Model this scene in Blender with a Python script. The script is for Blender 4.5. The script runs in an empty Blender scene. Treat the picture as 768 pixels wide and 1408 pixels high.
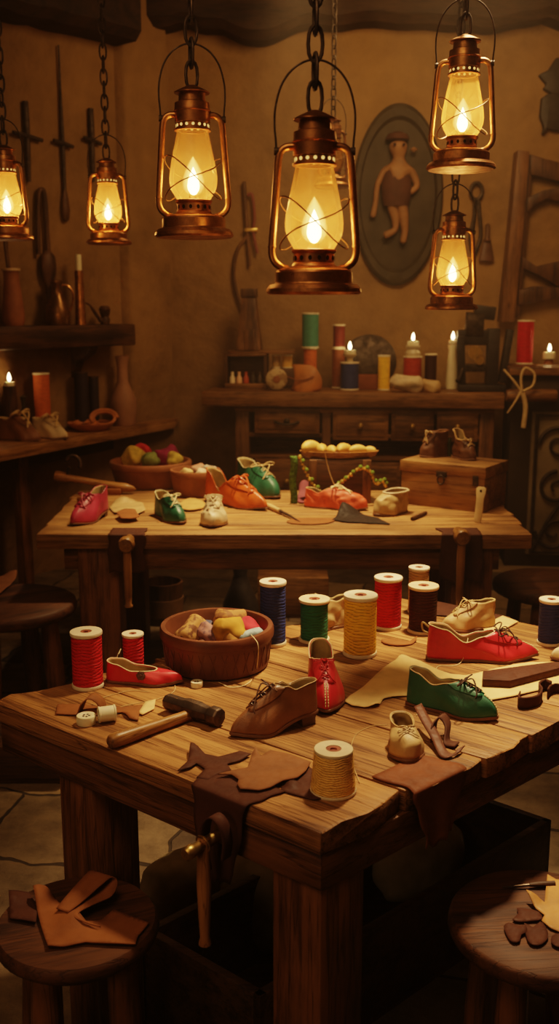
import bpy, bmesh, math, random
from mathutils import Vector, Matrix, Euler, noise
random.seed(7)
PI = math.pi
scene = bpy.context.scene
COL = scene.collection

# ------------------------------------------------------------------ camera geometry
FPX = 1378.0                 # focal length in pixels of the 768 x 1408 photograph
CAM_H = 1.65
PITCH = math.atan(284.0 / FPX)
EYE = Vector((0, 0, CAM_H))

def ray(px, py):
    u = (px - 384.0) / FPX
    v = (704.0 - py) / FPX
    return Vector((u, math.cos(PITCH) + v * math.sin(PITCH), -math.sin(PITCH) + v * math.cos(PITCH)))

def at(px, py, z=0.76):
    d = ray(px, py)
    return EYE + d * ((z - CAM_H) / d.z)

def aty(px, py, y):
    d = ray(px, py)
    return EYE + d * (y / d.y)

def atdepth(px, py, D):
    return EYE + ray(px, py) * D

def depth(p):
    q = Vector(p) - EYE
    return q.y * math.cos(PITCH) - q.z * math.sin(PITCH)

def mpp(p):                  # metres per pixel at a point
    return depth(p) / FPX

LW_A = Vector((-0.73, 7.0, 0)); LW_D = Vector((-0.65, -0.76, 0)); LW_N = Vector((0.76, -0.65, 0))
def onleft(px, py, off=0.0):
    d = ray(px, py)
    t = (LW_A + LW_N * off - EYE).dot(LW_N) / d.dot(LW_N)
    return EYE + d * t
LW_ROT = math.atan2(0.76, 0.65)

# ------------------------------------------------------------------ materials
def newmat(name):
    m = bpy.data.materials.new(name); m.use_nodes = True
    nt = m.node_tree; nt.nodes.clear()
    out = nt.nodes.new('ShaderNodeOutputMaterial')
    return m, nt, out

def N(nt, typ, **kw):
    n = nt.nodes.new(typ)
    for k, v in kw.items():
        if k in n.inputs.keys():
            n.inputs[k].default_value = v
        else:
            setattr(n, k, v)
    return n

def ramp(nt, fac, stops):
    r = nt.nodes.new('ShaderNodeValToRGB')
    e = r.color_ramp.elements
    e[0].position, e[0].color = stops[0][0], (*stops[0][1], 1)
    e[1].position, e[1].color = stops[-1][0], (*stops[-1][1], 1)
    for p, c in stops[1:-1]:
        x = e.new(p); x.color = (*c, 1)
    nt.links.new(fac, r.inputs['Fac'])
    return r.outputs['Color']

def coords(nt, scale=(1, 1, 1), rot=(0, 0, 0)):
    tc = nt.nodes.new('ShaderNodeTexCoord')
    mp = nt.nodes.new('ShaderNodeMapping')
    mp.inputs['Scale'].default_value = scale
    mp.inputs['Rotation'].default_value = rot
    nt.links.new(tc.outputs['Object'], mp.inputs['Vector'])
    return mp.outputs['Vector']

def bump(nt, h, strength, dist=0.002):
    b = N(nt, 'ShaderNodeBump', Strength=strength, Distance=dist)
    nt.links.new(h, b.inputs['Height'])
    return b.outputs['Normal']

def mul(c, k): return tuple(x * k for x in c)

def wood(name, dark, light, axis='X', scale=6.0, stretch=14.0, rough=0.55, bs=0.5, cracks=True):
    m, nt, out = newmat(name)
    L = nt.links
    sc = {'X': (1, stretch, stretch), 'Y': (stretch, 1, stretch), 'Z': (stretch, stretch, 1)}[axis]
    v = coords(nt, sc)
    at_ = N(nt, 'ShaderNodeAttribute', attribute_name='tone')
    w = N(nt, 'ShaderNodeMath', operation='MULTIPLY'); w.inputs[1].default_value = 13.0
    L.new(at_.outputs['Fac'], w.inputs[0])
    n1 = N(nt, 'ShaderNodeTexNoise', noise_dimensions='4D', Scale=scale * 0.35, Detail=8.0, Roughness=0.62, Distortion=0.9)
    L.new(v, n1.inputs['Vector']); L.new(w.outputs[0], n1.inputs['W'])
    n2 = N(nt, 'ShaderNodeTexNoise', noise_dimensions='4D', Scale=scale * 2.2, Detail=5.0, Roughness=0.7)
    L.new(v, n2.inputs['Vector']); L.new(w.outputs[0], n2.inputs['W'])
    big = N(nt, 'ShaderNodeTexNoise', Scale=5.0, Detail=4.0)
    L.new(coords(nt), big.inputs['Vector'])
    add = N(nt, 'ShaderNodeMath', operation='MULTIPLY_ADD'); add.inputs[1].default_value = 0.45
    L.new(n2.outputs['Fac'], add.inputs[0]); 
    s = N(nt, 'ShaderNodeMath', operation='MULTIPLY'); s.inputs[1].default_value = 0.7
    L.new(n1.outputs['Fac'], s.inputs[0]); L.new(s.outputs[0], add.inputs[2])
    mid = tuple(a * 0.45 + b * 0.55 for a, b in zip(dark, light))
    col = ramp(nt, add.outputs[0], [(0.40, mul(dark, 0.55)), (0.50, dark), (0.58, mid), (0.72, light)])
    mx = N(nt, 'ShaderNodeMixRGB', blend_type='MULTIPLY'); mx.inputs['Fac'].default_value = 0.75
    L.new(col, mx.inputs['Color1'])
    L.new(ramp(nt, big.outputs['Fac'], [(0.30, (0.5, 0.46, 0.42)), (0.62, (1.05, 1.05, 1.05))]), mx.inputs['Color2'])
    tn = N(nt, 'ShaderNodeMixRGB', blend_type='MULTIPLY'); tn.inputs['Fac'].default_value = 1.0
    L.new(mx.outputs[0], tn.inputs['Color1'])
    L.new(ramp(nt, at_.outputs['Fac'], [(0.0, (0.78, 0.76, 0.74)), (1.0, (1.1, 1.08, 1.05))]), tn.inputs['Color2'])
    # long thin checks along the grain, and a few knots
    s3 = {'X': (1.3, 34, 34), 'Y': (34, 1.3, 34), 'Z': (34, 34, 1.3)}[axis]
    n4 = N(nt, 'ShaderNodeTexNoise', noise_dimensions='4D', Scale=1.5, Detail=3.0, Roughness=0.5, Distortion=0.4)
    L.new(coords(nt, s3), n4.inputs['Vector']); L.new(w.outputs[0], n4.inputs['W'])
    d4 = N(nt, 'ShaderNodeMath', operation='SUBTRACT'); d4.inputs[1].default_value = 0.5; L.new(n4.outputs['Fac'], d4.inputs[0])
    a4 = N(nt, 'ShaderNodeMath', operation='ABSOLUTE'); L.new(d4.outputs[0], a4.inputs[0])
    ck = ramp(nt, a4.outputs[0], [(0.0, (0.30, 0.25, 0.22)), (0.006, (0.55, 0.5, 0.45)), (0.022, (1, 1, 1))])
    kn = N(nt, 'ShaderNodeTexVoronoi', Scale=2.6); L.new(coords(nt, tuple(1 if x == 1 else 2.2 for x in sc)), kn.inputs['Vector'])
    kc = ramp(nt, kn.outputs['Distance'], [(0.02, (0.30, 0.22, 0.18)), (0.07, (0.75, 0.7, 0.66)), (0.12, (1, 1, 1))])
    k1 = N(nt, 'ShaderNodeMixRGB', blend_type='MULTIPLY'); k1.inputs['Fac'].default_value = 0.8 if cracks else 0.0
    L.new(tn.outputs[0], k1.inputs['Color1']); L.new(ck, k1.inputs['Color2'])
    k2 = N(nt, 'ShaderNodeMixRGB', blend_type='MULTIPLY'); k2.inputs['Fac'].default_value = 0.8 if cracks else 0.0
    L.new(k1.outputs[0], k2.inputs['Color1']); L.new(kc, k2.inputs['Color2'])
    bs_ = N(nt, 'ShaderNodeBsdfPrincipled', Roughness=rough)
    bs_.inputs['Specular IOR Level'].default_value = 0.35
    L.new(k2.outputs[0], bs_.inputs['Base Color'])
    bwk = N(nt, 'ShaderNodeRGBToBW'); L.new(ck, bwk.inputs[0])
    hk = N(nt, 'ShaderNodeMath', operation='MULTIPLY_ADD'); hk.inputs[1].default_value = 0.35
    L.new(bwk.outputs[0], hk.inputs[0]); L.new(add.outputs[0], hk.inputs[2])
    L.new(bump(nt, hk.outputs[0], bs, 0.004), bs_.inputs['Normal'])
    L.new(bs_.outputs[0], out.inputs[0])
    return m

def leather(name, color, rough=0.45, var=0.35, grain=90.0, bs=0.25, spec=0.5):
    m, nt, out = newmat(name); L = nt.links
    v = coords(nt)
    n1 = N(nt, 'ShaderNodeTexNoise', Scale=14.0, Detail=5.0, Roughness=0.6); L.new(v, n1.inputs['Vector'])
    n2 = N(nt, 'ShaderNodeTexVoronoi', Scale=grain * 6); L.new(v, n2.inputs['Vector'])
    n3 = N(nt, 'ShaderNodeTexNoise', Scale=42.0, Detail=3.0, Distortion=1.2); L.new(v, n3.inputs['Vector'])
    c = ramp(nt, n1.outputs['Fac'], [(0.3, mul(color, 1 - var)), (0.52, color), (0.75, mul(color, 1 + var * 0.5))])
    a = N(nt, 'ShaderNodeMath', operation='MULTIPLY_ADD'); a.inputs[1].default_value = 0.35
    L.new(n2.outputs['Distance'], a.inputs[0]); L.new(n3.outputs['Fac'], a.inputs[2])
    b = N(nt, 'ShaderNodeBsdfPrincipled', Roughness=rough)
    b.inputs['Specular IOR Level'].default_value = spec
    L.new(c, b.inputs['Base Color'])
    rr = ramp(nt, n3.outputs['Fac'], [(0.3, (rough * 0.8,) * 3), (0.7, (min(1, rough * 1.25),) * 3)])
    L.new(rr, b.inputs['Roughness'])
    L.new(bump(nt, a.outputs[0], bs, 0.0025), b.inputs['Normal'])
    L.new(b.outputs[0], out.inputs[0])
    return m

def thread(name, color, pitch=0.0085):
    m, nt, out = newmat(name); L = nt.links
    v = coords(nt, (1, 1, 1), (0.10, 0.05, 0))
    w = N(nt, 'ShaderNodeTexWave', wave_type='BANDS', bands_direction='Z', Scale=2 * PI / (20 * pitch), Distortion=7.0, Detail=2.0)
    w.inputs['Detail Scale'].default_value = 0.8
    L.new(v, w.inputs['Vector'])
    v2 = coords(nt, (1, 1, 1), (-0.22, 0.12, 0))
    w2 = N(nt, 'ShaderNodeTexWave', wave_type='BANDS', bands_direction='Z', Scale=2 * PI / (20 * pitch * 0.45), Distortion=1.0, Detail=1.0)
    L.new(v2, w2.inputs['Vector'])
    n = N(nt, 'ShaderNodeTexNoise', Scale=22.0, Detail=3.0); L.new(coords(nt, (1, 1, 2.5)), n.inputs['Vector'])
    a = N(nt, 'ShaderNodeMath', operation='MULTIPLY_ADD'); a.inputs[1].default_value = 0.45
    L.new(w2.outputs['Fac'], a.inputs[0]); L.new(w.outputs['Fac'], a.inputs[2])
    c = ramp(nt, a.outputs[0], [(0.05, mul(color, 0.35)), (0.26, color), (1.0, mul(color, 1.12))])
    mx = N(nt, 'ShaderNodeMixRGB', blend_type='MULTIPLY'); mx.inputs['Fac'].default_value = 0.5
    L.new(c, mx.inputs['Color1'])
    L.new(ramp(nt, n.outputs['Fac'], [(0.30, (0.75, 0.75, 0.75)), (0.6, (1.1, 1.1, 1.1))]), mx.inputs['Color2'])
    b = N(nt, 'ShaderNodeBsdfPrincipled', Roughness=0.6)
    b.inputs['Specular IOR Level'].default_value = 0.25
    L.new(mx.outputs[0], b.inputs['Base Color'])
    L.new(bump(nt, a.outputs[0], 0.6, 0.003), b.inputs['Normal'])
    L.new(b.outputs[0], out.inputs[0])
    return m

def metal(name, color, rough=0.38, var=0.6, metallic=0.9):
    m, nt, out = newmat(name); L = nt.links
    v = coords(nt)
    n1 = N(nt, 'ShaderNodeTexNoise', Scale=30.0, Detail=6.0, Roughness=0.65); L.new(v, n1.inputs['Vector'])
    c = ramp(nt, n1.outputs['Fac'], [(0.32, mul(color, 1 - var)), (0.55, color), (0.72, mul(color, 1.35))])
    b = N(nt, 'ShaderNodeBsdfPrincipled', Metallic=metallic)
    L.new(c, b.inputs['Base Color'])
    L.new(ramp(nt, n1.outputs['Fac'], [(0.3, (min(1, rough * 1.6),) * 3), (0.7, (rough * 0.8,) * 3)]), b.inputs['Roughness'])
    L.new(bump(nt, n1.outputs['Fac'], 0.25, 0.002), b.inputs['Normal'])
    L.new(b.outputs[0], out.inputs[0])
    return m

def plain(name, color, rough=0.6, spec=0.4, var=0.2, scale=20.0, bs=0.2, sss=0.0):
    m, nt, out = newmat(name); L = nt.links
    n1 = N(nt, 'ShaderNodeTexNoise', Scale=scale, Detail=5.0); L.new(coords(nt), n1.inputs['Vector'])
    c = ramp(nt, n1.outputs['Fac'], [(0.3, mul(color, 1 - var)), (0.7, mul(color, 1 + var * 0.4))])
    b = N(nt, 'ShaderNodeBsdfPrincipled', Roughness=rough)
    b.inputs['Specular IOR Level'].default_value = spec
    b.inputs['Subsurface Weight'].default_value = sss
    b.inputs['Subsurface Radius'].default_value = (0.02, 0.01, 0.005)
    L.new(c, b.inputs['Base Color'])
    L.new(bump(nt, n1.outputs['Fac'], bs, 0.003), b.inputs['Normal'])
    L.new(b.outputs[0], out.inputs[0])
    return m

def emit(name, color, strength):
    m, nt, out = newmat(name)
    e = N(nt, 'ShaderNodeEmission', Strength=strength)
    lw = N(nt, 'ShaderNodeLayerWeight', Blend=0.45)
    c = ramp(nt, lw.outputs['Facing'], [(0.0, (1.0, 0.86, 0.52)), (0.8, color)])
    nt.links.new(c, e.inputs['Color'])
    nt.links.new(e.outputs[0], out.inputs[0])
    return m

def glassmat(name, tint=(1.0, 0.86, 0.62), haze=0.085, hcol=(1.0, 0.55, 0.18)):
    m, nt, out = newmat(name); L = nt.links
    tr = N(nt, 'ShaderNodeBsdfTransparent', Color=(*tint, 1))
    gl = N(nt, 'ShaderNodeBsdfGlossy', Roughness=0.06, Color=(1, 0.95, 0.85, 1))
    fr = N(nt, 'ShaderNodeLayerWeight', Blend=0.18)
    m1 = N(nt, 'ShaderNodeMixShader')
    L.new(fr.outputs['Fresnel'], m1.inputs[0]); L.new(tr.outputs[0], m1.inputs[1]); L.new(gl.outputs[0], m1.inputs[2])
    tl = N(nt, 'ShaderNodeBsdfTranslucent', Color=(*hcol, 1))
    nz = N(nt, 'ShaderNodeTexNoise', Scale=26.0, Detail=6.0); L.new(coords(nt), nz.inputs['Vector'])
    hz = ramp(nt, nz.outputs['Fac'], [(0.3, (haze * 0.8,) * 3), (0.75, (haze * 1.5,) * 3)])
    m2 = N(nt, 'ShaderNodeMixShader')
    L.new(hz, m2.inputs[0]); L.new(m1.outputs[0], m2.inputs[1]); L.new(tl.outputs[0], m2.inputs[2])
    L.new(m2.outputs[0], out.inputs[0])
    return m

# ------------------------------------------------------------------ mesh builder
class MB:
    def __init__(self):
        self.v = []; self.f = []; self.mi = []; self.t = []; self.tone = 0.5; self.m = 0
    def add(self, vs, fs):
        o = len(self.v)
        self.v += [tuple(x) for x in vs]; self.t += [self.tone] * len(vs)
        self.f += [tuple(i + o for i in f) for f in fs]; self.mi += [self.m] * len(fs)
        return o
    def grid(self, rows, closed_u=False, closed_v=False, cap0=False, cap1=False):
        n, k = len(rows), len(rows[0])
        vs = [p for r in rows for p in r]
        fs = []
        for i in range(n if closed_u else n - 1):
            for j in range(k if closed_v else k - 1):
                a = i * k + j; b = i * k + (j + 1) % k
                c = ((i + 1) % n) * k + (j + 1) % k; d = ((i + 1) % n) * k + j
                fs.append((a, b, c, d))
        if cap0: fs.append(tuple(reversed(range(k))))
        if cap1: fs.append(tuple((n - 1) * k + j for j in range(k)))
        return self.add(vs, fs)
    def box(self, x0, x1, y0, y1, z0, z1, M=None):
        vs = [Vector((x, y, z)) for z in (z0, z1) for x, y in ((x0, y0), (x1, y0), (x1, y1), (x0, y1))]
        if M: vs = [M @ p for p in vs]
        self.add(vs, [(3, 2, 1, 0), (4, 5, 6, 7), (0, 1, 5, 4), (1, 2, 6, 5), (2, 3, 7, 6), (3, 0, 4, 7)])
    def lathe(self, prof, seg=28, M=None, cap=True, sx=1.0, sy=1.0):
        rows = []
        for r, z in prof:
            row = [Vector((r * sx * math.cos(2 * PI * j / seg), r * sy * math.sin(2 * PI * j / seg), z)) for j in range(seg)]
            if M: row = [M @ p for p in row]
            rows.append(row)
        self.grid(rows, closed_v=True, cap0=cap, cap1=cap)
    def tube(self, pts, r, seg=8, closed=False, caps=True):
        pts = [Vector(p) for p in pts]
        n = len(pts); rad = r if isinstance(r, (list, tuple)) else [r] * n
        T = []
        for i in range(n):
            a = pts[(i - 1) % n] if (closed or i > 0) else pts[i]
            b = pts[(i + 1) % n] if (closed or i < n - 1) else pts[i]
            t = (b - a); T.append(t.normalized() if t.length > 1e-9 else Vector((0, 0, 1)))
        up = Vector((0, 0, 1)) if abs(T[0].z) < 0.9 else Vector((1, 0, 0))
        nn = (up - T[0] * up.dot(T[0])).normalized()
        rows = []
        for i in range(n):
            nn = (nn - T[i] * nn.dot(T[i]))
            nn = nn.normalized() if nn.length > 1e-6 else T[i].orthogonal().normalized()
            bb = T[i].cross(nn)
            rows.append([pts[i] + (nn * math.cos(2 * PI * j / seg) + bb * math.sin(2 * PI * j / seg)) * rad[i] for j in range(seg)])
        self.grid(rows, closed_u=closed, closed_v=True, cap0=caps and not closed, cap1=caps and not closed)
    def prism(self, pts, z0, z1, M=None):
        k = len(pts)
        vs = [Vector((p[0], p[1], z0)) for p in pts] + [Vector((p[0], p[1], z1)) for p in pts]
        if M: vs = [M @ p for p in vs]
        fs = [tuple(reversed(range(k))), tuple(range(k, 2 * k))] + [(i, (i + 1) % k, k + (i + 1) % k, k + i) for i in range(k)]
        self.add(vs, fs)
    def build(self, name, mats, parent=None, bevel=0.0, seg=2, smooth=True, angle=38, loc=None, rotz=0.0, warp=None):
        me = bpy.data.meshes.new(name)
        me.from_pydata(self.v, [], self.f)
        a = me.attributes.new('tone', 'FLOAT', 'POINT')
        a.data.foreach_set('value', self.t)
        mats = mats if isinstance(mats, (list, tuple)) else [mats]
        for m in mats: me.materials.append(m)
        me.polygons.foreach_set('material_index', self.mi)
        bm = bmesh.new(); bm.from_mesh(me)
        bmesh.ops.remove_doubles(bm, verts=bm.verts, dist=1e-6)
        bmesh.ops.recalc_face_normals(bm, faces=bm.faces)
        if bevel > 0:
            es = [e for e in bm.edges if len(e.link_faces) == 2 and e.calc_face_angle(0) > math.radians(30)]
            if es:
                bmesh.ops.bevel(bm, geom=es, offset=bevel, segments=seg, profile=0.5, affect='EDGES', clamp_overlap=True)
        if warp:
            for v in bm.verts: v.co = warp(v.co.copy())
        for f in bm.faces: f.smooth = smooth
        if smooth:
            for e in bm.edges:
                if len(e.link_faces) == 2 and e.calc_face_angle(0) > math.radians(angle): e.smooth = False
        bm.to_mesh(me); bm.free()
        o = bpy.data.objects.new(name, me); COL.objects.link(o)
        if parent: o.parent = parent
        if loc is not None: o.location = loc
        o.rotation_euler = (0, 0, rotz)
        return o

def tag(o, label=None, cat=None, group=None, kind=None):
    if label: o['label'] = label
    if cat: o['category'] = cat
    if group: o['group'] = group
    if kind: o['kind'] = kind
    return o

def thing(name, label, cat, loc=(0, 0, 0), rotz=0.0, group=None):
    o = bpy.data.objects.new(name, None); COL.objects.link(o)
    o.location = loc; o.rotation_euler = (0, 0, rotz); o.empty_display_size = 0.05
    return tag(o, label, cat, group)

def dup(root, loc, rotz=0.0, label=None, scale=None):
    r = root.copy(); COL.objects.link(r); r.location = loc; r.rotation_euler = (0, 0, rotz)
    if label: r['label'] = label
    if scale: r.scale = scale
    for ch in list(root.children):
        c = ch.copy(); COL.objects.link(c); c.parent = r
        for g in ch.children:
            d = g.copy(); COL.objects.link(d); d.parent = c
    return r

def solidify(o, th, off=-1.0, mo=0, mr=0):
    s = o.modifiers.new('thickness', 'SOLIDIFY'); s.thickness = th; s.offset = off
    s.material_offset = mo; s.material_offset_rim = mr
    return o

def subsurf(o, n=1):
    s = o.modifiers.new('smooth', 'SUBSURF'); s.levels = n; s.render_levels = n
    return o

def nz(p, s=1.0, seed=0.0):
    return noise.noise(Vector((p[0] * s + seed, p[1] * s - seed, p[2] * s + 2 * seed)))

def smooth01(x, a, b):
    t = max(0.0, min(1.0, (x - a) / (b - a))); return t * t * (3 - 2 * t)

def interp(tab, u):
    for (a, p), (b, q) in zip(tab, tab[1:]):
        if u <= b:
            t = (u - a) / (b - a) if b > a else 0
            return p + (q - p) * (t * t * (3 - 2 * t))
    return tab[-1][1]

def spline(pts, n=8, closed=False):
    P = [Vector(p) for p in pts]; out = []
    k = len(P); rng = k if closed else k - 1
    for i in range(rng):
        p0 = P[(i - 1) % k] if (closed or i > 0) else P[0] * 2 - P[1]
        p1 = P[i]; p2 = P[(i + 1) % k]
        p3 = P[(i + 2) % k] if (closed or i < k - 2) else P[-1] * 2 - P[-2]
        for j in range(n):
            t = j / n
            out.append(0.5 * ((2 * p1) + (p2 - p0) * t + (2 * p0 - 5 * p1 + 4 * p2 - p3) * t * t + (3 * p1 - p0 - 3 * p2 + p3) * t ** 3))
    if not closed: out.append(P[-1])
    return out

LK, CK, HAZE = 0.9, 0.45, 0.0095
# ================================================================== materials used
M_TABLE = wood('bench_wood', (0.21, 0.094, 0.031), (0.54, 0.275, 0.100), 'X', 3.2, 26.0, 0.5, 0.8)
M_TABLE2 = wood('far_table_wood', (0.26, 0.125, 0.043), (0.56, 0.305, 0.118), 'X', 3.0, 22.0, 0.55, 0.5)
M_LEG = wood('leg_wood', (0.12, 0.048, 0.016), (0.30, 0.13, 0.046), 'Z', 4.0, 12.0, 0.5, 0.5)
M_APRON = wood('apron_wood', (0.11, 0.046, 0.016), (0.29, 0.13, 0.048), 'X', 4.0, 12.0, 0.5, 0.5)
M_DARKWOOD = wood('dark_wood', (0.045, 0.02, 0.009), (0.13, 0.06, 0.024), 'X', 4.0, 10.0, 0.5, 0.4)
M_DARKWOODZ = wood('dark_wood_upright', (0.05, 0.022, 0.01), (0.15, 0.07, 0.028), 'Z', 4.0, 10.0, 0.5, 0.4)
M_STOOL = wood('stool_wood', (0.055, 0.021, 0.008), (0.15, 0.060, 0.020), 'X', 4.0, 9.0, 0.6, 0.4)
M_BENCHW = wood('sideboard_wood', (0.13, 0.06, 0.022), (0.33, 0.165, 0.06), 'X', 4.0, 10.0, 0.5, 0.4)
M_BENCHZ = wood('sideboard_upright_wood', (0.10, 0.045, 0.018), (0.25, 0.12, 0.045), 'Z', 4.0, 10.0, 0.5, 0.4)
M_CHEST = wood('chest_wood', (0.20, 0.10, 0.035), (0.42, 0.23, 0.085), 'X', 4.0, 10.0, 0.5, 0.4)
M_HANDLE = wood('handle_wood', (0.26, 0.12, 0.035), (0.48, 0.25, 0.085), 'X', 5.0, 8.0, 0.35, 0.25)
M_HANDLEZ = wood('upright_handle_wood', (0.24, 0.11, 0.035), (0.46, 0.23, 0.08), 'Z', 5.0, 8.0, 0.35, 0.25)
M_FLANGE = plain('spool_wood', (0.72, 0.55, 0.33), 0.5, 0.4, 0.2, 30, 0.1)
M_FLANGE_W = plain('pale_spool_wood', (0.80, 0.68, 0.48), 0.5, 0.4, 0.12, 30, 0.1)
M_CORE = plain('spool_core', (0.30, 0.09, 0.05), 0.6, 0.3, 0.4, 60, 0.2)
M_HOLE = plain('dark_hole', (0.02, 0.01, 0.006), 0.9, 0.1)
M_COPPER = metal('aged_copper', (0.42, 0.19, 0.075), 0.33, 0.6, 0.92)
M_BRASS = metal('brass', (0.62, 0.40, 0.14), 0.32, 0.4, 0.95)
M_IRON = metal('dark_iron', (0.075, 0.055, 0.042), 0.5, 0.5, 0.8)
M_STEEL = metal('worn_steel', (0.12, 0.085, 0.062), 0.46, 0.5, 0.9)
M_WIRE = metal('wire', (0.30, 0.17, 0.08), 0.35, 0.3, 0.95)
M_GLASS = glassmat('smoky_glass')
M_FLAME = emit('flame', (1.0, 0.55, 0.14), 42.0)
def softflame(name, color, strength, power=2.2):  # see-through emissive shell that imitates the halo around a flame
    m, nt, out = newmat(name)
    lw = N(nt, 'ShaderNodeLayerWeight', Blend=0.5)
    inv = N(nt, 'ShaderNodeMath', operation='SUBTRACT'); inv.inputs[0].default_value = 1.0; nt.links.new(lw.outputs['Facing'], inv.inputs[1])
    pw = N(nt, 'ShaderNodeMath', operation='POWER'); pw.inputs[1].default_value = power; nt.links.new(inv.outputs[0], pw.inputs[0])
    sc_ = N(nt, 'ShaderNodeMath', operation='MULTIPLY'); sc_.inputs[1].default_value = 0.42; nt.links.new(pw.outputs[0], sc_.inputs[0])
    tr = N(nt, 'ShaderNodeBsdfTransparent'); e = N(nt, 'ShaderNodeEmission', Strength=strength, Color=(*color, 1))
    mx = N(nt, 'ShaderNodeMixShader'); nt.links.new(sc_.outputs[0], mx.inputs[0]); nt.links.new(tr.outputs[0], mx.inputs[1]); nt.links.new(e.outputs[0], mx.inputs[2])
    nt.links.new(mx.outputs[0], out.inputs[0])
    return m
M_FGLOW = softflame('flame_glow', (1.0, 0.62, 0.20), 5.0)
M_CFLAME = emit('candle_flame', (1.0, 0.66, 0.26), 22.0)
M_WAX = plain('wax', (0.80, 0.70, 0.48), 0.5, 0.4, 0.1, 20, 0.05, 0.3)
M_RED = thread('red_thread', (0.56, 0.018, 0.022))
M_BLUE = thread('blue_thread', (0.028, 0.042, 0.16))
M_GREEN = thread('green_thread', (0.018, 0.13, 0.065))
M_YELLOW = thread('yellow_thread', (0.95, 0.56, 0.05))
M_BROWN = thread('brown_thread', (0.045, 0.013, 0.008))
M_TAN = thread('tan_thread', (0.52, 0.33, 0.14))
M_CREAM = thread('cream_thread', (0.84, 0.49, 0.13), 0.0045)
M_TEAL = thread('teal_thread', (0.06, 0.22, 0.16), 0.01)
M_ORANGE = thread('orange_thread', (0.55, 0.14, 0.04), 0.01)
M_CORD = plain('cord', (0.62, 0.44, 0.22), 0.8, 0.2, 0.2, 60)
M_CORDP = plain('pale_cord', (0.85, 0.70, 0.42), 0.8, 0.2, 0.15, 60)
M_CORDD = plain('dark_cord', (0.06, 0.03, 0.018), 0.7, 0.3, 0.3, 60)
M_LBROWN = leather('brown_leather', (0.24, 0.105, 0.045), 0.36)
M_LDARK = leather('dark_leather', (0.095, 0.038, 0.018), 0.42)
M_LRUST = leather('rust_leather', (0.27, 0.095, 0.035), 0.5)
M_LTAN = leather('tan_leather', (0.52, 0.34, 0.155), 0.5)
M_LCREAM = leather('cream_leather', (0.66, 0.50, 0.31), 0.55)
M_LRED = leather('red_leather', (0.56, 0.030, 0.040), 0.38)
M_LGREEN = leather('green_leather', (0.022, 0.125, 0.070), 0.42)
M_LMAG = leather('magenta_leather', (0.40, 0.035, 0.080), 0.45)
M_LORANGE = leather('orange_leather', (0.60, 0.12, 0.022), 0.36)
M_LCORAL = leather('coral_leather', (0.68, 0.12, 0.05), 0.5)
M_LINING = plain('lining', (0.50, 0.36, 0.17), 0.8, 0.2, 0.25, 40)
M_SOLE = leather('sole_leather', (0.17, 0.075, 0.032), 0.55)
M_SCRAP = leather('scrap_leather', (0.22, 0.095, 0.042), 0.75, 0.25, spec=0.2)
M_SCRAPD = leather('dark_scrap_leather', (0.075, 0.028, 0.015), 0.7, 0.25, spec=0.22)
M_SCRAPO = leather('russet_scrap_leather', (0.25, 0.095, 0.032), 0.72, 0.25, spec=0.2)
M_HIDE = leather('pale_hide', (0.80, 0.54, 0.24), 0.75, 0.18, bs=0.1, spec=0.2)
M_CLAY = plain('clay', (0.27, 0.105, 0.045), 0.6, 0.3, 0.3, 14)
M_BOWL = plain('bowl_wood', (0.15, 0.052, 0.024), 0.45, 0.45, 0.35, 16, 0.4)
M_BLACK = plain('black_metal', (0.03, 0.022, 0.018), 0.55, 0.4, 0.4, 30)
M_INK = plain('black_print', (0.03, 0.015, 0.012), 0.7, 0.2)

# ================================================================== room
def plaster(name, c):
    m, nt, out = newmat(name); L = nt.links
    v = coords(nt)
    n1 = N(nt, 'ShaderNodeTexNoise', Scale=1.3, Detail=8.0, Roughness=0.65, Distortion=0.6); L.new(v, n1.inputs['Vector'])
    n2 = N(nt, 'ShaderNodeTexNoise', Scale=9.0, Detail=8.0, Roughness=0.6); L.new(v, n2.inputs['Vector'])
    vo = N(nt, 'ShaderNodeTexVoronoi', Scale=4.0); vo.feature = 'SMOOTH_F1'; L.new(v, vo.inputs['Vector'])
    a = N(nt, 'ShaderNodeMath', operation='MULTIPLY_ADD'); a.inputs[1].default_value = 0.5
    L.new(n2.outputs['Fac'], a.inputs[0]); L.new(n1.outputs['Fac'], a.inputs[2])
    col = ramp(nt, a.outputs[0], [(0.45, mul(c, 0.62)), (0.72, c), (0.95, mul(c, 1.25))])
    h = N(nt, 'ShaderNodeMath', operation='MULTIPLY_ADD'); h.inputs[1].default_value = 0.8
    L.new(vo.outputs['Distance'], h.inputs[0]); L.new(n2.outputs['Fac'], h.inputs[2])
    b = N(nt, 'ShaderNodeBsdfPrincipled', Roughness=0.9)
    b.inputs['Specular IOR Level'].default_value = 0.15
    L.new(col, b.inputs['Base Color']); L.new(bump(nt, h.outputs[0], 0.55, 0.03), b.inputs['Normal'])
    L.new(b.outputs[0], out.inputs[0])
    return m
M_PLASTER = plaster('plaster', (0.25, 0.148, 0.066))

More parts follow.
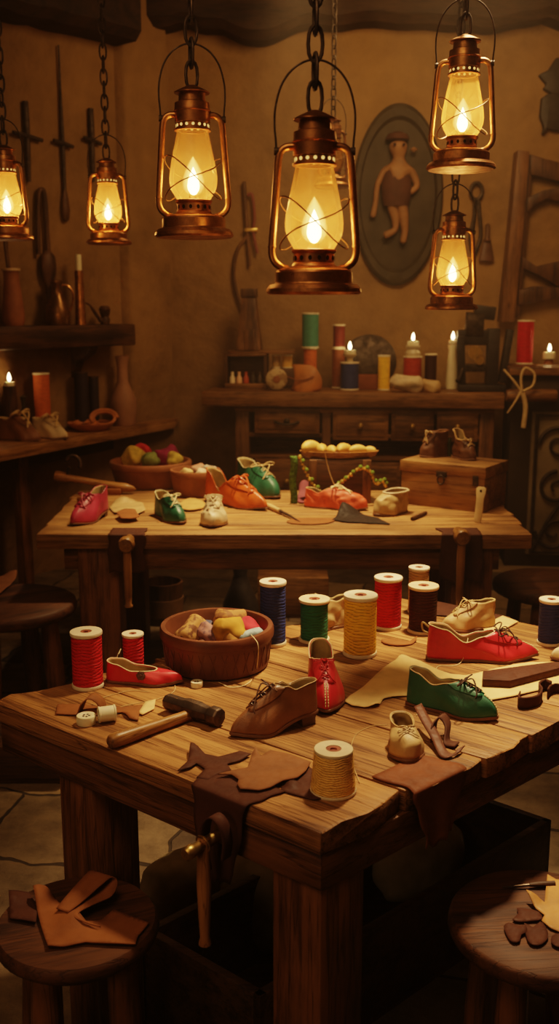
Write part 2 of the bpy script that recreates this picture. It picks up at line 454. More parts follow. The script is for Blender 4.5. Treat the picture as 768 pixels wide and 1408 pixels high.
def flagstones():
    m, nt, out = newmat('flagstones'); L = nt.links
    tc = nt.nodes.new('ShaderNodeTexCoord')
    rot = nt.nodes.new('ShaderNodeMapping'); rot.inputs['Rotation'].default_value = (0, 0, 0.16); L.new(tc.outputs['Object'], rot.inputs['Vector'])
    nzn = N(nt, 'ShaderNodeTexNoise', Scale=1.7, Detail=4.0); L.new(tc.outputs['Object'], nzn.inputs['Vector'])
    sb = N(nt, 'ShaderNodeVectorMath', operation='MULTIPLY_ADD'); sb.inputs[1].default_value = (0.32, 0.32, 0); L.new(nzn.outputs['Color'], sb.inputs[0]); L.new(rot.outputs['Vector'], sb.inputs[2])
    br_ = N(nt, 'ShaderNodeTexBrick', Scale=1.0)
    br_.offset = 0.42; br_.squash = 1.35; br_.squash_frequency = 3
    br_.inputs['Brick Width'].default_value = 0.62; br_.inputs['Row Height'].default_value = 0.40
    br_.inputs['Mortar Size'].default_value = 0.007; br_.inputs['Mortar Smooth'].default_value = 0.35; br_.inputs['Bias'].default_value = 0.0
    br_.inputs['Color1'].default_value = (0.085, 0.060, 0.038, 1); br_.inputs['Color2'].default_value = (0.26, 0.185, 0.10, 1); br_.inputs['Mortar'].default_value = (0.045, 0.031, 0.019, 1)
    L.new(sb.outputs[0], br_.inputs['Vector'])
    fine = N(nt, 'ShaderNodeTexNoise', Scale=7.0, Detail=9.0, Roughness=0.68); L.new(tc.outputs['Object'], fine.inputs['Vector'])
    mx = N(nt, 'ShaderNodeMixRGB', blend_type='MULTIPLY'); mx.inputs['Fac'].default_value = 0.85
    L.new(br_.outputs['Color'], mx.inputs['Color1'])
    L.new(ramp(nt, fine.outputs['Fac'], [(0.32, (0.40, 0.37, 0.35)), (0.62, (1.15, 1.12, 1.1))]), mx.inputs['Color2'])
    h = N(nt, 'ShaderNodeMath', operation='MULTIPLY_ADD'); h.inputs[1].default_value = -1.0
    L.new(br_.outputs['Fac'], h.inputs[0]); L.new(fine.outputs['Fac'], h.inputs[2])
    b = N(nt, 'ShaderNodeBsdfPrincipled', Roughness=0.78)
    b.inputs['Specular IOR Level'].default_value = 0.25
    L.new(mx.outputs[0], b.inputs['Base Color']); L.new(bump(nt, h.outputs[0], 0.8, 0.02), b.inputs['Normal'])
    L.new(b.outputs[0], out.inputs[0])
    return m
M_FLOOR = flagstones()

CEIL = 3.75
LWC = LW_A + LW_D * 3.2        # where the oblique wall meets the straight part of the left wall
fl = MB(); fl.box(LWC.x - 0.1, 2.5, -1.6, 7.1, -0.1, 0.0)
tag(fl.build('floor', M_FLOOR), kind='structure')
ce = MB(); ce.box(LWC.x - 0.1, 2.5, -1.6, 7.1, CEIL, CEIL + 0.1)
tag(ce.build('ceiling', M_DARKWOOD), kind='structure')
def wallmesh(name, p, q, n, z0=0.0, z1=CEIL, th=0.1):
    m = MB()
    p, q, n = Vector(p), Vector(q), Vector(n)
    a = [p, q, q - n * th, p - n * th]
    m.prism([(v.x, v.y) for v in a], z0, z1)
    return m
tag(wallmesh('wall_back', (-0.9, 7.0, 0), (2.5, 7.0, 0), (0, -1, 0)).build('wall_back', M_PLASTER), kind='structure')
wl = wallmesh('wall_left', LW_A - LW_D * 0.02, LWC, LW_N)
w2 = wallmesh('x', LWC, (LWC.x, -1.5, 0), (1, 0, 0)); wl.add(w2.v, w2.f)
tag(wl.build('wall_left', M_PLASTER), kind='structure')
tag(wallmesh('wall_right', (2.4, 7.0, 0), (2.4, -1.5, 0), (-1, 0, 0)).build('wall_right', M_PLASTER), kind='structure')
tag(wallmesh('wall_front', (LWC.x, -1.5, 0), (2.4, -1.5, 0), (0, 1, 0)).build('wall_front', M_PLASTER), kind='structure')
# plaster pilaster beside the corner on the left wall
pil = MB()
pa, pb = LW_A + LW_D * 0.06, LW_A + LW_D * 0.42
pil.prism([(v.x, v.y) for v in (pa + LW_N * 0.06, pb + LW_N * 0.06, pb + LW_D * 0.05 - LW_N * 0.02, pa - LW_N * 0.02)], 0, CEIL)
tag(pil.build('trim_1', M_PLASTER, bevel=0.02), kind='structure')
M_BEAM = wood('beam_wood', (0.020, 0.010, 0.005), (0.055, 0.027, 0.012), 'X', 4.0, 8.0, 0.7, 0.6)
# rough-hewn beams
def beam(name, p, q, n, z0, z1, th, seed, lump):
    m = MB(); p, q, n = Vector(p), Vector(q), Vector(n); rows = []
    k = 60
    for i in range(k + 1):
        c = p + (q - p) * (i / k)
        w = lump * (0.5 * nz((i * 0.13, 0, 0), 1.0, seed) + 0.8 * abs(nz((i * 0.33, 2, 0), 0.5, seed)))
        o = 0.02 * nz((i * 0.25, 5, 0), 1.0, seed)
        zb = z0 - w
        rows.append([c + Vector((0, 0, z1)), c + n * (th + o) + Vector((0, 0, z1)), c + n * (th + o) + Vector((0, 0, zb + 0.05)),
                     c + n * (th * 0.8 + o) + Vector((0, 0, zb)), c + Vector((0, 0, zb))])
    m.grid(rows, closed_v=True, cap0=True, cap1=True)
    return tag(m.build(name, M_BEAM), kind='structure')
bl = onleft(195, 54, 0.25)
k_ = (Vector((bl.x, bl.y, 0)) - LW_A).dot(LW_D)
beam('trim_2', LW_A + LW_D * k_ + LW_N * 0.0, LWC, LW_N, bl.z, bl.z + 0.24, 0.25, 1.3, 0.03)
beam('trim_3', (-0.85, 7.0, 0), (2.4, 7.0, 0), (0, -1, 0), 3.42, CEIL, 0.22, 4.7, 0.16)

# ================================================================== front workbench
TZ = 0.76
cL, cF, cB = at(-8, 966, TZ), at(443, 1147, TZ), at(551, 822, TZ)
cR = at(950, 902, TZ)
ang = math.atan2(cF.y - cL.y, cF.x - cL.x)
ctr = (cL + cF + cR + cB) / 4; ctr.z = 0
TM = Matrix.Translation(ctr) @ Matrix.Rotation(ang, 4, 'Z'); TMI = TM.inverted()
lL, lF, lR, lB = [TMI @ c for c in (cL, cF, cR, cB)]
def bil(s, t):               # s: front edge -> rear edge across the planks; t: along a plank from left end (0) to right end (1)
    a = lL + (lB - lL) * s; b = lF + (lR - lF) * s
    return a + (b - a) * t
def slab(mb, quad, z0, z1, nu=10, nv=3, j0=0.0, j1=0.0, sag=0.0, seed=0.0):
    a, b, c, d = [Vector((q[0], q[1], 0)) for q in quad]     # a-b along, d-c the other side
    def P(t, s): return (a + (b - a) * t) * (1 - s) + (d + (c - d) * t) * s
    rows = []
    for i in range(nu + 1):
        t = i / nu; row = []
        for z, ss in ((z1, [k / nv for k in range(nv + 1)]), (z0, [1 - k / nv for k in range(nv + 1)])):
            for s in ss:
                p = P(t, s)
                dv = (b - a).normalized()
                if i == 0: p = p + dv * j0 * nz((s * 7, seed, 1), 1.0, 0.3)
                if i == nu: p = p + dv * j1 * nz((s * 7, seed, 9), 1.0, 0.7)
                zz = z + (sag * (nz((t * 6, s * 2, seed), 1.0) - 0.55) if z == z1 else 0)
                row.append(Vector((p.x, p.y, zz)))
        rows.append(row)
    mb.grid(rows, closed_v=True, cap0=True, cap1=True)

table = thing('workbench', 'thick planked wooden workbench nearest the viewer, covered with shoes and thread spools', 'workbench', ctr, ang)
top = MB()
bounds = [0, 0.17, 0.335, 0.46, 0.60, 0.74, 0.87, 1.0]
rnd = random.Random(3)
for i, (s0, s1) in enumerate(zip(bounds, bounds[1:])):
    e0, e1 = rnd.uniform(-0.012, 0.008), rnd.uniform(-0.014, 0.006)
    g = 0.0014
    w = 1.15
    q = [bil(s0 + g, e0), bil(s0 + g, 1 + e1), bil(s1 - g, 1 + e1), bil(s1 - g, e0)]
    top.tone = rnd.uniform(0.25, 0.95)
    slab(top, q, TZ - 0.045, TZ, 16, 4, 0.03, 0.035, 0.0016, i * 3.1)
top.build('tabletop', M_TABLE, table, bevel=0.0035, seg=2)
# aprons (local frame)
ap = {}
AT = TZ - 0.045; AB = TZ - 0.118
def inset_poly(d):
    pts = [lL, lF, lR, lB]; out = []
    for i in range(4):
        p0, p1, p2 = pts[i - 1], pts[i], pts[(i + 1) % 4]
        d0 = (p1 - p0).normalized(); d1 = (p2 - p1).normalized()
        n0 = Vector((-d0.y, d0.x, 0)); n1 = Vector((-d1.y, d1.x, 0))
        # offset lines intersection
        A = p1 + n0 * d; Bp = p1 + n1 * d
        den = d0.x * d1.y - d0.y * d1.x
        t = ((Bp.x - A.x) * d1.y - (Bp.y - A.y) * d1.x) / den
        out.append(A + d0 * t)
    return out
oo = inset_poly(0.007); ii = inset_poly(0.045)
legw = 0.112
for i in range(4):
    a = MB(); a.tone = 0.2 + 0.18 * i
    j = (i + 1) % 4
    slab(a, [oo[i], oo[j], ii[j], ii[i]], AB, AT, 12, 1, 0, 0, 0, i)
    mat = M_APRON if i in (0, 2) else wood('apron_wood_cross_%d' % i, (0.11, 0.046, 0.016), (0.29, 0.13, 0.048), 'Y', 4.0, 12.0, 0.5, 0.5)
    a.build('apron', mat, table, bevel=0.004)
# legs, each a squared post flush with the aprons; the left one stands in from its corner
o2 = inset_poly(0.012)
for i in range(4):
    p = o2[i]; d1 = (o2[(i + 1) % 4] - p).normalized(); d0 = (o2[i - 1] - p).normalized()
    if i == 0: p = p + d1 * 0.19 + d0 * 0.0
    if i == 3: p = p + d0 * 0.10
    q = [p, p + d1 * legw, p + d1 * legw + d0 * legw, p + d0 * legw]
    lg = MB(); lg.tone = 0.3 + 0.15 * i
    base = Vector((p.x, p.y, 0))
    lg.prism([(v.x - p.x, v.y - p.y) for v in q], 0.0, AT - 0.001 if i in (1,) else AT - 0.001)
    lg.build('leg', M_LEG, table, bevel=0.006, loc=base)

# storage tray under the bench: rims follow the two front edges
crate = thing('storage_tray', 'dark low board tray on the floor under the nearest workbench', 'tray', (0, 0, 0))
k0 = Vector((-0.04, 1.826, 0)); dl = Vector((-0.72, 0.60, 0)).normalized(); dr = Vector((0.72, 0.66, 0)).normalized()
def board(mb, p, q, n, th, z0, z1):
    p, q, n = Vector(p), Vector(q), Vector(n).normalized()
    mb.prism([(v.x, v.y) for v in (p, q, q + n * th, p + n * th)], z0, z1)
kl, kr = k0 + dl * 0.36, k0 + dr * 1.08
kb = kl + dr * 1.08
for nm, p, q, n in (('side_board', kl, k0, dr), ('side_board', k0, kr, dl), ('side_board', kr, kb, -dr), ('side_board', kb, kl, -dl)):
    b = MB(); board(b, p, q, n, 0.022, 0.012, 0.25)
    b.build(nm, M_DARKWOOD, crate, bevel=0.003)
b = MB(); b.prism([(v.x, v.y) for v in (kl, k0, kr, kb)], 0.0, 0.012); b.build('bottom_board', M_DARKWOOD, crate)

# ================================================================== far table
tm = MB()
tl, tr_ = at(49, 735, TZ), at(733, 736, TZ)
yb = at(100, 674, TZ).y
FT = thing('work_table', 'long wooden work table in the middle of the room with small coloured shoes', 'table', ((tl.x + tr_.x) / 2, (tl.y + yb) / 2, 0), 0)
ox, oy = FT.location.x, FT.location.y
x0, x1, y0, y1 = tl.x - ox, tr_.x - ox, tl.y - oy, yb - oy
topb = MB()
br = 5
for i in range(br):
    a0, a1 = y0 + (y1 - y0) * i / br, y0 + (y1 - y0) * (i + 1) / br
    topb.tone = rnd.uniform(0.3, 0.95)
    xr = x1 + (0.03 * (i / br))
    slab(topb, [(x0 - 0.02 * i / br, a0 + 0.001), (xr, a0 + 0.001), (xr, a1 - 0.001), (x0 - 0.02 * i / br, a1 - 0.001)], TZ - 0.06, TZ, 14, 2, 0.02, 0.02, 0.001, i * 2.2)
topb.build('tabletop', M_TABLE2, FT, bevel=0.004)
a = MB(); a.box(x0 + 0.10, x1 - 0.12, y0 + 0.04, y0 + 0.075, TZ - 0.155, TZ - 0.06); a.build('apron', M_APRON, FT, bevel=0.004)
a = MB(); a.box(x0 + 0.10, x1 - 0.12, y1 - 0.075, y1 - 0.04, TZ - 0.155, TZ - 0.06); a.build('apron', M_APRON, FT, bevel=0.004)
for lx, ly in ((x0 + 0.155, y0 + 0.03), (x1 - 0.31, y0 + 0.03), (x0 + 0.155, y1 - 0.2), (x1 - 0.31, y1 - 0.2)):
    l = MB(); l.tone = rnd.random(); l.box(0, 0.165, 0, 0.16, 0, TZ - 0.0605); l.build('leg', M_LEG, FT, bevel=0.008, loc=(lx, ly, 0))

# ================================================================== stools
def stool(name, label, cx, cy, r, h, thick, legs=4, rot=0.4, spread=0.06, lr=0.028, mat=None):
    t = thing(name, label, 'stool', (cx, cy, 0), rot)
    s = MB(); 
    prof = [(0.0, h - thick), (r * 0.90, h - thick), (r * 0.985, h - thick + 0.012), (r, h - thick * 0.5), (r * 0.985, h - 0.008), (r * 0.95, h - 0.001), (r * 0.5, h - 0.002), (0.001, h - 0.003)]
    s.lathe(prof, 48, cap=False)
    s.build('seat', mat or M_STOOL, t, angle=50)
    for k in range(legs):
        a_ = 2 * PI * k / legs + PI / legs
        p1 = Vector((math.cos(a_) * r * 0.62, math.sin(a_) * r * 0.62, h - thick + 0.005))
        p0 = Vector((math.cos(a_) * (r * 0.62 + spread), math.sin(a_) * (r * 0.62 + spread), 0.0))
        l = MB(); l.tone = 0.2 * k
        q = p0 + (p1 - p0) * 0.5
        l.tube([p - p0 for p in (p0, p0 + (p1 - p0) * 0.3, q, p0 + (p1 - p0) * 0.8, p1)], [lr * 0.85, lr, lr * 1.08, lr, lr * 0.9], 14)
        l.build('leg', M_LEG if mat is None else mat, t, loc=p0)
    return t
pS = at(106, 1264, 0.48); stool('round_stool', 'round dark wooden stool in front holding a folded russet leather piece', pS.x, pS.y, 112 * mpp(pS), 0.48, 0.04, 4, 0.35, 0.02, 0.030)
pS2 = at(745, 1262, 0.48); stool('round_stool', 'round dark wooden stool in front holding pale and dark leather cut-outs', pS2.x, pS2.y, 128 * mpp(pS2), 0.48, 0.045, 4, 0.1, 0.02, 0.030)
pS3 = at(12, 826, 0.50); stool('round_stool', 'round wooden stool by the far table with a curled leather offcut on it', pS3.x, pS3.y, 92 * mpp(pS3), 0.50, 0.055, 4, 0.6, 0.03, 0.036)
pS4 = at(758, 800, 0.46); stool('round_stool', 'round dark wooden stool standing at the right end of the far table', pS4.x, pS4.y, 80 * mpp(pS4), 0.46, 0.05, 4, 0.2, 0.03, 0.03)

# ================================================================== sideboard against the back wall
BZ = 1.11
b0, b1 = aty(279, 535, 6.46), aty(693, 546, 6.26)
b0.z = b1.z = BZ
bang = math.atan2(b1.y - b0.y, b1.x - b0.x)
SB = thing('sideboard', 'wooden sideboard with drawers against the back wall, lined with spools and candles', 'sideboard', (b0.x, b0.y, 0), bang)
bw_ = (b1 - b0).length
bd = 0.46
def bfront(x): return b0.y + (x - b0.x) * math.tan(bang)
def bpos(px, inset):         # a place on the sideboard top: image column, distance behind its front edge
    y = b0.y
    for _ in range(6):
        p = aty(px, 540, y); y = bfront(p.x) + inset
    p.z = BZ
    return p
tp = MB(); slab(tp, [(0, 0), (bw_, 0), (bw_, bd), (0, bd)], BZ - 0.095, BZ, 16, 3, 0.02, 0.02, 0.001, 1.0); tp.build('worktop', M_BENCHW, SB, bevel=0.006)
def lx(px, py=600):          # pixel column -> distance along the sideboard front
    p = aty(px, py, b0.y + 0.06)
    return (p.x - b0.x) / math.cos(bang)
def lz(px, py): return aty(px, py, b0.y + 0.03).z
bx0, bx1 = lx(322), lx(668)
fy = 0.06
c_ = MB()
c_.box(bx0, bx1, fy + 0.02, bd - 0.02, 0.0, 0.03)
c_.box(bx0 + 0.02, bx1 - 0.02, bd - 0.05, bd - 0.02, 0.03, BZ - 0.095)
c_.box(bx0, bx1, fy + 0.012, bd - 0.03, lz(400, 628) - 0.015, lz(400, 628) + 0.01)
c_.box(bx0, bx1, fy + 0.012, bd - 0.03, lz(400, 598) - 0.012, lz(400, 598) + 0.012)
c_.build('carcass', M_BENCHW, SB, bevel=0.003)
for q0, q1 in ((bx0, bx0 + 0.09), (bx1 - 0.09, bx1), (lx(440), lx(452))):
    s = MB(); s.tone = q0; s.box(q0, q1, fy, bd - 0.03, 0.0, BZ - 0.095); s.build('stile', M_BENCHZ, SB, bevel=0.006)
s = MB(); s.box(bx0, bx1, fy - 0.005, fy + 0.03, BZ - 0.135, BZ - 0.095); s.build('rail', M_BENCHW, SB, bevel=0.003)
def drawer(px0, px1, py0, py1, pull, dx=0.0):
    d = MB(); d.tone = rnd.random()
    X0, X1, Z0, Z1 = lx(px0) + 0.004, lx(px1) - 0.004, lz(px0, py1) + 0.004, lz(px0, py0) - 0.004
    d.box(X0, X1, fy - 0.012, fy + 0.02, Z0, Z1)
    d.box(X0 + 0.025, X1 - 0.025, fy - 0.018, fy - 0.010, Z0 + 0.025, Z1 - 0.025)
    o = d.build('drawer', M_BENCHW, SB, bevel=0.004)
    cx, cz = (X0 + X1) / 2, (Z0 + Z1) / 2
    h = MB()
    if pull == 'bail':
        h.tube([(cx - 0.08 + 0.016 * k, fy - 0.022 - 0.02 * math.sin(PI * k / 10), cz - 0.02 * math.sin(PI * k / 10)) for k in range(11)], 0.008, 8)
        h.lathe([(0.02, 0), (0.02, 0.006), (0.006, 0.016)], 14, Matrix.Translation((cx, fy - 0.018, cz)) @ Matrix.Rotation(PI / 2, 4, 'X'))
        h.build('pull_handle', M_IRON, o)
    else:
        h.lathe([(0.010, 0), (0.008, 0.012), (0.018, 0.022), (0.019, 0.03), (0.012, 0.038), (0.001, 0.040)], 16, Matrix.Translation((cx, fy - 0.016, cz)) @ Matrix.Rotation(PI / 2, 4, 'X'))
        h.build('knob', M_BRASS, o)
drawer(348, 438, 560, 596, 'bail')
drawer(454, 530, 562, 604, 'knob'); drawer(532, 590, 562, 604, 'knob'); drawer(592, 648, 562, 604, 'knob')
drawer(348, 438, 630, 690, 'knob'); drawer(454, 548, 632, 690, 'knob'); drawer(550, 648, 632, 690, 'knob')

# tall dark cabinet on its right, with iron scroll work
CZ = 1.275
cb = thing('iron_front_cabinet', 'dark tall cabinet with wrought-iron scroll front right of the sideboard', 'cabinet', (b1.x + 0.045, b1.y - 0.03, 0), bang)
k = MB(); k.box(0.0, 0.78, 0.06, 0.46, 0.0, CZ - 0.05); k.build('body', plain('soot_black_wood', (0.055, 0.036, 0.02), 0.7, 0.2, 0.3, 6), cb, bevel=0.008)
k = MB(); slab(k, [(-0.02, 0.03), (0.80, 0.03), (0.80, 0.48), (-0.02, 0.48)], CZ - 0.05, CZ, 8, 2, 0.01, 0.01, 0, 3); k.build('worktop', M_BENCHW, cb, bevel=0.005)
pn = MB(); pn.box(0.13, 0.74, 0.045, 0.062, 0.08, 1.0); pn.build('panel', plain('grey_green_panel', (0.24, 0.18, 0.105), 0.7, 0.2, 0.4, 5), cb, bevel=0.006)
sc = MB()
def scroll(cx, cz, r, turns, a0, sgn, R=0.011):
    pts = []
    for i in range(40):
        t = i / 39; a_ = a0 + sgn * turns * 2 * PI * t; rr = r * (1 - 0.82 * t)
        pts.append((cx + rr * math.cos(a_), 0.03, cz + rr * math.sin(a_)))
    sc.tube(pts, [R * (1.1 - 0.5 * i / 39) for i in range(40)], 8)
for (cx, cz, r, a0, sg) in ((0.30, 0.80, 0.12, PI, -1), (0.58, 0.80, 0.12, 0, 1), (0.30, 0.52, 0.11, PI / 2, 1), (0.58, 0.52, 0.11, PI / 2, -1), (0.30, 0.24, 0.12, PI, 1), (0.58, 0.24, 0.12, 0, -1), (0.44, 0.66, 0.07, 0, 1), (0.44, 0.38, 0.07, PI, -1)):
    scroll(cx, cz, r, 1.4, a0, sg)
sc.tube(spline([(0.16, 0.03, 0.10), (0.30, 0.03, 0.38), (0.44, 0.03, 0.52), (0.60, 0.03, 0.66), (0.72, 0.03, 0.98)], 8), 0.011, 8)
sc.tube([(0.16, 0.03, 0.1), (0.16, 0.03, 0.98), (0.72, 0.03, 0.98), (0.72, 0.03, 0.1)], 0.012, 8, closed=True)
sc.build('iron_scrollwork', M_IRON, cb)

# ================================================================== counter and shelf on the left wall
CTZ = 0.89
e0, e1 = at(-40, 627, CTZ), at(240, 577, CTZ)
w0 = LW_A + LW_D * ((Vector((e0.x, e0.y, 0)) - LW_A).dot(LW_D)); w1 = LW_A + LW_D * ((Vector((e1.x, e1.y, 0)) - LW_A).dot(LW_D))
w1 = LW_A + LW_N * 0.065 - LW_D * -0.03
CT = thing('wall_counter', 'wooden counter along the left wall with lace-up shoes and a clay vase', 'counter', (e0.x, e0.y, 0), math.atan2((e1 - e0).y, (e1 - e0).x))
ci = (Matrix.Translation(CT.location) @ Matrix.Rotation(CT.rotation_euler.z, 4, 'Z')).inverted()
q = [ci @ Vector((v.x, v.y, 0)) for v in (e0, e1, w1, w0 + LW_N * 0.01)]
k = MB(); slab(k, q, CTZ - 0.06, CTZ, 14, 3, 0, 0.02, 0.001, 2.2); k.build('worktop', M_TABLE2, CT, bevel=0.006)
pl = at(35, 618, CTZ - 0.06); lp = ci @ Vector((pl.x, pl.y, 0))
for ddx, ddy in ((0.0, 0.045), (1.20, 0.06), (0.0, 0.42)):
    k = MB(); k.box(-0.04, 0.04, -0.03, 0.03, 0, CTZ - 0.06); k.build('leg', M_LEG, CT, bevel=0.006, loc=(lp.x + ddx, lp.y + ddy, 0))
k = MB(); k.box(lp.x - 0.5, lp.x + 1.2, lp.y + 0.03, lp.y + 0.05, CTZ - 0.17, CTZ - 0.061); k.build('apron', M_DARKWOOD, CT, bevel=0.004)

SZ = 1.535
s1 = onleft(186, 446, 0.24); sk = (Vector((s1.x, s1.y, 0)) - LW_A).dot(LW_D)
s0 = LW_A + LW_D * (sk + 1.75)
SH = thing('wall_shelf', 'heavy dark timber shelf on the left wall under the hanging iron tools', 'shelf', (s0.x, s0.y, SZ - 0.13), LW_ROT)
k = MB(); slab(k, [(0, -0.24), (1.75, -0.24), (1.75, 0.0), (0, 0.0)], 0.0, 0.13, 14, 2, 0.01, 0.01, 0.0, 5.0); k.build('shelf_board', M_DARKWOOD, SH, bevel=0.008)
for xx in (0.5, 1.45):
    k = MB(); k.prism([(0.0, 0.0), (-0.2, 0.0), (-0.17, -0.05), (-0.06, -0.10), (0.0, -0.2)], -0.03, 0.03, Matrix.Translation((xx, 0, 0)) @ Matrix(((0, 0, 1, 0), (1, 0, 0, 0), (0, 1, 0, 0), (0, 0, 0, 1))))
    k.build('bracket', M_DARKWOOD, SH, bevel=0.004)
# ================================================================== lanterns
def lantern_proto():
    t = thing('oil_lantern', 'x', 'lantern')
    b = MB()
    b.lathe([(0.0, 0.0), (0.080, 0.0), (0.085, 0.004), (0.084, 0.010), (0.078, 0.017), (0.070, 0.0185), (0.0685, 0.021), (0.0685, 0.038), (0.066, 0.042), (0.055, 0.046), (0.040, 0.049), (0.0, 0.049)], 40, cap=False)
    b.build('fuel_tank', M_COPPER, t, angle=30)
    b = MB()
    b.lathe([(0.0, 0.049), (0.040, 0.049), (0.038, 0.053), (0.036, 0.055), (0.036, 0.070), (0.0395, 0.074), (0.0395, 0.077), (0.033, 0.078), (0.012, 0.078), (0.010, 0.088), (0.0, 0.088)], 36, cap=False)
    bu = b.build('burner', M_COPPER, t, angle=30)
    h = MB()
    for i in range(14):
        a_ = 2 * PI * i / 14
        M = Matrix.Rotation(a_, 4, 'Z') @ Matrix.Translation((0.0362, 0, 0.0625)) @ Matrix.Rotation(PI / 2, 4, 'Y')
        h.lathe([(0.0001, -0.0005), (0.0034, -0.0005), (0.0034, 0.0005), (0.0001, 0.0005)], 8, M, cap=False, sx=1.3)
    h.build('air_hole', M_HOLE, bu, smooth=False)
    h = MB()
    for i in range(16):
        a_ = 2 * PI * i / 16
        M = Matrix.Rotation(a_, 4, 'Z') @ Matrix.Translation((0.0345, 0, 0.2285)) @ Matrix.Rotation(PI / 2, 4, 'Y')
        h.lathe([(0.0001, -0.0007), (0.0032, -0.0007), (0.0032, 0.0007), (0.0001, 0.0007)], 8, M, cap=False)
    g = MB()
    g.lathe([(0.0345, 0.0765), (0.0385, 0.083), (0.0455, 0.094), (0.0505, 0.108), (0.0515, 0.122), (0.0495, 0.140), (0.0455, 0.160), (0.0405, 0.183), (0.0360, 0.204), (0.0325, 0.219)], 40, cap=False)
    g.build('glass_chimney', M_GLASS, t, angle=80)
    d = MB()
    d.lathe([(0.030, 0.2185), (0.0385, 0.2185), (0.0385, 0.2225), (0.0345, 0.2235), (0.0345, 0.2335), (0.0375, 0.2345), (0.0378, 0.256), (0.0392, 0.2572), (0.0392, 0.2592), (0.0375, 0.2605), (0.0368, 0.274), (0.029, 0.277), (0.0275, 0.292), (0.037, 0.2935), (0.0375, 0.2955), (0.024, 0.3025), (0.008, 0.3095), (0.0, 0.311)], 40, cap=False)
    ho = d.build('hood', M_COPPER, t, angle=30)
    hm, nt, out = newmat('glowing_vent')
    e = N(nt, 'ShaderNodeEmission', Strength=1.1, Color=(1, 0.55, 0.15, 1)); nt.links.new(e.outputs[0], out.inputs[0])  # emission stands in for flame light showing through the vents
    h.build('vent_hole', hm, ho, smooth=False)
    for s in (-1, 1):
        f = MB()
        f.tube(spline([(s * 0.034, 0, 0.251), (s * 0.048, 0, 0.250), (s * 0.0575, 0, 0.244), (s * 0.0625, 0, 0.232), (s * 0.066, 0, 0.195), (s * 0.070, 0, 0.14), (s * 0.0742, 0, 0.085), (s * 0.0735, 0, 0.066), (s * 0.067, 0, 0.054), (s * 0.055, 0, 0.046), (s * 0.046, 0, 0.044)], 6), 0.0066, 12)
        f.lathe([(0.0075, 0.081), (0.0078, 0.0825), (0.0075, 0.084)], 12, Matrix.Translation((s * 0.0743, 0, 0)))
        f.build('side_tube', M_COPPER, t)
    w = MB()
    for sg in (-1, 1):
        pts = [(0.0605 * math.cos(a_), 0.058 * math.sin(a_), 0.122 + sg * 0.040 * math.cos(a_) + 0.010 * math.sin(2 * a_)) for a_ in [2 * PI * i / 40 for i in range(40)]]
        w.tube(pts, 0.0013, 6, closed=True)
    w.build('guard_wire', M_WIRE, t)
    bl_ = MB()
    pts = [(0.0665, 0, 0.243), (0.0675, 0, 0.262), (0.0695, 0, 0.285), (0.068, 0, 0.315), (0.058, 0, 0.350), (0.040, 0, 0.375), (0.018, 0, 0.3885), (0, 0, 0.391)]
    pts = pts + [(-p[0], p[1], p[2]) for p in reversed(pts[:-1])]
    bl_.tube(spline(pts, 5), 0.0019, 8)
    for s in (-1, 1):
        bl_.lathe([(0.0001, -0.004), (0.0065, -0.004), (0.0065, 0.004), (0.0001, 0.004)], 12, Matrix.Translation((s * 0.0665, 0, 0.243)) @ Matrix.Rotation(PI / 2, 4, 'Y'))
    bl_.build('bail_handle', M_IRON, t)
    fm = MB()
    fm.lathe([(0.0001, 0.088), (0.0060, 0.091), (0.0115, 0.099), (0.0130, 0.107), (0.0115, 0.118), (0.0070, 0.131), (0.0001, 0.146)], 16, cap=False)
    fo = fm.build('flame', M_FLAME, t, angle=80)
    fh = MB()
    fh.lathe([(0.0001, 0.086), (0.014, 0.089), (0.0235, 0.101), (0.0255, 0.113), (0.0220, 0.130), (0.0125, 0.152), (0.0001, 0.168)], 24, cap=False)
    subsurf(fh.build('flame_glow', M_FGLOW, fo, angle=180), 2)  # added glowing shell standing in for the glare round the flame
    return t

def chain(name, label, loc, z1, rz=0.3):
    m = MB(); z = 0.0; i = 0
    R, r = 0.0255, 0.0034
    while loc[2] + z < z1:
        pts = []
        for k_ in range(14):
            a_ = 2 * PI * k_ / 14
            x = 0.0125 * math.cos(a_); zz = R * math.sin(a_)
            zz += 0.004 * (1 if math.sin(a_) > 0.3 else (-1 if math.sin(a_) < -0.3 else 0))
            pts.append(Vector((x, 0, z + R + zz)))
        A = Matrix.Rotation(rz + (PI / 2 if i % 2 else 0) + 0.25 * nz((i, 0, 0), 0.9), 4, 'Z')
        m.tube([A @ p for p in pts], r, 8, closed=True)
        z += 0.0435; i += 1
    return tag(m.build(name, M_IRON, loc=loc), label, 'chain', 'iron lantern chains')

def glow(loc, energy, r=0.02, col=(1.0, 0.52, 0.17)):
    l = bpy.data.lights.new('lantern_light', 'POINT'); l.energy = energy; l.color = col; l.shadow_soft_size = r
    o = bpy.data.objects.new('lantern_light', l); COL.objects.link(o); o.location = loc
    return o

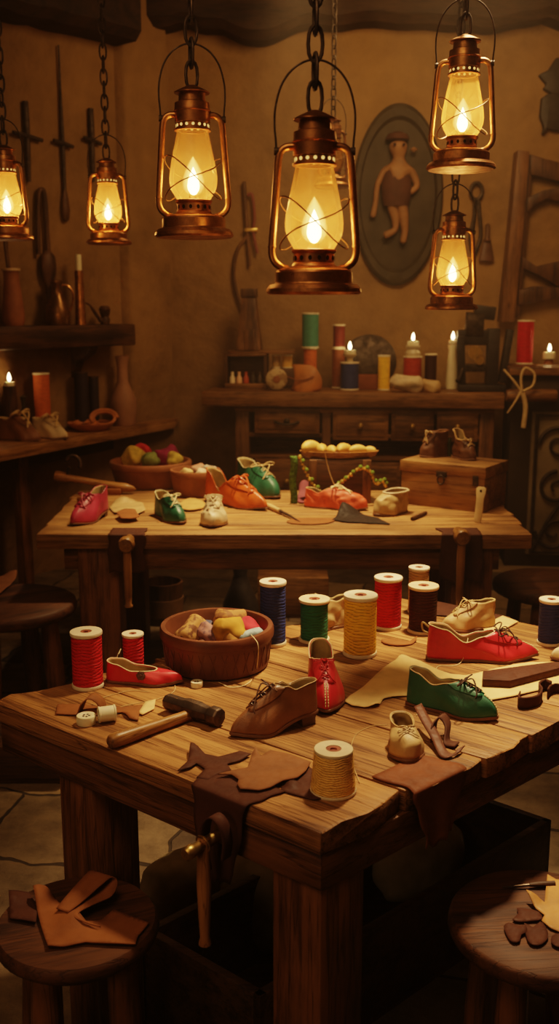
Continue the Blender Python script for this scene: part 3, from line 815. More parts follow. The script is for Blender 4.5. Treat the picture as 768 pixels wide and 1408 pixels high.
lant = [  # centre px, base bottom py, base width px, rotz, label, light energy
    (431, 405, 131, 0.0, 'largest copper lantern, hanging in front in the middle of the room', 5.0),
    (267, 327, 108, 0.12, 'lit copper lantern hanging immediately left of the largest one', 5.0),
    (633, 234, 95, -0.2, 'lit copper lantern hanging highest, at the top right', 6.0),
    (620, 426, 72, 0.15, 'small lit lantern hanging low in front of the dark press machine', 7.0),
    (150, 336, 62, 0.2, 'small lit lantern hanging by the left wall above the candle in a copper tube', 12.0),
    (12, 330, 68, -0.3, 'lit lantern cut by the left edge of the picture, above the clay jug', 12.0),
    (457, 258, 50, 0.5, 'distant unlit lantern mostly hidden behind the largest lantern', 0.0),
]
clab = dict(zip([q_[4] for q_ in lant], ['iron chain above the largest lantern', 'iron chain of the lantern left of the largest', 'short iron chain of the highest lantern at top right', 'iron chain of the low right lantern, rising behind the highest one', 'iron chain of the small lantern by the left wall', 'iron chain of the lantern at the left edge', 'faint iron chain seen right of the chain of the largest lantern']))
LPROTO = lantern_proto(); first = True
for px, py, w_, rz, label, en in lant:
    D = 0.170 * FPX / w_
    p = atdepth(px, py, D)
    p.z += 0.0
    if first:
        o = LPROTO; o.location = p; o.rotation_euler = (0, 0, rz); o['label'] = label; first = False
    else:
        o = dup(LPROTO, p, rz, label)
    o['group'] = 'hanging oil lanterns'
    top = p + Vector((0, 0, 0.304))
    chain('hanging_chain', clab[label], top, CEIL - 0.03, rz + 0.2)
    if en > 0: glow(p + Vector((0, 0, 0.115)), en * LK)
    else:
        for c in list(o.children):
            for g in [c] + list(c.children):
                if g.name.startswith(('flame', 'vent_hole')): bpy.data.objects.remove(g)
# ================================================================== shoes
def shoe(name, label, group, heel, toe, Wf=0.36, Hh=0.36, Hs=0.27, Hf=0.40, Ht=0.15, thr=0.58, wr=0.62, lift=0.0, toe_sharp=0.5,
         spring=0.03, mat=None, lining=None, trim=None, sole=None, lace=None, seam=None, bow=True, rows=3, flaps=True, z=0.76, heel_block=False,
         strap=None, crumple=0.0, seed=1.0, pull=False, cat='shoe', sole_th=0.006, lace_r=0.0014, trim_r=0.0014, L=None):
    h0, t0 = at(*heel, z), at(*toe, z)
    d = t0 - h0
    if L is None: L = d.length
    else:
        dn = Vector((d.x, d.y, 0)).normalized(); h0 = t0 - dn * L
    root = thing(name, label, cat, (h0.x, h0.y, z), math.atan2(d.y, d.x), group)
    W = Wf * L * 0.5
    lining = lining or M_LINING; sole = sole or M_SOLE
    S_tab = [(0, 0.74), (0.12, 0.74), (0.40, 0.68), (0.68, 1.0), (0.85, 0.86 - 0.25 * toe_sharp), (1.0, 0.62 - 0.5 * toe_sharp)]
    def zs(u): return lift * (1 - smooth01(u, 0.22, 0.62)) + spring * L * smooth01(u, 0.72, 1.0) + sole_th
    def outline(th):
        u = 0.5 * (1 - math.cos(th)); s = math.sin(th)
        w = W * interp(S_tab, u) * (abs(s) ** 0.62) * (1 if s >= 0 else -1)
        cx = 0.02 * L * math.sin(u * PI) 
        return u, Vector((u * L, w + cx, zs(u)))
    r0, r1 = 0.015 * L, thr * L
    def rim(th):
        u = 0.5 * (1 - math.cos(th)); s = math.sin(th)
        x = r0 + (r1 - r0) * u
        w = W * 0.74 * wr * (abs(s) ** 0.75) * (1 if s >= 0 else -1) * (1.0 + 0.18 * (0.5 - u))
        h = interp([(0, Hh), (0.22, Hh * 0.82 + Hs * 0.18), (0.55, Hs), (0.8, Hs * 0.4 + Hf * 0.6), (1, Hf)], u) * L
        return Vector((x, w + 0.01 * L, h + lift * (1 - smooth01(u * thr, 0.22, 0.62)) + sole_th))
    def P(th, t):
        u, Sv = outline(th); R = rim(th)
        f = smooth01(u, 0.50, 0.98)
        hz_ = R.z - Sv.z
        flat = Vector((R.x - Sv.x, R.y - Sv.y, 0))
        C1 = Sv - flat * (0.10 * (1 - f) - 0.01 * f) + Vector((0, 0, hz_ * 0.42 * (1 - f) + Ht * L * 1.25 * f))
        C2 = R - flat * (0.08 * (1 - f) + 0.50 * f) - Vector((0, 0, hz_ * 0.34 * (1 - f) + (R.z - Sv.z - Ht * L) * 0.62 * f))
        a = 1 - t
        p = Sv * a ** 3 + C1 * 3 * a * a * t + C2 * 3 * a * t * t + R * t ** 3
        if crumple:
            p = p + Vector((nz(p, 38, seed), nz(p, 38, seed + 3), nz(p, 30, seed + 7))) * crumple * math.sin(PI * min(1, t * 1.15)) * L * 0.05
        return p
    def Nn(th, t):
        e = 0.01
        a = P(th + e, t) - P(th - e, t); b = P(th, min(1, t + e)) - P(th, t - e)
        n = a.cross(b).normalized()
        c = P(th, t) - Vector((0.45 * L, 0, 0.0))
        return n if n.dot(c) > 0 or n.z > 0.2 else -n
    nT, nt_ = 56, 16
    rows_ = [[P(2 * PI * i / nT, j / nt_) for j in range(nt_ + 1)] for i in range(nT)]
    m = MB(); m.grid(rows_, closed_u=True)
    up = m.build('upper', [mat, lining], root, angle=75)
    solidify(up, 0.0028, -1.0, 1, 1 if trim is None else 0)
    # sole
    sm = MB()
    k = 44; o1 = [outline(2 * PI * i / k)[1] for i in range(k)]
    ctr_ = Vector((0.45 * L, 0, 0))
    def ex(p, g): 
        v = Vector((p.x, p.y, 0)) - ctr_; v = v * (1 + g / max(v.length, 1e-4)); return Vector((v.x + ctr_.x, v.y + ctr_.y, p.z))
    rws = [[ex(p, 0.001) + Vector((0, 0, 0.001)) for p in o1], [ex(p, 0.0028) + Vector((0, 0, -0.001)) for p in o1], [ex(p, 0.0025) + Vector((0, 0, -sole_th + 0.0008)) for p in o1], [ex(p, 0.0005) + Vector((0, 0, -sole_th)) for p in o1]]
    sm.grid(rws, closed_v=True)
    n0 = len(rws) * k
    # bottom and top closures as strips from side to side
    def close(row, flip):
        r_ = rws[row]; base = len(sm.v)
        sm.add(r_, [])
        for i in range(k // 2):
            a, b = base + i, base + (i + 1)
            c, e = base + (k - i - 1) % k, base + (k - i) % k
            fs = (a, b, c) if e == a else ((a, b, c, e) if b != c else (a, b, e))
            sm.f.append(fs if flip else tuple(reversed(fs))); sm.mi.append(0)
    close(0, False); close(3, True)
    so = sm.build('sole', sole, root, angle=50)
    if heel_block or lift > 0.008:
        hb = MB(); hp = [o for o in o1 if o.x < 0.27 * L]
        hp.sort(key=lambda p: math.atan2(p.y, p.x - 0.14 * L))
        top_ = [ex(p, -0.001) for p in hp]; 
        hb.grid([[Vector(((p.x - 0.12 * L) * 0.86 + 0.115 * L, p.y * 0.85, 0.0)) for p in top_], [Vector(((p.x - 0.12 * L) * 0.88 + 0.12 * L, p.y * 0.88, lift * 0.4)) for p in top_], [Vector((p.x, p.y, p.z - sole_th)) for p in top_]], closed_v=True, cap0=True, cap1=True)
        hb.build('heel', M_LDARK, root, angle=45)
    if trim:
        t_ = MB(); t_.tube([P(2 * PI * i / 60, 1.0) + Vector((0, 0, 0.0005)) for i in range(60)], trim_r, 6, closed=True)
        t_.build('collar_trim', trim, root)
    if flaps:
        fm = MB()
        for s in (-1, 1):
            rr = []
            for i in range(13):
                q = i / 12; th = PI + s * (0.10 + 0.80 * q)
                t_lo = 0.56 + 0.30 * max(0, (q - 0.55) / 0.45) - 0.05 * math.sin(PI * q)
                rr.append([P(th, t_lo + (0.998 - t_lo) * j / 7) + Nn(th, t_lo + (0.99 - t_lo) * j / 7) * 0.0016 for j in range(8)])
            fm.grid(rr)
        fo = fm.build('lacing_flap', mat, root, angle=75)
        solidify(fo, 0.0024, 0.0)
    if lace:
        lm = MB()
        if rows:
            for r_ in range(rows):
                t = 0.64 + 0.32 * r_ / max(1, rows - 1) if rows > 1 else 0.9
                for s in (-1, 1):
                    a, b = PI + s * 0.20, PI - s * 0.20
                    t2 = min(0.99, t + (0.05 if rows > 1 else 0.0))
                    pts = [P(a, t) + Nn(a, t) * 0.0022, P(PI + s * 0.1, t) + Nn(PI, t) * 0.0050, P(PI, (t + t2) / 2) + Nn(PI, t) * (0.0050 + 0.0012 * s), P(PI - s * 0.1, t2) + Nn(PI, t2) * 0.0050, P(b, t2) + Nn(b, t2) * 0.0022]
                    lm.tube(spline(pts, 4), lace_r, 6)
        c = P(PI, 0.95) + Nn(PI, 0.95) * 0.005
        if bow:
            B = L * 0.16 * (bow if isinstance(bow, float) else 1.0)
            for s in (-1, 1):
                lm.tube(spline([c, c + Vector((B * 0.25, s * B * 0.45, B * 0.28)), c + Vector((B * 0.2, s * B * 0.95, B * 0.18)), c + Vector((B * -0.05, s * B * 0.95, B * -0.02)), c + Vector((-B * 0.05, s * B * 0.4, B * 0.05)), c], 6), lace_r, 6)
                lm.tube(spline([c, c + Vector((B * 0.5, s * B * 0.35, B * 0.12)), P(PI + s * 0.35, 0.62) + Nn(PI + s * 0.35, 0.62) * 0.004, P(PI + s * 0.62, 0.5) + Nn(PI + s * 0.62, 0.5) * 0.003], 5), lace_r, 6)
            lm.lathe([(0.0001, -2 * lace_r), (1.9 * lace_r, -lace_r), (1.9 * lace_r, lace_r), (0.0001, 2 * lace_r)], 8, Matrix.Translation(c))
        if lm.v: lm.build('lace', lace, root)
    if seam:
        s_ = MB()
        n = 9
        for i in range(n):
            t = 0.06 + 0.50 * i / n
            for s in ((-1, 1) if seam[1] > 1 else (0,)):
                th = PI + s * 0.04
                s_.tube([P(th, t) + Nn(th, t) * 0.0008, P(th, t + 0.016) + Nn(th, t) * 0.0020, P(th, t + 0.040) + Nn(th, t) * 0.0010], 0.0013, 5)
        s_.build('stitching', seam[0], root)
    if strap:
        s_ = MB(); s_.tube(spline([P(PI * 0.62, 0.97), P(PI * 0.75, 1.0) + Vector((0, 0, 0.012)), P(PI * 1.25, 1.0) + Vector((0, 0, 0.012)), P(PI * 1.38, 0.97)], 6), 0.004, 8)
        s_.build('strap', strap, root)
    if pull:
        s_ = MB(); c = P(0, 0.92)
        s_.tube(spline([c + Vector((-0.001, -0.006, 0)), c + Vector((-0.014, -0.007, 0.012)), c + Vector((-0.018, 0, 0.008)), c + Vector((-0.014, 0.007, -0.012)), c + Vector((-0.001, 0.006, -0.02))], 5), 0.0024, 8)
        s_.build('heel_loop', lining, root)
    return root, P, Nn

G1 = 'shoes on the nearest workbench'
G2 = 'small shoes on the far work table'
# --- nearest workbench
r, P, Nn = shoe('ballet_flat', 'low red flat shoe with dark rosette behind the tall red spool', G1, (147, 936), (251, 941),
     Wf=0.36, Hh=0.25, Hs=0.155, Hf=0.15, Ht=0.10, thr=0.66, wr=0.98, toe_sharp=0.8, mat=M_LRED, trim=M_CORDP, flaps=False, bow=False, seed=2.0)
ro = MB(); c = P(-0.62 * PI + 2 * PI, 0.62)
th = PI * 1.42; c = P(th, 0.66); n_ = Nn(th, 0.66); n_ = n_ if n_.y < 0 else -n_
q = n_.to_track_quat('Z', 'Y').to_matrix().to_4x4()
for i in range(6):
    a_ = 2 * PI * i / 6
    ro.lathe([(0.0001, 0.0), (0.0055, 0.001), (0.0055, 0.003), (0.0001, 0.0045)], 10, Matrix.Translation(c) @ q @ Matrix.Translation((0.006 * math.cos(a_), 0.006 * math.sin(a_), 0)))
ro.lathe([(0.0001, 0.0), (0.004, 0.002), (0.003, 0.006), (0.0001, 0.0065)], 10, Matrix.Translation(c) @ q)
ro.build('rosette', M_LDARK, r)
shoe('lace_up_shoe', 'brown leather lace-up shoe with pointed toe and raised heel', G1, (434, 990), (317, 1013),
     Wf=0.37, Hh=0.34, Hs=0.30, Hf=0.44, Ht=0.12, thr=0.50, wr=0.66, lift=0.022, toe_sharp=0.55, mat=M_LBROWN, trim=M_LTAN, lace=M_LDARK, seam=None, lace_r=0.0017, seed=3.0, spring=0.02)
shoe('lace_up_shoe', 'red lace-up shoe with white seam, toe pointing at the viewer beside the brown shoe', G1, (436, 931), (449, 984),
     Wf=0.40, Hh=0.40, Hs=0.30, Hf=0.37, Ht=0.14, thr=0.56, wr=0.80, toe_sharp=0.30, mat=M_LRED, trim=M_CORDP, lace=M_LRED, seam=(M_CORDP, 2), bow=0.6, seed=4.0)
shoe('lace_up_shoe', 'dark green lace-up shoe with stitched toe standing on the nearest workbench', G1, (560, 965), (683, 992),
     Wf=0.38, Hh=0.37, Hs=0.26, Hf=0.32, Ht=0.15, thr=0.58, wr=0.72, toe_sharp=0.30, mat=M_LGREEN, trim=M_LTAN, lace=M_CORDD, seam=(M_CORDP, 1), seed=5.0, pull=False, lace_r=0.0017)
shoe('lace_up_shoe', 'long red lace-up shoe with pale piping, heel loop and dark bow', G1, (586, 905), (739, 906),
     Wf=0.33, Hh=0.30, Hs=0.155, Hf=0.235, Ht=0.065, thr=0.60, wr=0.80, toe_sharp=0.85, mat=M_LRED, trim=M_CORDP, lace=M_CORDD, seam=(M_CORDP, 1), seed=6.0, pull=True, lace_r=0.0018)
shoe('ankle_boot', 'soft tan ankle boot with a cord lace standing behind the long red shoe', G1, (679, 861), (606, 867),
     Wf=0.42, Hh=0.47, Hs=0.44, Hf=0.45, Ht=0.15, thr=0.46, wr=0.66, toe_sharp=0.25, mat=M_LTAN, lace=M_CORD, seed=7.0, crumple=0.6, spring=0.02, cat='boot', flaps=True)
shoe('ankle_boot', 'soft tan boot with a loose cord half hidden behind the green spool', G1, (478, 858), (420, 866),
     Wf=0.5, Hh=0.62, Hs=0.55, Hf=0.62, Ht=0.25, thr=0.6, wr=0.75, toe_sharp=0.1, mat=M_LTAN, lace=M_CORD, bow=1.4, seed=8.0, crumple=1.4, cat='boot')
shoe('baby_bootie', 'tiny tan gathered bootie at the front of the nearest workbench', G1, (546, 1015), (563, 1051),
     Wf=0.60, Hh=0.44, Hs=0.40, Hf=0.40, Ht=0.30, thr=0.60, wr=0.85, toe_sharp=0.0, mat=M_LTAN, trim=M_LTAN, lace=M_LTAN, bow=0.8, rows=1, flaps=False, seed=9.0, crumple=1.2, cat='bootie')
shoe('soft_shoe', 'cream shoe cut by the right edge behind the curled leather strips', G1, (838, 905), (757, 908),
     Wf=0.36, Hh=0.30, Hs=0.22, Hf=0.26, Ht=0.13, thr=0.6, wr=0.8, toe_sharp=0.3, mat=M_LCREAM, bow=False, flaps=False, seed=10.0)
# --- far table
shoe('lace_up_shoe', 'magenta lace-up shoe at the left end of the far table', G2, (147, 706), (99, 724),
     Wf=0.38, Hh=0.38, Hs=0.30, Hf=0.38, Ht=0.15, thr=0.52, wr=0.74, toe_sharp=0.2, mat=M_LMAG, trim=M_LMAG, lace=M_LMAG, bow=0.8, seed=11.0, lift=0.02, lace_r=0.003, L=0.27)
shoe('lace_up_shoe', 'green lace-up shoe with long pale laces, left of the cream shoe', G2, (205, 700), (250, 722),
     Wf=0.38, Hh=0.36, Hs=0.27, Hf=0.36, Ht=0.15, thr=0.54, wr=0.76, toe_sharp=0.15, mat=M_LGREEN, trim=M_CORDP, lace=M_CORDP, bow=0.9, seed=12.0, lace_r=0.0025, L=0.27)
shoe('soft_shoe', 'cream gathered shoe pointing at the viewer on the far table', G2, (297, 698), (291, 727),
     Wf=0.46, Hh=0.34, Hs=0.28, Hf=0.38, Ht=0.17, thr=0.46, wr=0.70, toe_sharp=0.15, mat=M_LCREAM, trim=M_LCREAM, lace=M_LCREAM, bow=0.9, seed=13.0, crumple=0.8, lace_r=0.003, L=0.26)
shoe('slipper', 'shiny orange shoe with a high back and knotted strap on the far table', G2, (285, 688), (367, 703),
     Wf=0.34, Hh=0.40, Hs=0.18, Hf=0.33, Ht=0.10, thr=0.50, wr=0.80, toe_sharp=0.6, mat=M_LORANGE, trim=M_LORANGE, lace=M_LORANGE, bow=0.8, seed=14.0, lace_r=0.004)
shoe('lace_up_shoe', 'green lace-up shoe at the back of the far table, right of the small bowl', G2, (330, 672), (381, 687),
     Wf=0.42, Hh=0.44, Hs=0.34, Hf=0.40, Ht=0.17, thr=0.54, wr=0.76, toe_sharp=0.2, mat=M_LGREEN, trim=M_CORDP, lace=M_CORD, bow=1.2, seed=15.0, lace_r=0.0025)
shoe('slipper', 'coral soft shoe lying before the tray of yellow rolls', G2, (419, 696), (505, 702),
     Wf=0.38, Hh=0.28, Hs=0.22, Hf=0.30, Ht=0.18, thr=0.42, wr=0.7, toe_sharp=0.2, mat=M_LCORAL, lace=M_CORDP, bow=1.0, seed=16.0, crumple=0.8, flaps=False, lace_r=0.003)
shoe('baby_bootie', 'cream leather bootie like a small pouch beside the wooden chest', G2, (556, 702), (516, 710),
     Wf=0.60, Hh=0.48, Hs=0.47, Hf=0.46, Ht=0.30, thr=0.66, wr=1.0, toe_sharp=0.0, mat=M_LTAN, trim=M_LCREAM, lace=M_LCREAM, bow=False, rows=0, flaps=False, seed=17.0, crumple=1.0, trim_r=0.006, cat='bootie')

# ================================================================== thread spools and other turned things
def standpos(px, w, ybase, z):
    p = at(px, ybase, z); r = 0.5 * w * mpp(p)
    y = p.y + r
    if abs(z - BZ) < 1e-4:
        xx = bpos(px, 0.2).x; y = max(bfront(xx) + r + 0.02, min(y, bfront(xx) + bd - r - 0.05))
    c = aty(px, ybase, y); c.z = z
    if abs(z - CZ) < 1e-4: y = min(y, cb.location.y + 0.40); c = aty(px, ybase, y); c.z = z
    if abs(z - CTZ) < 1e-4:
        while (c - LW_A).dot(LW_N) < r + 0.03:
            y -= 0.01; c = aty(px, ybase, y); c.z = z
    return c, 0.5 * w * mpp(c)
def height(px, ytop, c, r):
    return aty(px, ytop, c.y + r * 0.95).z - c.z
def spool(name, label, group, px, w, ytop, ybase, mat, z=0.76, fl=1.0, flange=None, taper=1.0, over=0.06, cat='thread spool', hole=0.36, rim=0.045):
    c, r = standpos(px, w, ybase, z); h = height(px, ytop, c, r)
    return spool_at(name, label, group, c, r, h, mat, flange, taper, over, cat, hole, rim)
def spool_at(name, label, group, c, r, h, mat, flange=None, taper=1.0, over=0.06, cat='thread spool', hole=0.36, rim=0.045):
    t = thing(name, label, cat, c, random.uniform(0, 6), group)
    ft = max(0.004, min(0.009, h * rim + 0.002)); flange = flange or M_FLANGE_W
    rt = r * taper
    f = MB(); f.lathe([(0.001, 0), (r * 0.985, 0), (r, ft * 0.3), (r, ft * 0.7), (r * 0.98, ft), (0.001, ft)], 36, cap=False); f.build('flange', flange, t, angle=50)
    f = MB(); f.lathe([(rt * hole, h - ft), (rt * 0.98, h - ft), (rt, h - ft * 0.7), (rt, h - ft * 0.3), (rt * 0.98, h), (rt * hole, h), (rt * hole, h - 0.006), (0.001, h - 0.006)], 36, cap=False); fo = f.build('flange', flange, t, angle=50)
    k = MB(); k.lathe([(rt * hole * 0.98, h - 0.006), (rt * hole * 0.98, h - 0.0012), (rt * hole * 0.45, h - 0.0012), (rt * hole * 0.42, h - 0.0045), (0.001, h - 0.0045)], 24, cap=False); k.build('core', M_CORE, fo, angle=40)
    b = MB(); rows = []
    n = 64
    for i in range(n + 1):
        z_ = ft + (h - 2 * ft) * i / n
        rr = (r + (rt - r) * (z_ / h)) * (1 - over)
        rr *= 1 + 0.010 * nz((i * 0.9, 0, r * 90), 0.8) - (0.03 if i in (0, n) else 0)
        rows.append((rr, z_))
    b.lathe(rows, 40); b.build('thread_winding', mat, t, angle=70)
    return t
GS = 'thread spools on the nearest workbench'
spool('thread_spool', 'tall red thread spool at the left corner of the nearest workbench', GS, 121.5, 44, 861, 951, M_RED)
spool('thread_spool', 'small red thread spool behind the red flat shoe', GS, 184, 30, 866, 925, M_RED)
spool('thread_spool', 'blue thread spool standing right behind the carved bowl', GS, 375, 37, 794, 891, M_BLUE)
spool('thread_spool', 'short green thread spool with wide wooden ends', GS, 431.5, 43, 817, 887, M_GREEN, flange=M_FLANGE, over=0.13)
spool('thread_spool', 'yellow thread spool beside the green one', GS, 494, 47, 811, 907, M_YELLOW)
spool('thread_spool', 'tall red thread spool between the yellow and dark brown spools', GS, 532, 39, 788, 868, M_RED)
spool('thread_spool', 'dark brown thread spool in front of the small tan one', GS, 580, 42, 799, 874, M_BROWN, flange=M_FLANGE, over=0.10)
spool('thread_spool', 'small tan thread spool peeping over the dark brown one', GS, 574, 29, 776, 846, M_TAN, flange=M_FLANGE_W)
spool('thread_spool', 'blue thread spool near the right edge of the nearest workbench', GS, 754, 33, 819, 890, M_BLUE)
cone = spool('thread_cone', 'pale tapered cone of cream yarn at the near corner of the workbench', None, 457.5, 64, 1016, 1102, M_CREAM, taper=0.84, over=0.02, flange=plain('cone_end', (0.72, 0.58, 0.38), 0.6, 0.3, 0.15, 30), hole=0.40)

# small white bobbins
def puck(px, w, ytop, ybase, label):
    c, r = standpos(px, w, ybase, 0.76); h = 0.016 * r / 0.018
    t = thing('thread_bobbin', label, 'bobbin', c, 0, 'white bobbins on the nearest workbench')
    m = MB(); m.lathe([(0.001, 0), (r * 0.96, 0), (r, 0.002), (r, h - 0.002), (r * 0.95, h), (r * 0.55, h), (r * 0.5, h - 0.001), (0.001, h - 0.001)], 30, cap=False); m.build('body', M_WAX, t, angle=45)
    m = MB()
    for i in range(5):
        a_ = 2 * PI * i / 5
        m.lathe([(0.0001, h - 0.001), (r * 0.12, h - 0.001), (r * 0.12, h - 0.0004), (0.0001, h - 0.0003)], 8, Matrix.Translation((r * 0.3 * math.cos(a_), r * 0.3 * math.sin(a_), 0)))
    m.build('thread_hole', M_INK, t)
puck(119, 27, 982, 1000, 'round white bobbin lying flat before the tall red spool')
puck(270.5, 17, 934, 947, 'little white bobbin lying alone in front of the carved bowl')
c = at(147, 992, 0.76); r = 0.018
t = thing('thread_bobbin', 'white bobbin tipped on its side by the leather strip', 'bobbin', c, 0.35, 'white bobbins on the nearest workbench')
m = MB(); M = Matrix.Translation((-0.018, 0, r)) @ Matrix.Rotation(PI / 2, 4, 'Y')
m.lathe([(r * 0.5, 0.003), (r * 0.55, 0), (r, 0), (r, 0.003), (r * 0.93, 0.004), (r * 0.93, 0.033), (r, 0.034), (r, 0.037), (r * 0.3, 0.037), (r * 0.3, 0.03)], 28, M, cap=False); m.build('body', M_WAX, t, angle=45)
m = MB(); m.lathe([(0.0001, 0.0035), (r * 0.52, 0.0035), (r * 0.5, 0.004), (0.0001, 0.004)], 20, M, cap=False); m.build('core', M_CORE, t)

# ---------------------------------------------------------------- bowls
def bowl(name, label, px, w, ytop, ybase, mat, z, group=None, taper=0.86, th=0.10, carve=False):
    c, r = standpos(px, w, ybase, z)
    c, _ = standpos(px, w * taper, ybase, z)
    h = height(px, ytop, c, r)
    t = thing(name, label, 'bowl', c, 0.3, group)
    m = MB(); rb = r * taper; ti = r * th
    m.lathe([(0.001, 0), (rb * 0.95, 0), (rb, 0.004), (r * 0.955, h * 0.68), (r * 0.965, h * 0.74), (r * 0.995, h * 0.76), (r, h * 0.84), (r * 0.995, h * 0.95), (r * 0.975, h), (r - ti, h), (r - ti * 1.3, h * 0.9), (rb - ti, h * 0.25), (rb * 0.6, h * 0.14), (0.001, h * 0.12)], 56, cap=False)
    m.build('body', mat, t, angle=40)
    if carve:
        k = MB()
        n = 30
        for i in range(n):
            for s in (-1, 1):
                pts = []
                for j in range(7):
                    q = j / 6; a_ = 2 * PI * (i + s * 0.5 * (q - 0.5)) / n; zz = h * (0.14 + 0.5 * q); rr = rb + (r * 0.955 - rb) * zz / (h * 0.68) + 0.0004
                    pts.append((rr * math.cos(a_), rr * math.sin(a_), zz))
                k.tube(pts, 0.0011, 5)
        k.build('carved_pattern', mat, t)
    return t, c, r, h
BWL, bc, brr, bh = bowl('carved_bowl', 'large carved brown bowl full of cloth rolls on the nearest workbench', 299, 155, 836, 936, M_BOWL, 0.76, None, 0.90, 0.10, True)
fb1, f1c, f1r, f1h = bowl('wide_bowl', 'wide brown bowl of coloured wool on the far table', 208, 112, 625, 674, M_CLAY, 0.76, None, 0.84, 0.09)
fb2, f2c, f2r, f2h = bowl('small_bowl', 'small brown bowl of pebble-like cloth bits, right of the wide bowl', 269, 70, 640, 685, M_CLAY, 0.76, None, 0.84, 0.11)

def patterned(name, a, b, sc_=60, kind='noise'):
    m, nt, out = newmat(name); L = nt.links
    n = N(nt, 'ShaderNodeTexNoise', Scale=sc_, Detail=2.0) if kind == 'noise' else N(nt, 'ShaderNodeTexWave', Scale=sc_, Distortion=3.0)
    L.new(coords(nt), n.inputs['Vector'])
    c = ramp(nt, n.outputs['Fac'], [(0.45, a), (0.55, b)])
    bs = N(nt, 'ShaderNodeBsdfPrincipled', Roughness=0.8); L.new(c, bs.inputs['Base Color'])
    L.new(bump(nt, n.outputs['Fac'], 0.3, 0.003), bs.inputs['Normal']); L.new(bs.outputs[0], out.inputs[0])
    return m
def cloth_roll(label, c, size, rot, mat, group, seed=0.0, name='cloth_roll', cat='cloth roll'):
    """a soft rolled-up piece of cloth: squarish ends with folds along it"""
    sx, sy, sz = size; rows = []
    n, k = 22, 30
    for i in range(n + 1):
        u = i / n; e = min(1.0, (math.sin(PI * min(max(u, 0.0), 1.0)) * 1.9) ** 0.5) if 0 < u < 1 else 0.02
        row = []
        for j in range(k):
            a_ = 2 * PI * j / k
            f = 1 + 0.12 * math.sin(3 * a_ + 5 * u + seed) + 0.16 * nz((math.cos(a_) * 1.3, math.sin(a_) * 1.3, u * 2.0), 1.1, seed)
            f *= 0.85 + 0.30 * u
            row.append(Vector(((u - 0.5) * 2 * sx, math.cos(a_) * sy * e * f, math.sin(a_) * sz * e * f)))
        rows.append(row)
    m = MB(); m.grid(rows, closed_v=True, cap0=True, cap1=True)
    R = Euler(rot).to_matrix()
    m.v = [tuple(R @ Vector(v)) for v in m.v]
    zmin = min(v[2] for v in m.v)
    o = m.build(name, mat, loc=c, angle=80)
    return tag(o, label, cat, group)
GC = 'cloth rolls in the carved bowl'
zb = bc.z + bh * 0.12
def inb(px, py, zz):  return at(px, py, zz)
rl = [((262, 868), (0.050, 0.030, 0.026), (0, -0.35, 0.9), patterned('tan_print', (0.42, 0.22, 0.07), (0.16, 0.065, 0.025)), 'tan printed cloth roll at the left in the carved bowl'),
      ((277, 862), (0.036, 0.020, 0.018), (0, 0.2, 0.1), patterned('blue_print', (0.05, 0.06, 0.12), (0.14, 0.10, 0.12)), 'dark blue cloth roll in the carved bowl'),
      ((288, 872), (0.042, 0.022, 0.022), (0.3, 0.3, -0.9), patterned('mauve_print', (0.34, 0.17, 0.15), (0.16, 0.085, 0.10)), 'mauve striped cloth roll in the middle of the carved bowl'),
      ((316, 853), (0.046, 0.032, 0.030), (0, 0.35, 0.5), patterned('ochre_print', (0.38, 0.18, 0.05), (0.22, 0.09, 0.03)), 'ochre cloth roll on top at the back of the carved bowl'),
      ((314, 866), (0.042, 0.034, 0.030), (0.2, 0.2, 0.3), plain('mustard_cloth', (0.50, 0.26, 0.045), 0.8, 0.2, 0.3, 30), 'mustard cloth roll in front of the ochre one'),
      ((322, 876), (0.036, 0.026, 0.022), (0, 0.1, 0.6), plain('brown_gold_cloth', (0.36, 0.17, 0.045), 0.8, 0.2, 0.4, 30), 'brown gold cloth roll low at the front of the carved bowl'),
      ((340, 864), (0.034, 0.026, 0.024), (0, 0.5, -0.8), plain('red_cloth', (0.50, 0.04, 0.06), 0.8, 0.2, 0.3, 30), 'red cloth roll at the right in the carved bowl'),
      ((343, 876), (0.040, 0.024, 0.020), (0.1, 0.0, 0.25), patterned('light_blue_print', (0.30, 0.40, 0.42), (0.22, 0.28, 0.30)), 'light blue cloth roll with a thread, against the carved bowl rim')]
for i, (pp, sz_, rt_, mt_, lb_) in enumerate(rl):
    zz = bc.z + bh * (0.74 if i not in (3, 4) else 0.90)
    cloth_roll(lb_, inb(pp[0], pp[1], zz), sz_, rt_, mt_, GC, i * 1.7)
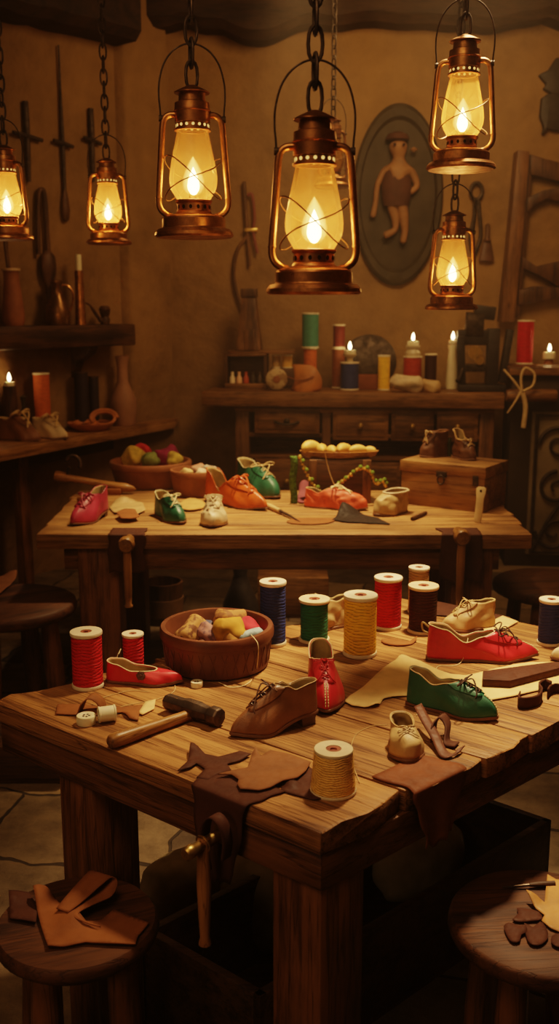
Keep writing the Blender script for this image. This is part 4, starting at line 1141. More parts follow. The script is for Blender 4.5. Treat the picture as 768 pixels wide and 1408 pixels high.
# ================================================================== leather scraps and loose things on the nearest workbench
def wobble(p, amp, f=14.0, seed=0.0):
    return amp * (0.5 + 0.5 * nz((p[0], p[1], 0), f, seed))
def scrap(name, label, cat, pts, z, mat, wave=0.004, th=0.0022, fn=None, group=None, seed=1.0, edge=0.014, f=14.0, pix=True, smooth_n=3):
    W = [at(x, y, z) for x, y in pts] if pix else [Vector(p) for p in pts]
    if smooth_n: W = spline(W, smooth_n, closed=True)
    c = sum(W, Vector()) / len(W); c.z = z
    bm = bmesh.new()
    vs = [bm.verts.new((p.x - c.x, p.y - c.y, 0)) for p in W]
    fce = bm.faces.new(vs); fce.normal_update()
    if fce.normal.z < 0: fce.normal_flip()
    bmesh.ops.triangulate(bm, faces=bm.faces[:], ngon_method='BEAUTY')
    for _ in range(6):
        es = [e for e in bm.edges if e.calc_length() > edge]
        if not es: break
        bmesh.ops.subdivide_edges(bm, edges=es, cuts=1)
        bmesh.ops.triangulate(bm, faces=[f_ for f_ in bm.faces if len(f_.verts) > 3])
    for v in bm.verts:
        w = c + v.co
        dz = 0.0004 + wobble(w, wave, f, seed)
        v.co.z = dz
        if fn: v.co = fn(w, v.co.copy())
    for f_ in bm.faces: f_.smooth = True
    me = bpy.data.meshes.new(name); bm.to_mesh(me); bm.free()
    me.materials.append(mat)
    o = bpy.data.objects.new(name, me); COL.objects.link(o); o.location = c
    solidify(o, th, 1.0)
    return tag(o, label, cat, group)
def lift_at(px, py, r, h, z=0.76):
    c = at(px, py, z)
    def fn(w, co):
        d = math.hypot(w.x - c.x, w.y - c.y)
        co.z += h * (1 - smooth01(d, 0, r)); return co
    return fn
def multi(*fs):
    def fn(w, co):
        for f in fs: co = f(w, co)
        return co
    return fn
def thread_line(label, pts, z=0.76, r=0.0008, mat=None, name='loose_thread', cat='thread', group='loose threads', n=8):
    W = [at(p[0], p[1], z + (p[2] if len(p) > 2 else 0)) + Vector((0, 0, r)) for p in pts]
    c = W[0].copy()
    m = MB(); m.tube([p - c for p in spline(W, n)], r, 6)
    return tag(m.build(name, mat or M_CORD, loc=c), label, cat, group)

scrap('leather_hide', 'large pale hide sheet lying under the green shoe', 'hide',
      [(473, 966), (500, 945), (552, 903), (600, 922), (640, 930), (700, 916), (752, 912), (820, 920), (800, 938), (742, 950), (660, 967), (600, 960), (556, 958), (527, 962), (521, 972), (500, 974)], 0.76, M_HIDE, 0.0035, 0.0016, multi(lift_at(520, 975, 0.03, 0.010), lift_at(552, 905, 0.03, 0.006)), seed=2.0, smooth_n=2)
GL = 'leather scraps by the cream cone'
scrap('leather_scrap', 'brown leather scrap with ragged edges lying beside the yarn cone', 'leather scrap',
      [(299, 1068), (318, 1063), (340, 1058), (346, 1040), (352, 1036), (358, 1043), (372, 1034), (400, 1040), (427, 1050), (420, 1062), (408, 1072), (388, 1077), (372, 1085), (356, 1089), (330, 1087), (326, 1080), (328, 1074), (318, 1068)], 0.7665, M_SCRAP, 0.005, 0.0022, lift_at(352, 1038, 0.03, 0.012), GL, 3.0, smooth_n=1)
scrap('leather_scrap', 'dark leather offcut with a hole, left of the brown scrap', 'leather scrap',
      [(244, 1063), (258, 1049), (262, 1031), (272, 1035), (282, 1040), (300, 1043), (330, 1036), (345, 1040), (330, 1048), (312, 1052), (318, 1062), (300, 1066), (286, 1075), (270, 1072), (282, 1060), (270, 1052), (262, 1058)], 0.7605, M_SCRAPD, 0.005, 0.002, lift_at(262, 1034, 0.04, 0.014), GL, 4.0, smooth_n=1)
scrap('leather_scrap', 'dark leather strip tucked under the yarn cone', 'leather scrap',
      [(383, 1088), (398, 1078), (412, 1070), (424, 1055), (432, 1062), (426, 1080), (436, 1092), (450, 1098), (430, 1101), (408, 1095)], 0.7605, M_SCRAPD, 0.0015, 0.002, multi(lift_at(402, 1082, 0.02, 0.012)), GL, 5.0, smooth_n=1)
scrap('leather_scrap', 'thin brown leather sliver between the yellow spool and the red shoe', 'leather scrap',
      [(524, 881), (540, 880), (560, 884), (573, 880), (566, 887), (545, 889), (528, 886)], 0.76, M_SCRAPO, 0.002, 0.003, lift_at(573, 880, 0.03, 0.008), None, 6.0, smooth_n=2)
scrap('leather_scrap', 'dark leather piece behind the soft tan ankle boot', 'leather scrap',
      [(560, 838), (590, 846), (640, 850), (690, 858), (700, 850), (660, 842), (610, 830), (572, 826)], 0.76, M_SCRAPD, 0.003, 0.002, None, None, 7.0, smooth_n=2)
scrap('leather_scrap', 'pale leather corner lying right of the soft tan ankle boot', 'leather scrap',
      [(662, 863), (690, 848), (712, 856), (690, 868), (668, 872)], 0.7615, M_HIDE, 0.003, 0.002, None, None, 8.0, smooth_n=1)
# brown strip curled near the two bobbins
scrap('leather_strip', 'brown leather strip lying behind the two white bobbins', 'leather strip',
      [(76, 983), (79, 970), (100, 970), (130, 972), (168, 974), (196, 970), (192, 980), (190, 992), (178, 990), (168, 981), (130, 984), (100, 984)], 0.76, M_SCRAPO, 0.002, 0.002, lift_at(180, 985, 0.03, 0.006), None, 9.0, smooth_n=1)
scrap('leather_scrap', 'small pale leather chip right of the brown strip', 'leather scrap',
      [(190, 982), (200, 966), (214, 963), (212, 976), (196, 984)], 0.7605, M_HIDE, 0.002, 0.002, None, None, 10.0, smooth_n=1)
def curl_strip(name, label, cat, path, width, mat, th=0.0024, loc=None, wvec=(0, 0, 1), group=None, taper=None):
    """a strip of leather on edge or on its side, following a path (world points, bottom edge)"""
    P_ = spline(path, 6); c = P_[0].copy(); wv = Vector(wvec)
    m = MB(); n = len(P_)
    m.grid([[p - c + wv * (width * k / 3) * (taper(i / (n - 1)) if taper else 1) for k in range(4)] for i, p in enumerate(P_)])
    o = m.build(name, mat, loc=c, angle=80); solidify(o, th, 0.0)
    return tag(o, label, cat, group)
p0 = at(116, 982); u = Vector((1, 0, 0)); v = Vector((0, 0.05, 0))
curl_strip('leather_curl', 'curled brown leather end standing behind the round white bobbin', 'leather curl',
           [at(106, 984) + Vector((0, 0, 0.003)), at(112, 984) + Vector((0, 0, 0.026)), at(122, 982) + Vector((0, 0, 0.036)), at(134, 982) + Vector((0, 0, 0.024)), at(137, 983) + Vector((0, 0, 0.004)), at(124, 986) + Vector((0, 0, 0.003))], 0.035, M_SCRAPO, wvec=(0.2, 1, 0))

# draped leather over the near left edge, with the screw vise
ed = (cF - cL).normalized(); eo = Vector((ed.y, -ed.x, 0)); eo = eo if eo.y < 0 else -eo      # along the edge, and outward
er = (cR - cF).normalized(); ero = Vector((er.y, -er.x, 0)); ero = ero if ero.x > 0 else -ero
def on_edge(px, py, a, d):
    """nearest point of the edge line through a along d to the table-top point under a pixel"""
    q = at(px, py); return a + d * (q - a).dot(d)
def drape(name, label, a, d, out, x0, x1, inside, down, mat, seed, ragged=0.02, group=None, thick=0.0028, inner=None, lo=None):
    m = MB(); nS, rows = 14, []
    r = 0.006
    path = []
    for i in range(9): path.append((-inside * (1 - i / 8), 0.0, i / 8 * 0.4))
    for i in range(1, 5):
        a_ = PI / 2 * i / 4; path.append((r * math.sin(a_), -r * (1 - math.cos(a_)), 0.4 + 0.05 * i / 4))
    for i in range(1, 15): path.append((r, -r - down * i / 14, 0.45 + 0.55 * i / 14))
    for (o, z_, t) in path:
        row = []
        for j in range(nS + 1):
            s = j / nS
            xa = x0 + (x1 - x0) * s
            if t < 0.4 and inner: xa = x0 + (x1 - x0) * (inner[0] + (inner[1] - inner[0]) * s) * (1 - t / 0.4) + (x1 - x0) * s * (t / 0.4)
            if t > 0.45 and lo:
                q = (t - 0.45) / 0.55; xa = (x0 + (x1 - x0) * s) * (1 - q) + (x0 + (x1 - x0) * (lo[0] + (lo[1] - lo[0]) * s)) * q
            wob = ragged * nz((t * 5, seed, 0), 1.0) * (1 - s) + ragged * nz((t * 5, seed + 5, 3), 1.0) * s
            zz = z_ - (0.030 * nz((s * 4, seed, 7), 1.0) * max(0, (t - 0.6)) / 0.4)
            oo_ = o + (0.004 + 0.012 * (0.5 + 0.5 * math.sin(s * 9 + seed)) * smooth01(t, 0.5, 0.9) if t > 0.42 else 0) 
            p = a + d * (xa + wob) + out * oo_ + Vector((0, 0, zz + 0.0022 + (0.002 * (0.5 + 0.5 * nz((s * 3, t * 6, seed), 1.3)) if t < 0.4 else 0)))
            row.append(p)
        rows.append(row)
    c = a + d * (x0 + x1) / 2
    m.grid([[p - c for p in r_] for r_ in rows])
    o = m.build(name, mat, loc=c, angle=80); solidify(o, thick, 0.0)
    return tag(o, label, 'leather drape', group)
xa = (at(268, 1076) - cL).dot(ed); xb = (at(342, 1108) - cL).dot(ed)
drape('leather_drape', 'dark leather flap draped over the near bench edge beside the vise', cL, ed, eo, xa, xb, 0.075, 0.165, M_SCRAPD, 1.0, 0.012, inner=(0.05, 1.15), lo=(0.25, 0.72))
xa2 = (at(566, 1089) - cF).dot(er); xb2 = (at(634, 1053) - cF).dot(er)
drape('leather_drape', 'rust leather flap draped over the right bench edge under the tiny bootie', cF, er, ero, xa2, xb2, 0.085, 0.115, leather('rust_drape_leather', (0.16, 0.052, 0.018), 0.65, spec=0.25), 2.0, 0.014, inner=(-0.1, 0.80), lo=(0.15, 0.72))
# vise: iron screw out of the apron, leather tie and tapered wooden bar
def vise(label, base, out, hz, bar_top, bar_len, tip=True, wrap=None, s=1.0, knob=True):
    t = thing('bench_vise', label, 'vise', base, math.atan2(out.y, out.x))
    m = MB()
    m.lathe([(0.001, -0.006), (0.024 * s, -0.006), (0.026 * s, 0.0), (0.022 * s, 0.012), (0.012 * s, 0.018), (0.011 * s, 0.085), (0.0135 * s, 0.088), (0.0135 * s, 0.104), (0.010 * s, 0.108), (0.001, 0.108)], 24, Matrix.Rotation(PI / 2, 4, 'Y'), cap=False)
    m.build('screw', M_BRASS if tip else M_HANDLE, t, angle=40)
    m = MB(); L_ = bar_len
    m.lathe([(0.001, 0.018), (0.011 * s, 0.016), (0.013 * s, 0.0), (0.0125 * s, -0.1 * L_), (0.0145 * s, -0.35 * L_), (0.012 * s, -0.7 * L_), (0.0095 * s, -0.92 * L_), (0.012 * s, -0.955 * L_), (0.0125 * s, -0.985 * L_), (0.008 * s, -L_), (0.001, -L_)], 20, Matrix.Translation((0.06, 0, -0.006)), cap=False)
    m.build('bar', M_HANDLEZ, t, angle=50)
    m = MB(); m.tube([(0.06 + 0.003 * math.sin(a_), 0.017 * s * math.cos(a_), 0.017 * s * math.sin(a_)) for a_ in [2 * PI * i / 20 for i in range(20)]], 0.0022 * s, 6, closed=True)
    m.build('ring', M_BRASS, t)
    return t
ev = on_edge(300, 1100, cL, ed) ; ev = cL + ed * ((at(305, 1092) - cL).dot(ed) + 0.012)
vise('iron screw vise with a long tapered wooden bar on the nearest workbench', Vector((ev.x, ev.y, 0.692)) + eo * 0.006, eo, 0, 0, 0.20, True, None, 0.95)
# leather tie twisted round the screw
c = Vector((ev.x, ev.y, 0.695)) + eo * 0.030 + ed * 0.012
path = [c + ed * 0.022 + Vector((0, 0, -0.030)), c + ed * 0.026 + Vector((0, 0, 0.005)), c + ed * 0.016 + Vector((0, 0, 0.036)), c + ed * -0.004 + Vector((0, 0, 0.046)), c + ed * -0.022 + Vector((0, 0, 0.030)), c + ed * -0.030 + Vector((0, 0, 0.0)), c + ed * -0.034 + Vector((0, 0, -0.035)), c + ed * -0.026 + Vector((0, 0, -0.075))]
curl_strip('leather_tie', 'dark leather tie looped round the vise screw', 'leather tie', path, 0.026, M_SCRAPD, 0.003, wvec=eo)

# hammer
hb = at(150, 1031, 0.76); he = at(275, 984, 0.76)
hd = (he - hb); hd.z = 0; HL = hd.length; ha = math.atan2(hd.y, hd.x)
ham = thing('hammer', 'cobbler hammer with wooden handle and dark iron head by the near bench edge', 'hammer', (hb.x, hb.y, 0.76), ha)
m = MB()
m.lathe([(0.001, 0.0), (0.010, 0.001), (0.0145, 0.006), (0.016, 0.02), (0.0155, 0.06), (0.0135, HL * 0.5), (0.0125, HL * 0.8), (0.0135, HL * 0.93), (0.001, HL * 0.93)], 20, Matrix.Translation((0, 0, 0.0165)) @ Matrix.Rotation(0.026, 4, 'Y') @ Matrix.Rotation(PI / 2, 4, 'Y'), cap=False)
m.build('handle', M_HANDLE, ham, angle=50)
p1, p2 = at(234, 975), at(299, 996); pd = (p2 - p1); pd.z = 0
ang2 = math.atan2(pd.y, pd.x) - ha
Mh = Matrix.Translation((HL * 0.915, 0.0, 0.0215)) @ Matrix.Rotation(ang2, 4, 'Z') @ Matrix.Rotation(PI / 2, 4, 'Y')
m = MB(); hl = pd.length * 0.56
m.lathe([(0.001, -hl), (0.016, -hl), (0.019, -hl + 0.006), (0.0185, -hl * 0.35), (0.0215, -hl * 0.2), (0.0215, hl * 0.25), (0.0185, hl * 0.4), (0.0175, hl * 0.62), (0.0215, hl * 0.70), (0.0215, hl - 0.004), (0.019, hl), (0.001, hl)], 8, Mh @ Matrix.Rotation(PI / 8, 4, 'Z'), cap=False)
m.build('iron_head', M_STEEL, ham, angle=25, bevel=0.0012)

# wooden wedge and curled strips at the right
wq = [at(662, 946), at(700, 948), at(768, 930), at(790, 920), at(752, 922), at(663, 934)]
cw = sum(wq, Vector()) / 6
m = MB(); m.prism([(p.x - cw.x, p.y - cw.y) for p in wq], 0, 0.020)
tag(m.build('leather_wedge', M_SCRAPD, loc=(cw.x, cw.y, 0.7625), bevel=0.003), 'dark brown pointed leather wedge lying on the pale hide', 'leather wedge')
curl_strip('leather_curl', 'brown leather strip curled like a wave near the right bench edge', 'leather curl',
           [at(714, 966), at(712, 973), at(722, 975), at(738, 971), at(744, 962), at(740, 954), at(748, 949), at(757, 952)], 0.028, M_SCRAPD, 0.003)
curl_strip('leather_curl', 'brown leather curl cut by the right edge, past the wave-shaped one', 'leather curl',
           [at(752, 960), at(756, 955), at(766, 953), at(780, 958), at(784, 966), at(772, 970)], 0.024, M_SCRAPD, 0.003)
# straps beside the tiny bootie
def strap3(label, pts, w, wv, mat=None, th=0.003):
    return curl_strip('leather_strap', label, 'leather strap', pts, w, mat or M_SCRAPD, th, wvec=wv, group=None)
strap3('flat brown leather strap leaning across the looped one, beside the tiny bootie', [at(568, 1000, 0.76) + Vector((0, 0, 0.046)), at(578, 1012) + Vector((0, 0, 0.034)), at(592, 1026) + Vector((0, 0, 0.018)), at(604, 1042) + Vector((0, 0, 0.004)), at(618, 1044) + Vector((0, 0, 0.004)), at(628, 1036) + Vector((0, 0, 0.008))], 0.026, (0.7, 0.55, 0.1), leather('mid_brown_strap', (0.12, 0.043, 0.022), 0.6, spec=0.3))
strap3('brown leather strap bent into a loop beside the tiny bootie', [at(592, 1024) + Vector((0, 0, 0.004)), at(592, 1018) + Vector((0, 0, 0.030)), at(602, 1012) + Vector((0, 0, 0.040)), at(611, 1016) + Vector((0, 0, 0.026)), at(610, 1026) + Vector((0, 0, 0.005)), at(624, 1030) + Vector((0, 0, 0.004))], 0.030, (0.5, 0.8, 0.0))
# loose threads
rb = bc + Vector((0, 0, bh))
W = [at(345, 876, 0.76 + bh) + Vector((0, 0, 0.006)), at(350, 880, 0.76 + bh) + Vector((0, 0, 0.003)), at(354, 885, 0.76 + bh * 0.98), at(355, 900, 0.76 + bh * 0.7), at(351, 925, 0.762), at(340, 940, 0.762), at(318, 945, 0.762), at(300, 938, 0.762)]
m = MB(); m.tube([p - W[0] for p in spline(W, 8)], 0.0009, 6)
tag(m.build('loose_thread', M_CORDP, loc=W[0]), 'pale thread running from the carved bowl rim onto the workbench', 'thread')
thread_line('pale thread curving across the table before the small red spool', [(128, 965), (150, 957), (180, 950), (205, 952)], mat=M_CORD, group=None)
thread_line('long pale thread from the red flat shoe to the brown strip', [(222, 914, 0.02), (236, 922, 0.012), (240, 940, 0.002), (238, 952), (215, 962), (180, 969), (150, 975), (125, 968)], mat=M_CORD, group=None)
thread_line('cream thread hanging from the long red shoe onto the hide', [(643, 878, 0.045), (640, 892, 0.03), (634, 910, 0.003), (622, 916), (604, 916), (598, 921)], mat=M_CORDP, group=None)
thread_line('fine thread looping beside the yarn cone', [(488, 1062), (494, 1076), (482, 1040, 0.001), (488, 1012), (510, 999), (532, 997)], mat=M_CORD, r=0.0006, group=None)
thread_line('short pale thread loop under the green shoe', [(572, 984), (580, 974, 0.004), (592, 972, 0.006), (606, 982)], mat=M_CORDP, group=None)
thread_line('cream cord end standing up behind the red flat shoe', [(166, 917, 0.0), (161, 905, 0.01), (166, 893, 0.03), (163, 900, 0.02)], mat=M_CORDP, group=None, r=0.0012)

# ---------------------------------------------------------------- on the stools
z0 = 0.48
scrap('leather_scrap', 'folded russet leather sheet lying on the round stool in front', 'leather scrap',
      [(46, 1236), (62, 1233), (90, 1250), (118, 1272), (140, 1268), (156, 1254), (180, 1264), (205, 1272), (190, 1290), (186, 1303), (150, 1301), (118, 1299), (90, 1304), (66, 1306), (56, 1275)], z0, M_SCRAPO, 0.008, 0.0026, multi(lift_at(52, 1240, 0.05, 0.03, z0), lift_at(66, 1306, 0.03, 0.004, z0), lift_at(100, 1262, 0.05, 0.012, z0)), None, 21.0, smooth_n=1)
scrap('leather_scrap', 'dark leather piece at the left edge of the round stool in front', 'leather scrap',
      [(12, 1228), (40, 1230), (52, 1250), (50, 1272), (30, 1268), (14, 1266)], z0, M_SCRAPD, 0.006, 0.0026, lift_at(14, 1240, 0.04, 0.01, z0), None, 22.0, smooth_n=1)
wv = Vector((0.085, -0.045, 0.0))
pts = [at(78, 1262, z0) + Vector((0, 0, 0.02)), at(92, 1250, z0) + Vector((0, 0, 0.028)), at(112, 1236, z0) + Vector((0, 0, 0.042)), at(126, 1226, z0) + Vector((0, 0, 0.047)), at(134, 1226, z0) + Vector((0, 0, 0.036)), at(128, 1238, z0) + Vector((0, 0, 0.024)), at(108, 1250, z0) + Vector((0, 0, 0.022)), at(92, 1262, z0) + Vector((0, 0, 0.018)), at(104, 1272, z0) + Vector((0, 0, 0.014)), at(122, 1276, z0) + Vector((0, 0, 0.012))]
curl_strip('leather_curl', 'russet leather piece folded over itself on the round stool in front', 'leather curl', pts, 0.5, M_SCRAPO, 0.0026, wvec=wv * 1.1, taper=lambda t: 0.55 + 0.45 * math.sin(PI * min(1, t * 1.3)))
scrap('leather_scrap', 'pale star-shaped leather cut-out on the right front stool', 'leather scrap',
      [(722, 1237), (736, 1239), (748, 1244), (750, 1222), (752, 1205), (764, 1212), (778, 1214), (800, 1228), (806, 1260), (796, 1290), (776, 1286), (756, 1278), (744, 1268), (748, 1260), (736, 1252)], z0, leather('pale_orange_leather', (0.46, 0.22, 0.062), 0.6), 0.006, 0.002, lift_at(722, 1237, 0.04, 0.016, z0), None, 23.0, smooth_n=1)
GQ = 'dark leather cut-outs on the right front stool'
for lb, pts in (('dark two-lobed leather cut-out on the right front stool', [(692, 1276), (700, 1272), (712, 1276), (722, 1276), (724, 1284), (716, 1288), (714, 1297), (704, 1298), (697, 1290)]),
                ('dark heart-shaped leather cut-out beside the two-lobed one', [(720, 1272), (732, 1278), (742, 1270), (750, 1278), (753, 1291), (744, 1301), (732, 1302), (724, 1294)]),
                ('dark leather cut-out at the right edge, under the pale star', [(758, 1290), (768, 1286), (785, 1290), (786, 1302), (770, 1306), (758, 1300)]),
                ('dark leaf-shaped leather cut-out behind the heart-shaped one', [(704, 1266), (712, 1258), (710, 1251), (724, 1252), (740, 1256), (745, 1266), (730, 1268), (714, 1269)])):
    scrap('leather_cutout', lb, 'leather cut-out', pts, z0, M_SCRAPD, 0.004, 0.0024, None, GQ, 24.0 + len(lb), smooth_n=2)
a, b = at(690, 1222, z0), at(775, 1218, z0)
d = b - a
t = thing('awl', 'dark awl lying at the back of the right front stool', 'awl', a, math.atan2(d.y, d.x))
m = MB(); m.lathe([(0.001, 0), (0.004, 0.002), (0.0055, 0.02), (0.006, 0.055), (0.001, 0.056)], 14, Matrix.Translation((0.055, 0, 0.006)) @ Matrix.Rotation(PI / 2, 4, 'Y'), cap=False, sx=1.0); m.build('handle', M_DARKWOOD, t)
m = MB(); m.tube([(0, 0, 0.003), (0.03, 0, 0.0045), (0.058, 0, 0.006)], [0.001, 0.0025, 0.003], 8); m.build('blade', M_STEEL, t)
scrap('leather_scrap', 'curled leather offcut on the round stool by the far table', 'leather scrap', [(-10, 800), (10, 793), (24, 792), (20, 800), (8, 812), (-4, 820), (-14, 818)], 0.50, M_SCRAP, 0.01, 0.004, lift_at(22, 793, 0.06, 0.02, 0.50), None, 31.0, smooth_n=2)

# ================================================================== on the far table
# chest
q0, q1 = at(548, 692), at(665, 706); cd = (q1 - q0); cd.z = 0; cl_ = cd.length
cang = math.atan2(cd.y, cd.x)
CH = thing('wooden_chest', 'plain wooden chest with a metal latch at the right end of the far table', 'chest', (q0.x, q0.y, 0.76), cang)
CHH = aty(665, 643, q1.y).z - 0.76; cdep = 0.27
m = MB(); m.box(0.006, cl_ - 0.006, 0.006, cdep - 0.006, 0, CHH * 0.74); m.build('body', M_CHEST, CH, bevel=0.003)
m = MB(); m.tone = 0.8; m.box(0, cl_, 0, cdep, CHH * 0.745, CHH); m.build('lid', M_CHEST, CH, bevel=0.004)
m = MB(); m.box(cl_ * 0.44, cl_ * 0.56, -0.004, 0.002, CHH * 0.70, CHH * 0.82)
m.tube([(cl_ * 0.50 + 0.016 * math.cos(a_), -0.007, CHH * 0.64 + 0.02 * math.sin(a_)) for a_ in [2 * PI * i / 16 for i in range(16)]], 0.0035, 6, closed=True)
m.build('latch', M_IRON, CH, bevel=0.001)
m = MB(); m.box(cl_ * 0.86, cl_ * 0.92, -0.004, 0.002, CHH * 0.58, CHH * 0.80); m.build('latch', M_IRON, CH, bevel=0.001)
zc = 0.76 + CHH
M_LBOOT = leather('boot_leather', (0.13, 0.055, 0.025), 0.45)
shoe('baby_boot', 'dark brown little boot on the chest, left of its mate', 'pair of little boots on the wooden chest', (606, 627), (577, 629), Wf=0.52, Hh=0.78, Hs=0.74, Hf=0.76, Ht=0.26, thr=0.62, wr=0.85, toe_sharp=0.1, mat=M_LBOOT, trim=M_LBROWN, lace=M_LTAN, bow=1.3, seed=41.0, z=zc, crumple=0.9, cat='boot', lace_r=0.003, rows=2, trim_r=0.004, L=0.145)
shoe('baby_boot', 'dark brown little boot with open laces on the chest, right of its mate', 'pair of little boots on the wooden chest', (627, 629), (652, 634), Wf=0.52, Hh=0.86, Hs=0.58, Hf=0.55, Ht=0.28, thr=0.56, wr=0.85, toe_sharp=0.1, mat=M_LBOOT, trim=M_LTAN, lace=M_LTAN, bow=1.3, seed=42.0, z=zc, crumple=0.9, cat='boot', lace_r=0.003, rows=2, trim_r=0.004, L=0.145)
c = at(617, 627, zc); m = MB(); m.lathe([(0.001, 0), (0.010, 0), (0.011, 0.02), (0.008, 0.045), (0.010, 0.07), (0.006, 0.085), (0.001, 0.087)], 14, cap=False)
tag(m.build('small_bottle', plain('dark_green_glass', (0.03, 0.05, 0.015), 0.2, 0.6), loc=c), 'thin dark green bottle between the two little boots', 'bottle')
# bone paddle leaning on the chest front
c = at(656, 719); tgt = Vector((c.x - 0.01, c.y + 0.02, 0)) 
t = thing('bone_folder', 'pale bone tool with a hole, leaning against the chest', 'bone tool', (c.x, c.y, 0.762), cang + 0.05)
m = MB()
out_ = [(-0.014, 0), (0.014, 0), (0.016, 0.02), (0.0165, 0.10), (0.021, 0.125), (0.022, 0.142), (0.012, 0.150), (-0.012, 0.150), (-0.022, 0.142), (-0.021, 0.125), (-0.0165, 0.10), (-0.016, 0.02)]
tilt = Matrix.Rotation(-0.22, 4, 'X') @ Matrix(((1, 0, 0, 0), (0, 0, -1, 0), (0, 1, 0, 0), (0, 0, 0, 1)))
m.prism(out_, -0.003, 0.003, tilt); m.build('body', plain('bone', (0.72, 0.53, 0.28), 0.5, 0.4, 0.2), t, bevel=0.0015)
m = MB(); m.lathe([(0.0001, 0.0028), (0.0055, 0.0028), (0.0055, 0.0036), (0.0001, 0.0036)], 16, tilt @ Matrix.Translation((0, 0.132, 0)), cap=False); m.build('hole', M_HOLE, t)
# tray of rolls on a dark box
k0_, k1_ = at(426, 692), at(508, 692)
bx = thing('dark_box', 'dark box standing on the far table under the tray of yellow rolls', 'box', (k0_.x, k0_.y + 0.0, 0.76), 0)
bxh = aty(430, 632, k0_.y).z - 0.76; bwid = (k1_ - k0_).length
m = MB(); m.box(0, bwid, 0, 0.16, 0, bxh); m.build('body', M_DARKWOOD, bx, bevel=0.004)
m = MB(); m.box(bwid - 0.035, bwid + 0.004, -0.006, 0.166, 0, bxh - 0.002); m.build('end_post', M_BENCHZ, bx, bevel=0.004)
m = MB(); m.box(-0.004, 0.03, -0.006, 0.166, 0, bxh - 0.002); m.build('end_post', M_BENCHZ, bx, bevel=0.004)
tz = 0.76 + bxh
t0_, t1_ = aty(412, 628, k0_.y - 0.02), aty(523, 628, k0_.y - 0.02)
tr = thing('bread_tray', 'shallow wooden tray of yellow rolls on top of the dark box', 'tray', ((t0_.x + t1_.x) / 2, k0_.y + 0.07, tz), 0)
tw = (t1_.x - t0_.x) / 2
m = MB(); m.lathe([(0.001, 0), (tw * 0.80, 0), (tw * 0.92, 0.010), (tw, 0.032), (tw * 0.97, 0.033), (tw * 0.88, 0.016), (tw * 0.6, 0.012), (0.001, 0.011)], 44, cap=False, sy=0.40)
m.build('body', M_HANDLE, tr, angle=50)
YR = plain('yellow_roll', (0.72, 0.45, 0.12), 0.55, 0.4, 0.25, 25, 0.3)
rc = [(428, 608, 0.052, 0.034, 0.5), (445, 607, 0.048, 0.026, 1.4), (459, 609, 0.046, 0.023, 1.5), (474, 610, 0.050, 0.027, 0.9), (492, 611, 0.044, 0.024, 0.2), (508, 614, 0.032, 0.020, -0.3)]
for i, (px, py, l_, r_, rz) in enumerate(rc):
    p = aty(px, py, tr.location.y - 0.015 + 0.01 * (i % 2)); m = MB()
    rows_ = []
    for k in range(13):
        u_ = k / 12; e = max(0.02, math.sin(PI * u_) ** 0.55)
        cx = (u_ - 0.5) * 2 * l_; bend = 0.25 * l_ * (1 - (2 * u_ - 1) ** 2)
        rows_.append([Vector((cx, bend + r_ * e * math.cos(a_), r_ + r_ * e * math.sin(a_))) for a_ in [2 * PI * j / 16 for j in range(16)]])
    m.grid(rows_, closed_v=True, cap0=True, cap1=True)
    tag(m.build('yellow_roll', YR, loc=(p.x, p.y, tz + 0.0125), rotz=rz), ['fat yellow roll at the left end of the wooden tray', 'plump upright-looking yellow roll, second from the tray left end', 'yellow roll third from the tray left end', 'yellow roll just right of the tray middle', 'slim yellow roll second from the tray right end', 'smallest yellow roll at the tray right end'][i], 'roll', 'yellow rolls on the tray')
# bead garland draped from the tray
gy = k0_.y - 0.035
gp = [aty(412, 628, gy + 0.0), aty(420, 648, gy), aty(432, 668, gy), aty(447, 678, gy - 0.005), aty(462, 668, gy), aty(478, 656, gy), aty(494, 644, gy), aty(508, 648, gy), aty(516, 664, gy), aty(526, 661, gy), aty(530, 668, gy)]
sp = spline(gp, 8); c0 = sp[0].copy()
g = thing('bead_garland', 'gold and green bead garland hanging from the tray of yellow rolls', 'garland', c0)
BG = metal('gold_bead', (0.62, 0.42, 0.10), 0.3, 0.4, 0.7)
m = MB(); m.tube([p - c0 for p in sp], 0.0032, 6); m.build('cord', BG, g)
m = MB(); GB = plain('green_bead', (0.14, 0.22, 0.03), 0.3, 0.5)
for i, p in enumerate(sp[::2]):
    r_ = 0.0085 if i % 3 else 0.0105
    m.lathe([(0.0001, -r_), (r_ * 0.7, -r_ * 0.7), (r_, 0), (r_ * 0.7, r_ * 0.7), (0.0001, r_)], 10, Matrix.Translation(p - c0 + Vector((0, -0.003, 0))), cap=False)
m.build('beads', BG, g)
m = MB()
for i, p in enumerate(sp[3::5]):
    r_ = 0.010
    m.lathe([(0.0001, -r_), (r_ * 0.7, -r_ * 0.7), (r_, 0), (r_ * 0.7, r_ * 0.7), (0.0001, r_)], 10, Matrix.Translation(p - c0 + Vector((0.004, -0.006, 0.008))), cap=False)
g2 = m.build('green_beads', GB, g); g2['kind'] = 'stuff'
cp = [aty(446, 618, gy - 0.02), aty(450, 640, gy - 0.01), aty(458, 664, gy - 0.015), aty(470, 685, gy - 0.02), aty(478, 695, gy - 0.03)]
m = MB(); m.tube([p - cp[0] for p in spline(cp, 6)], 0.0022, 6)
tag(m.build('loose_thread', M_CORD, loc=cp[0]), 'pale cord hanging from the tray in front of the dark box', 'cord')
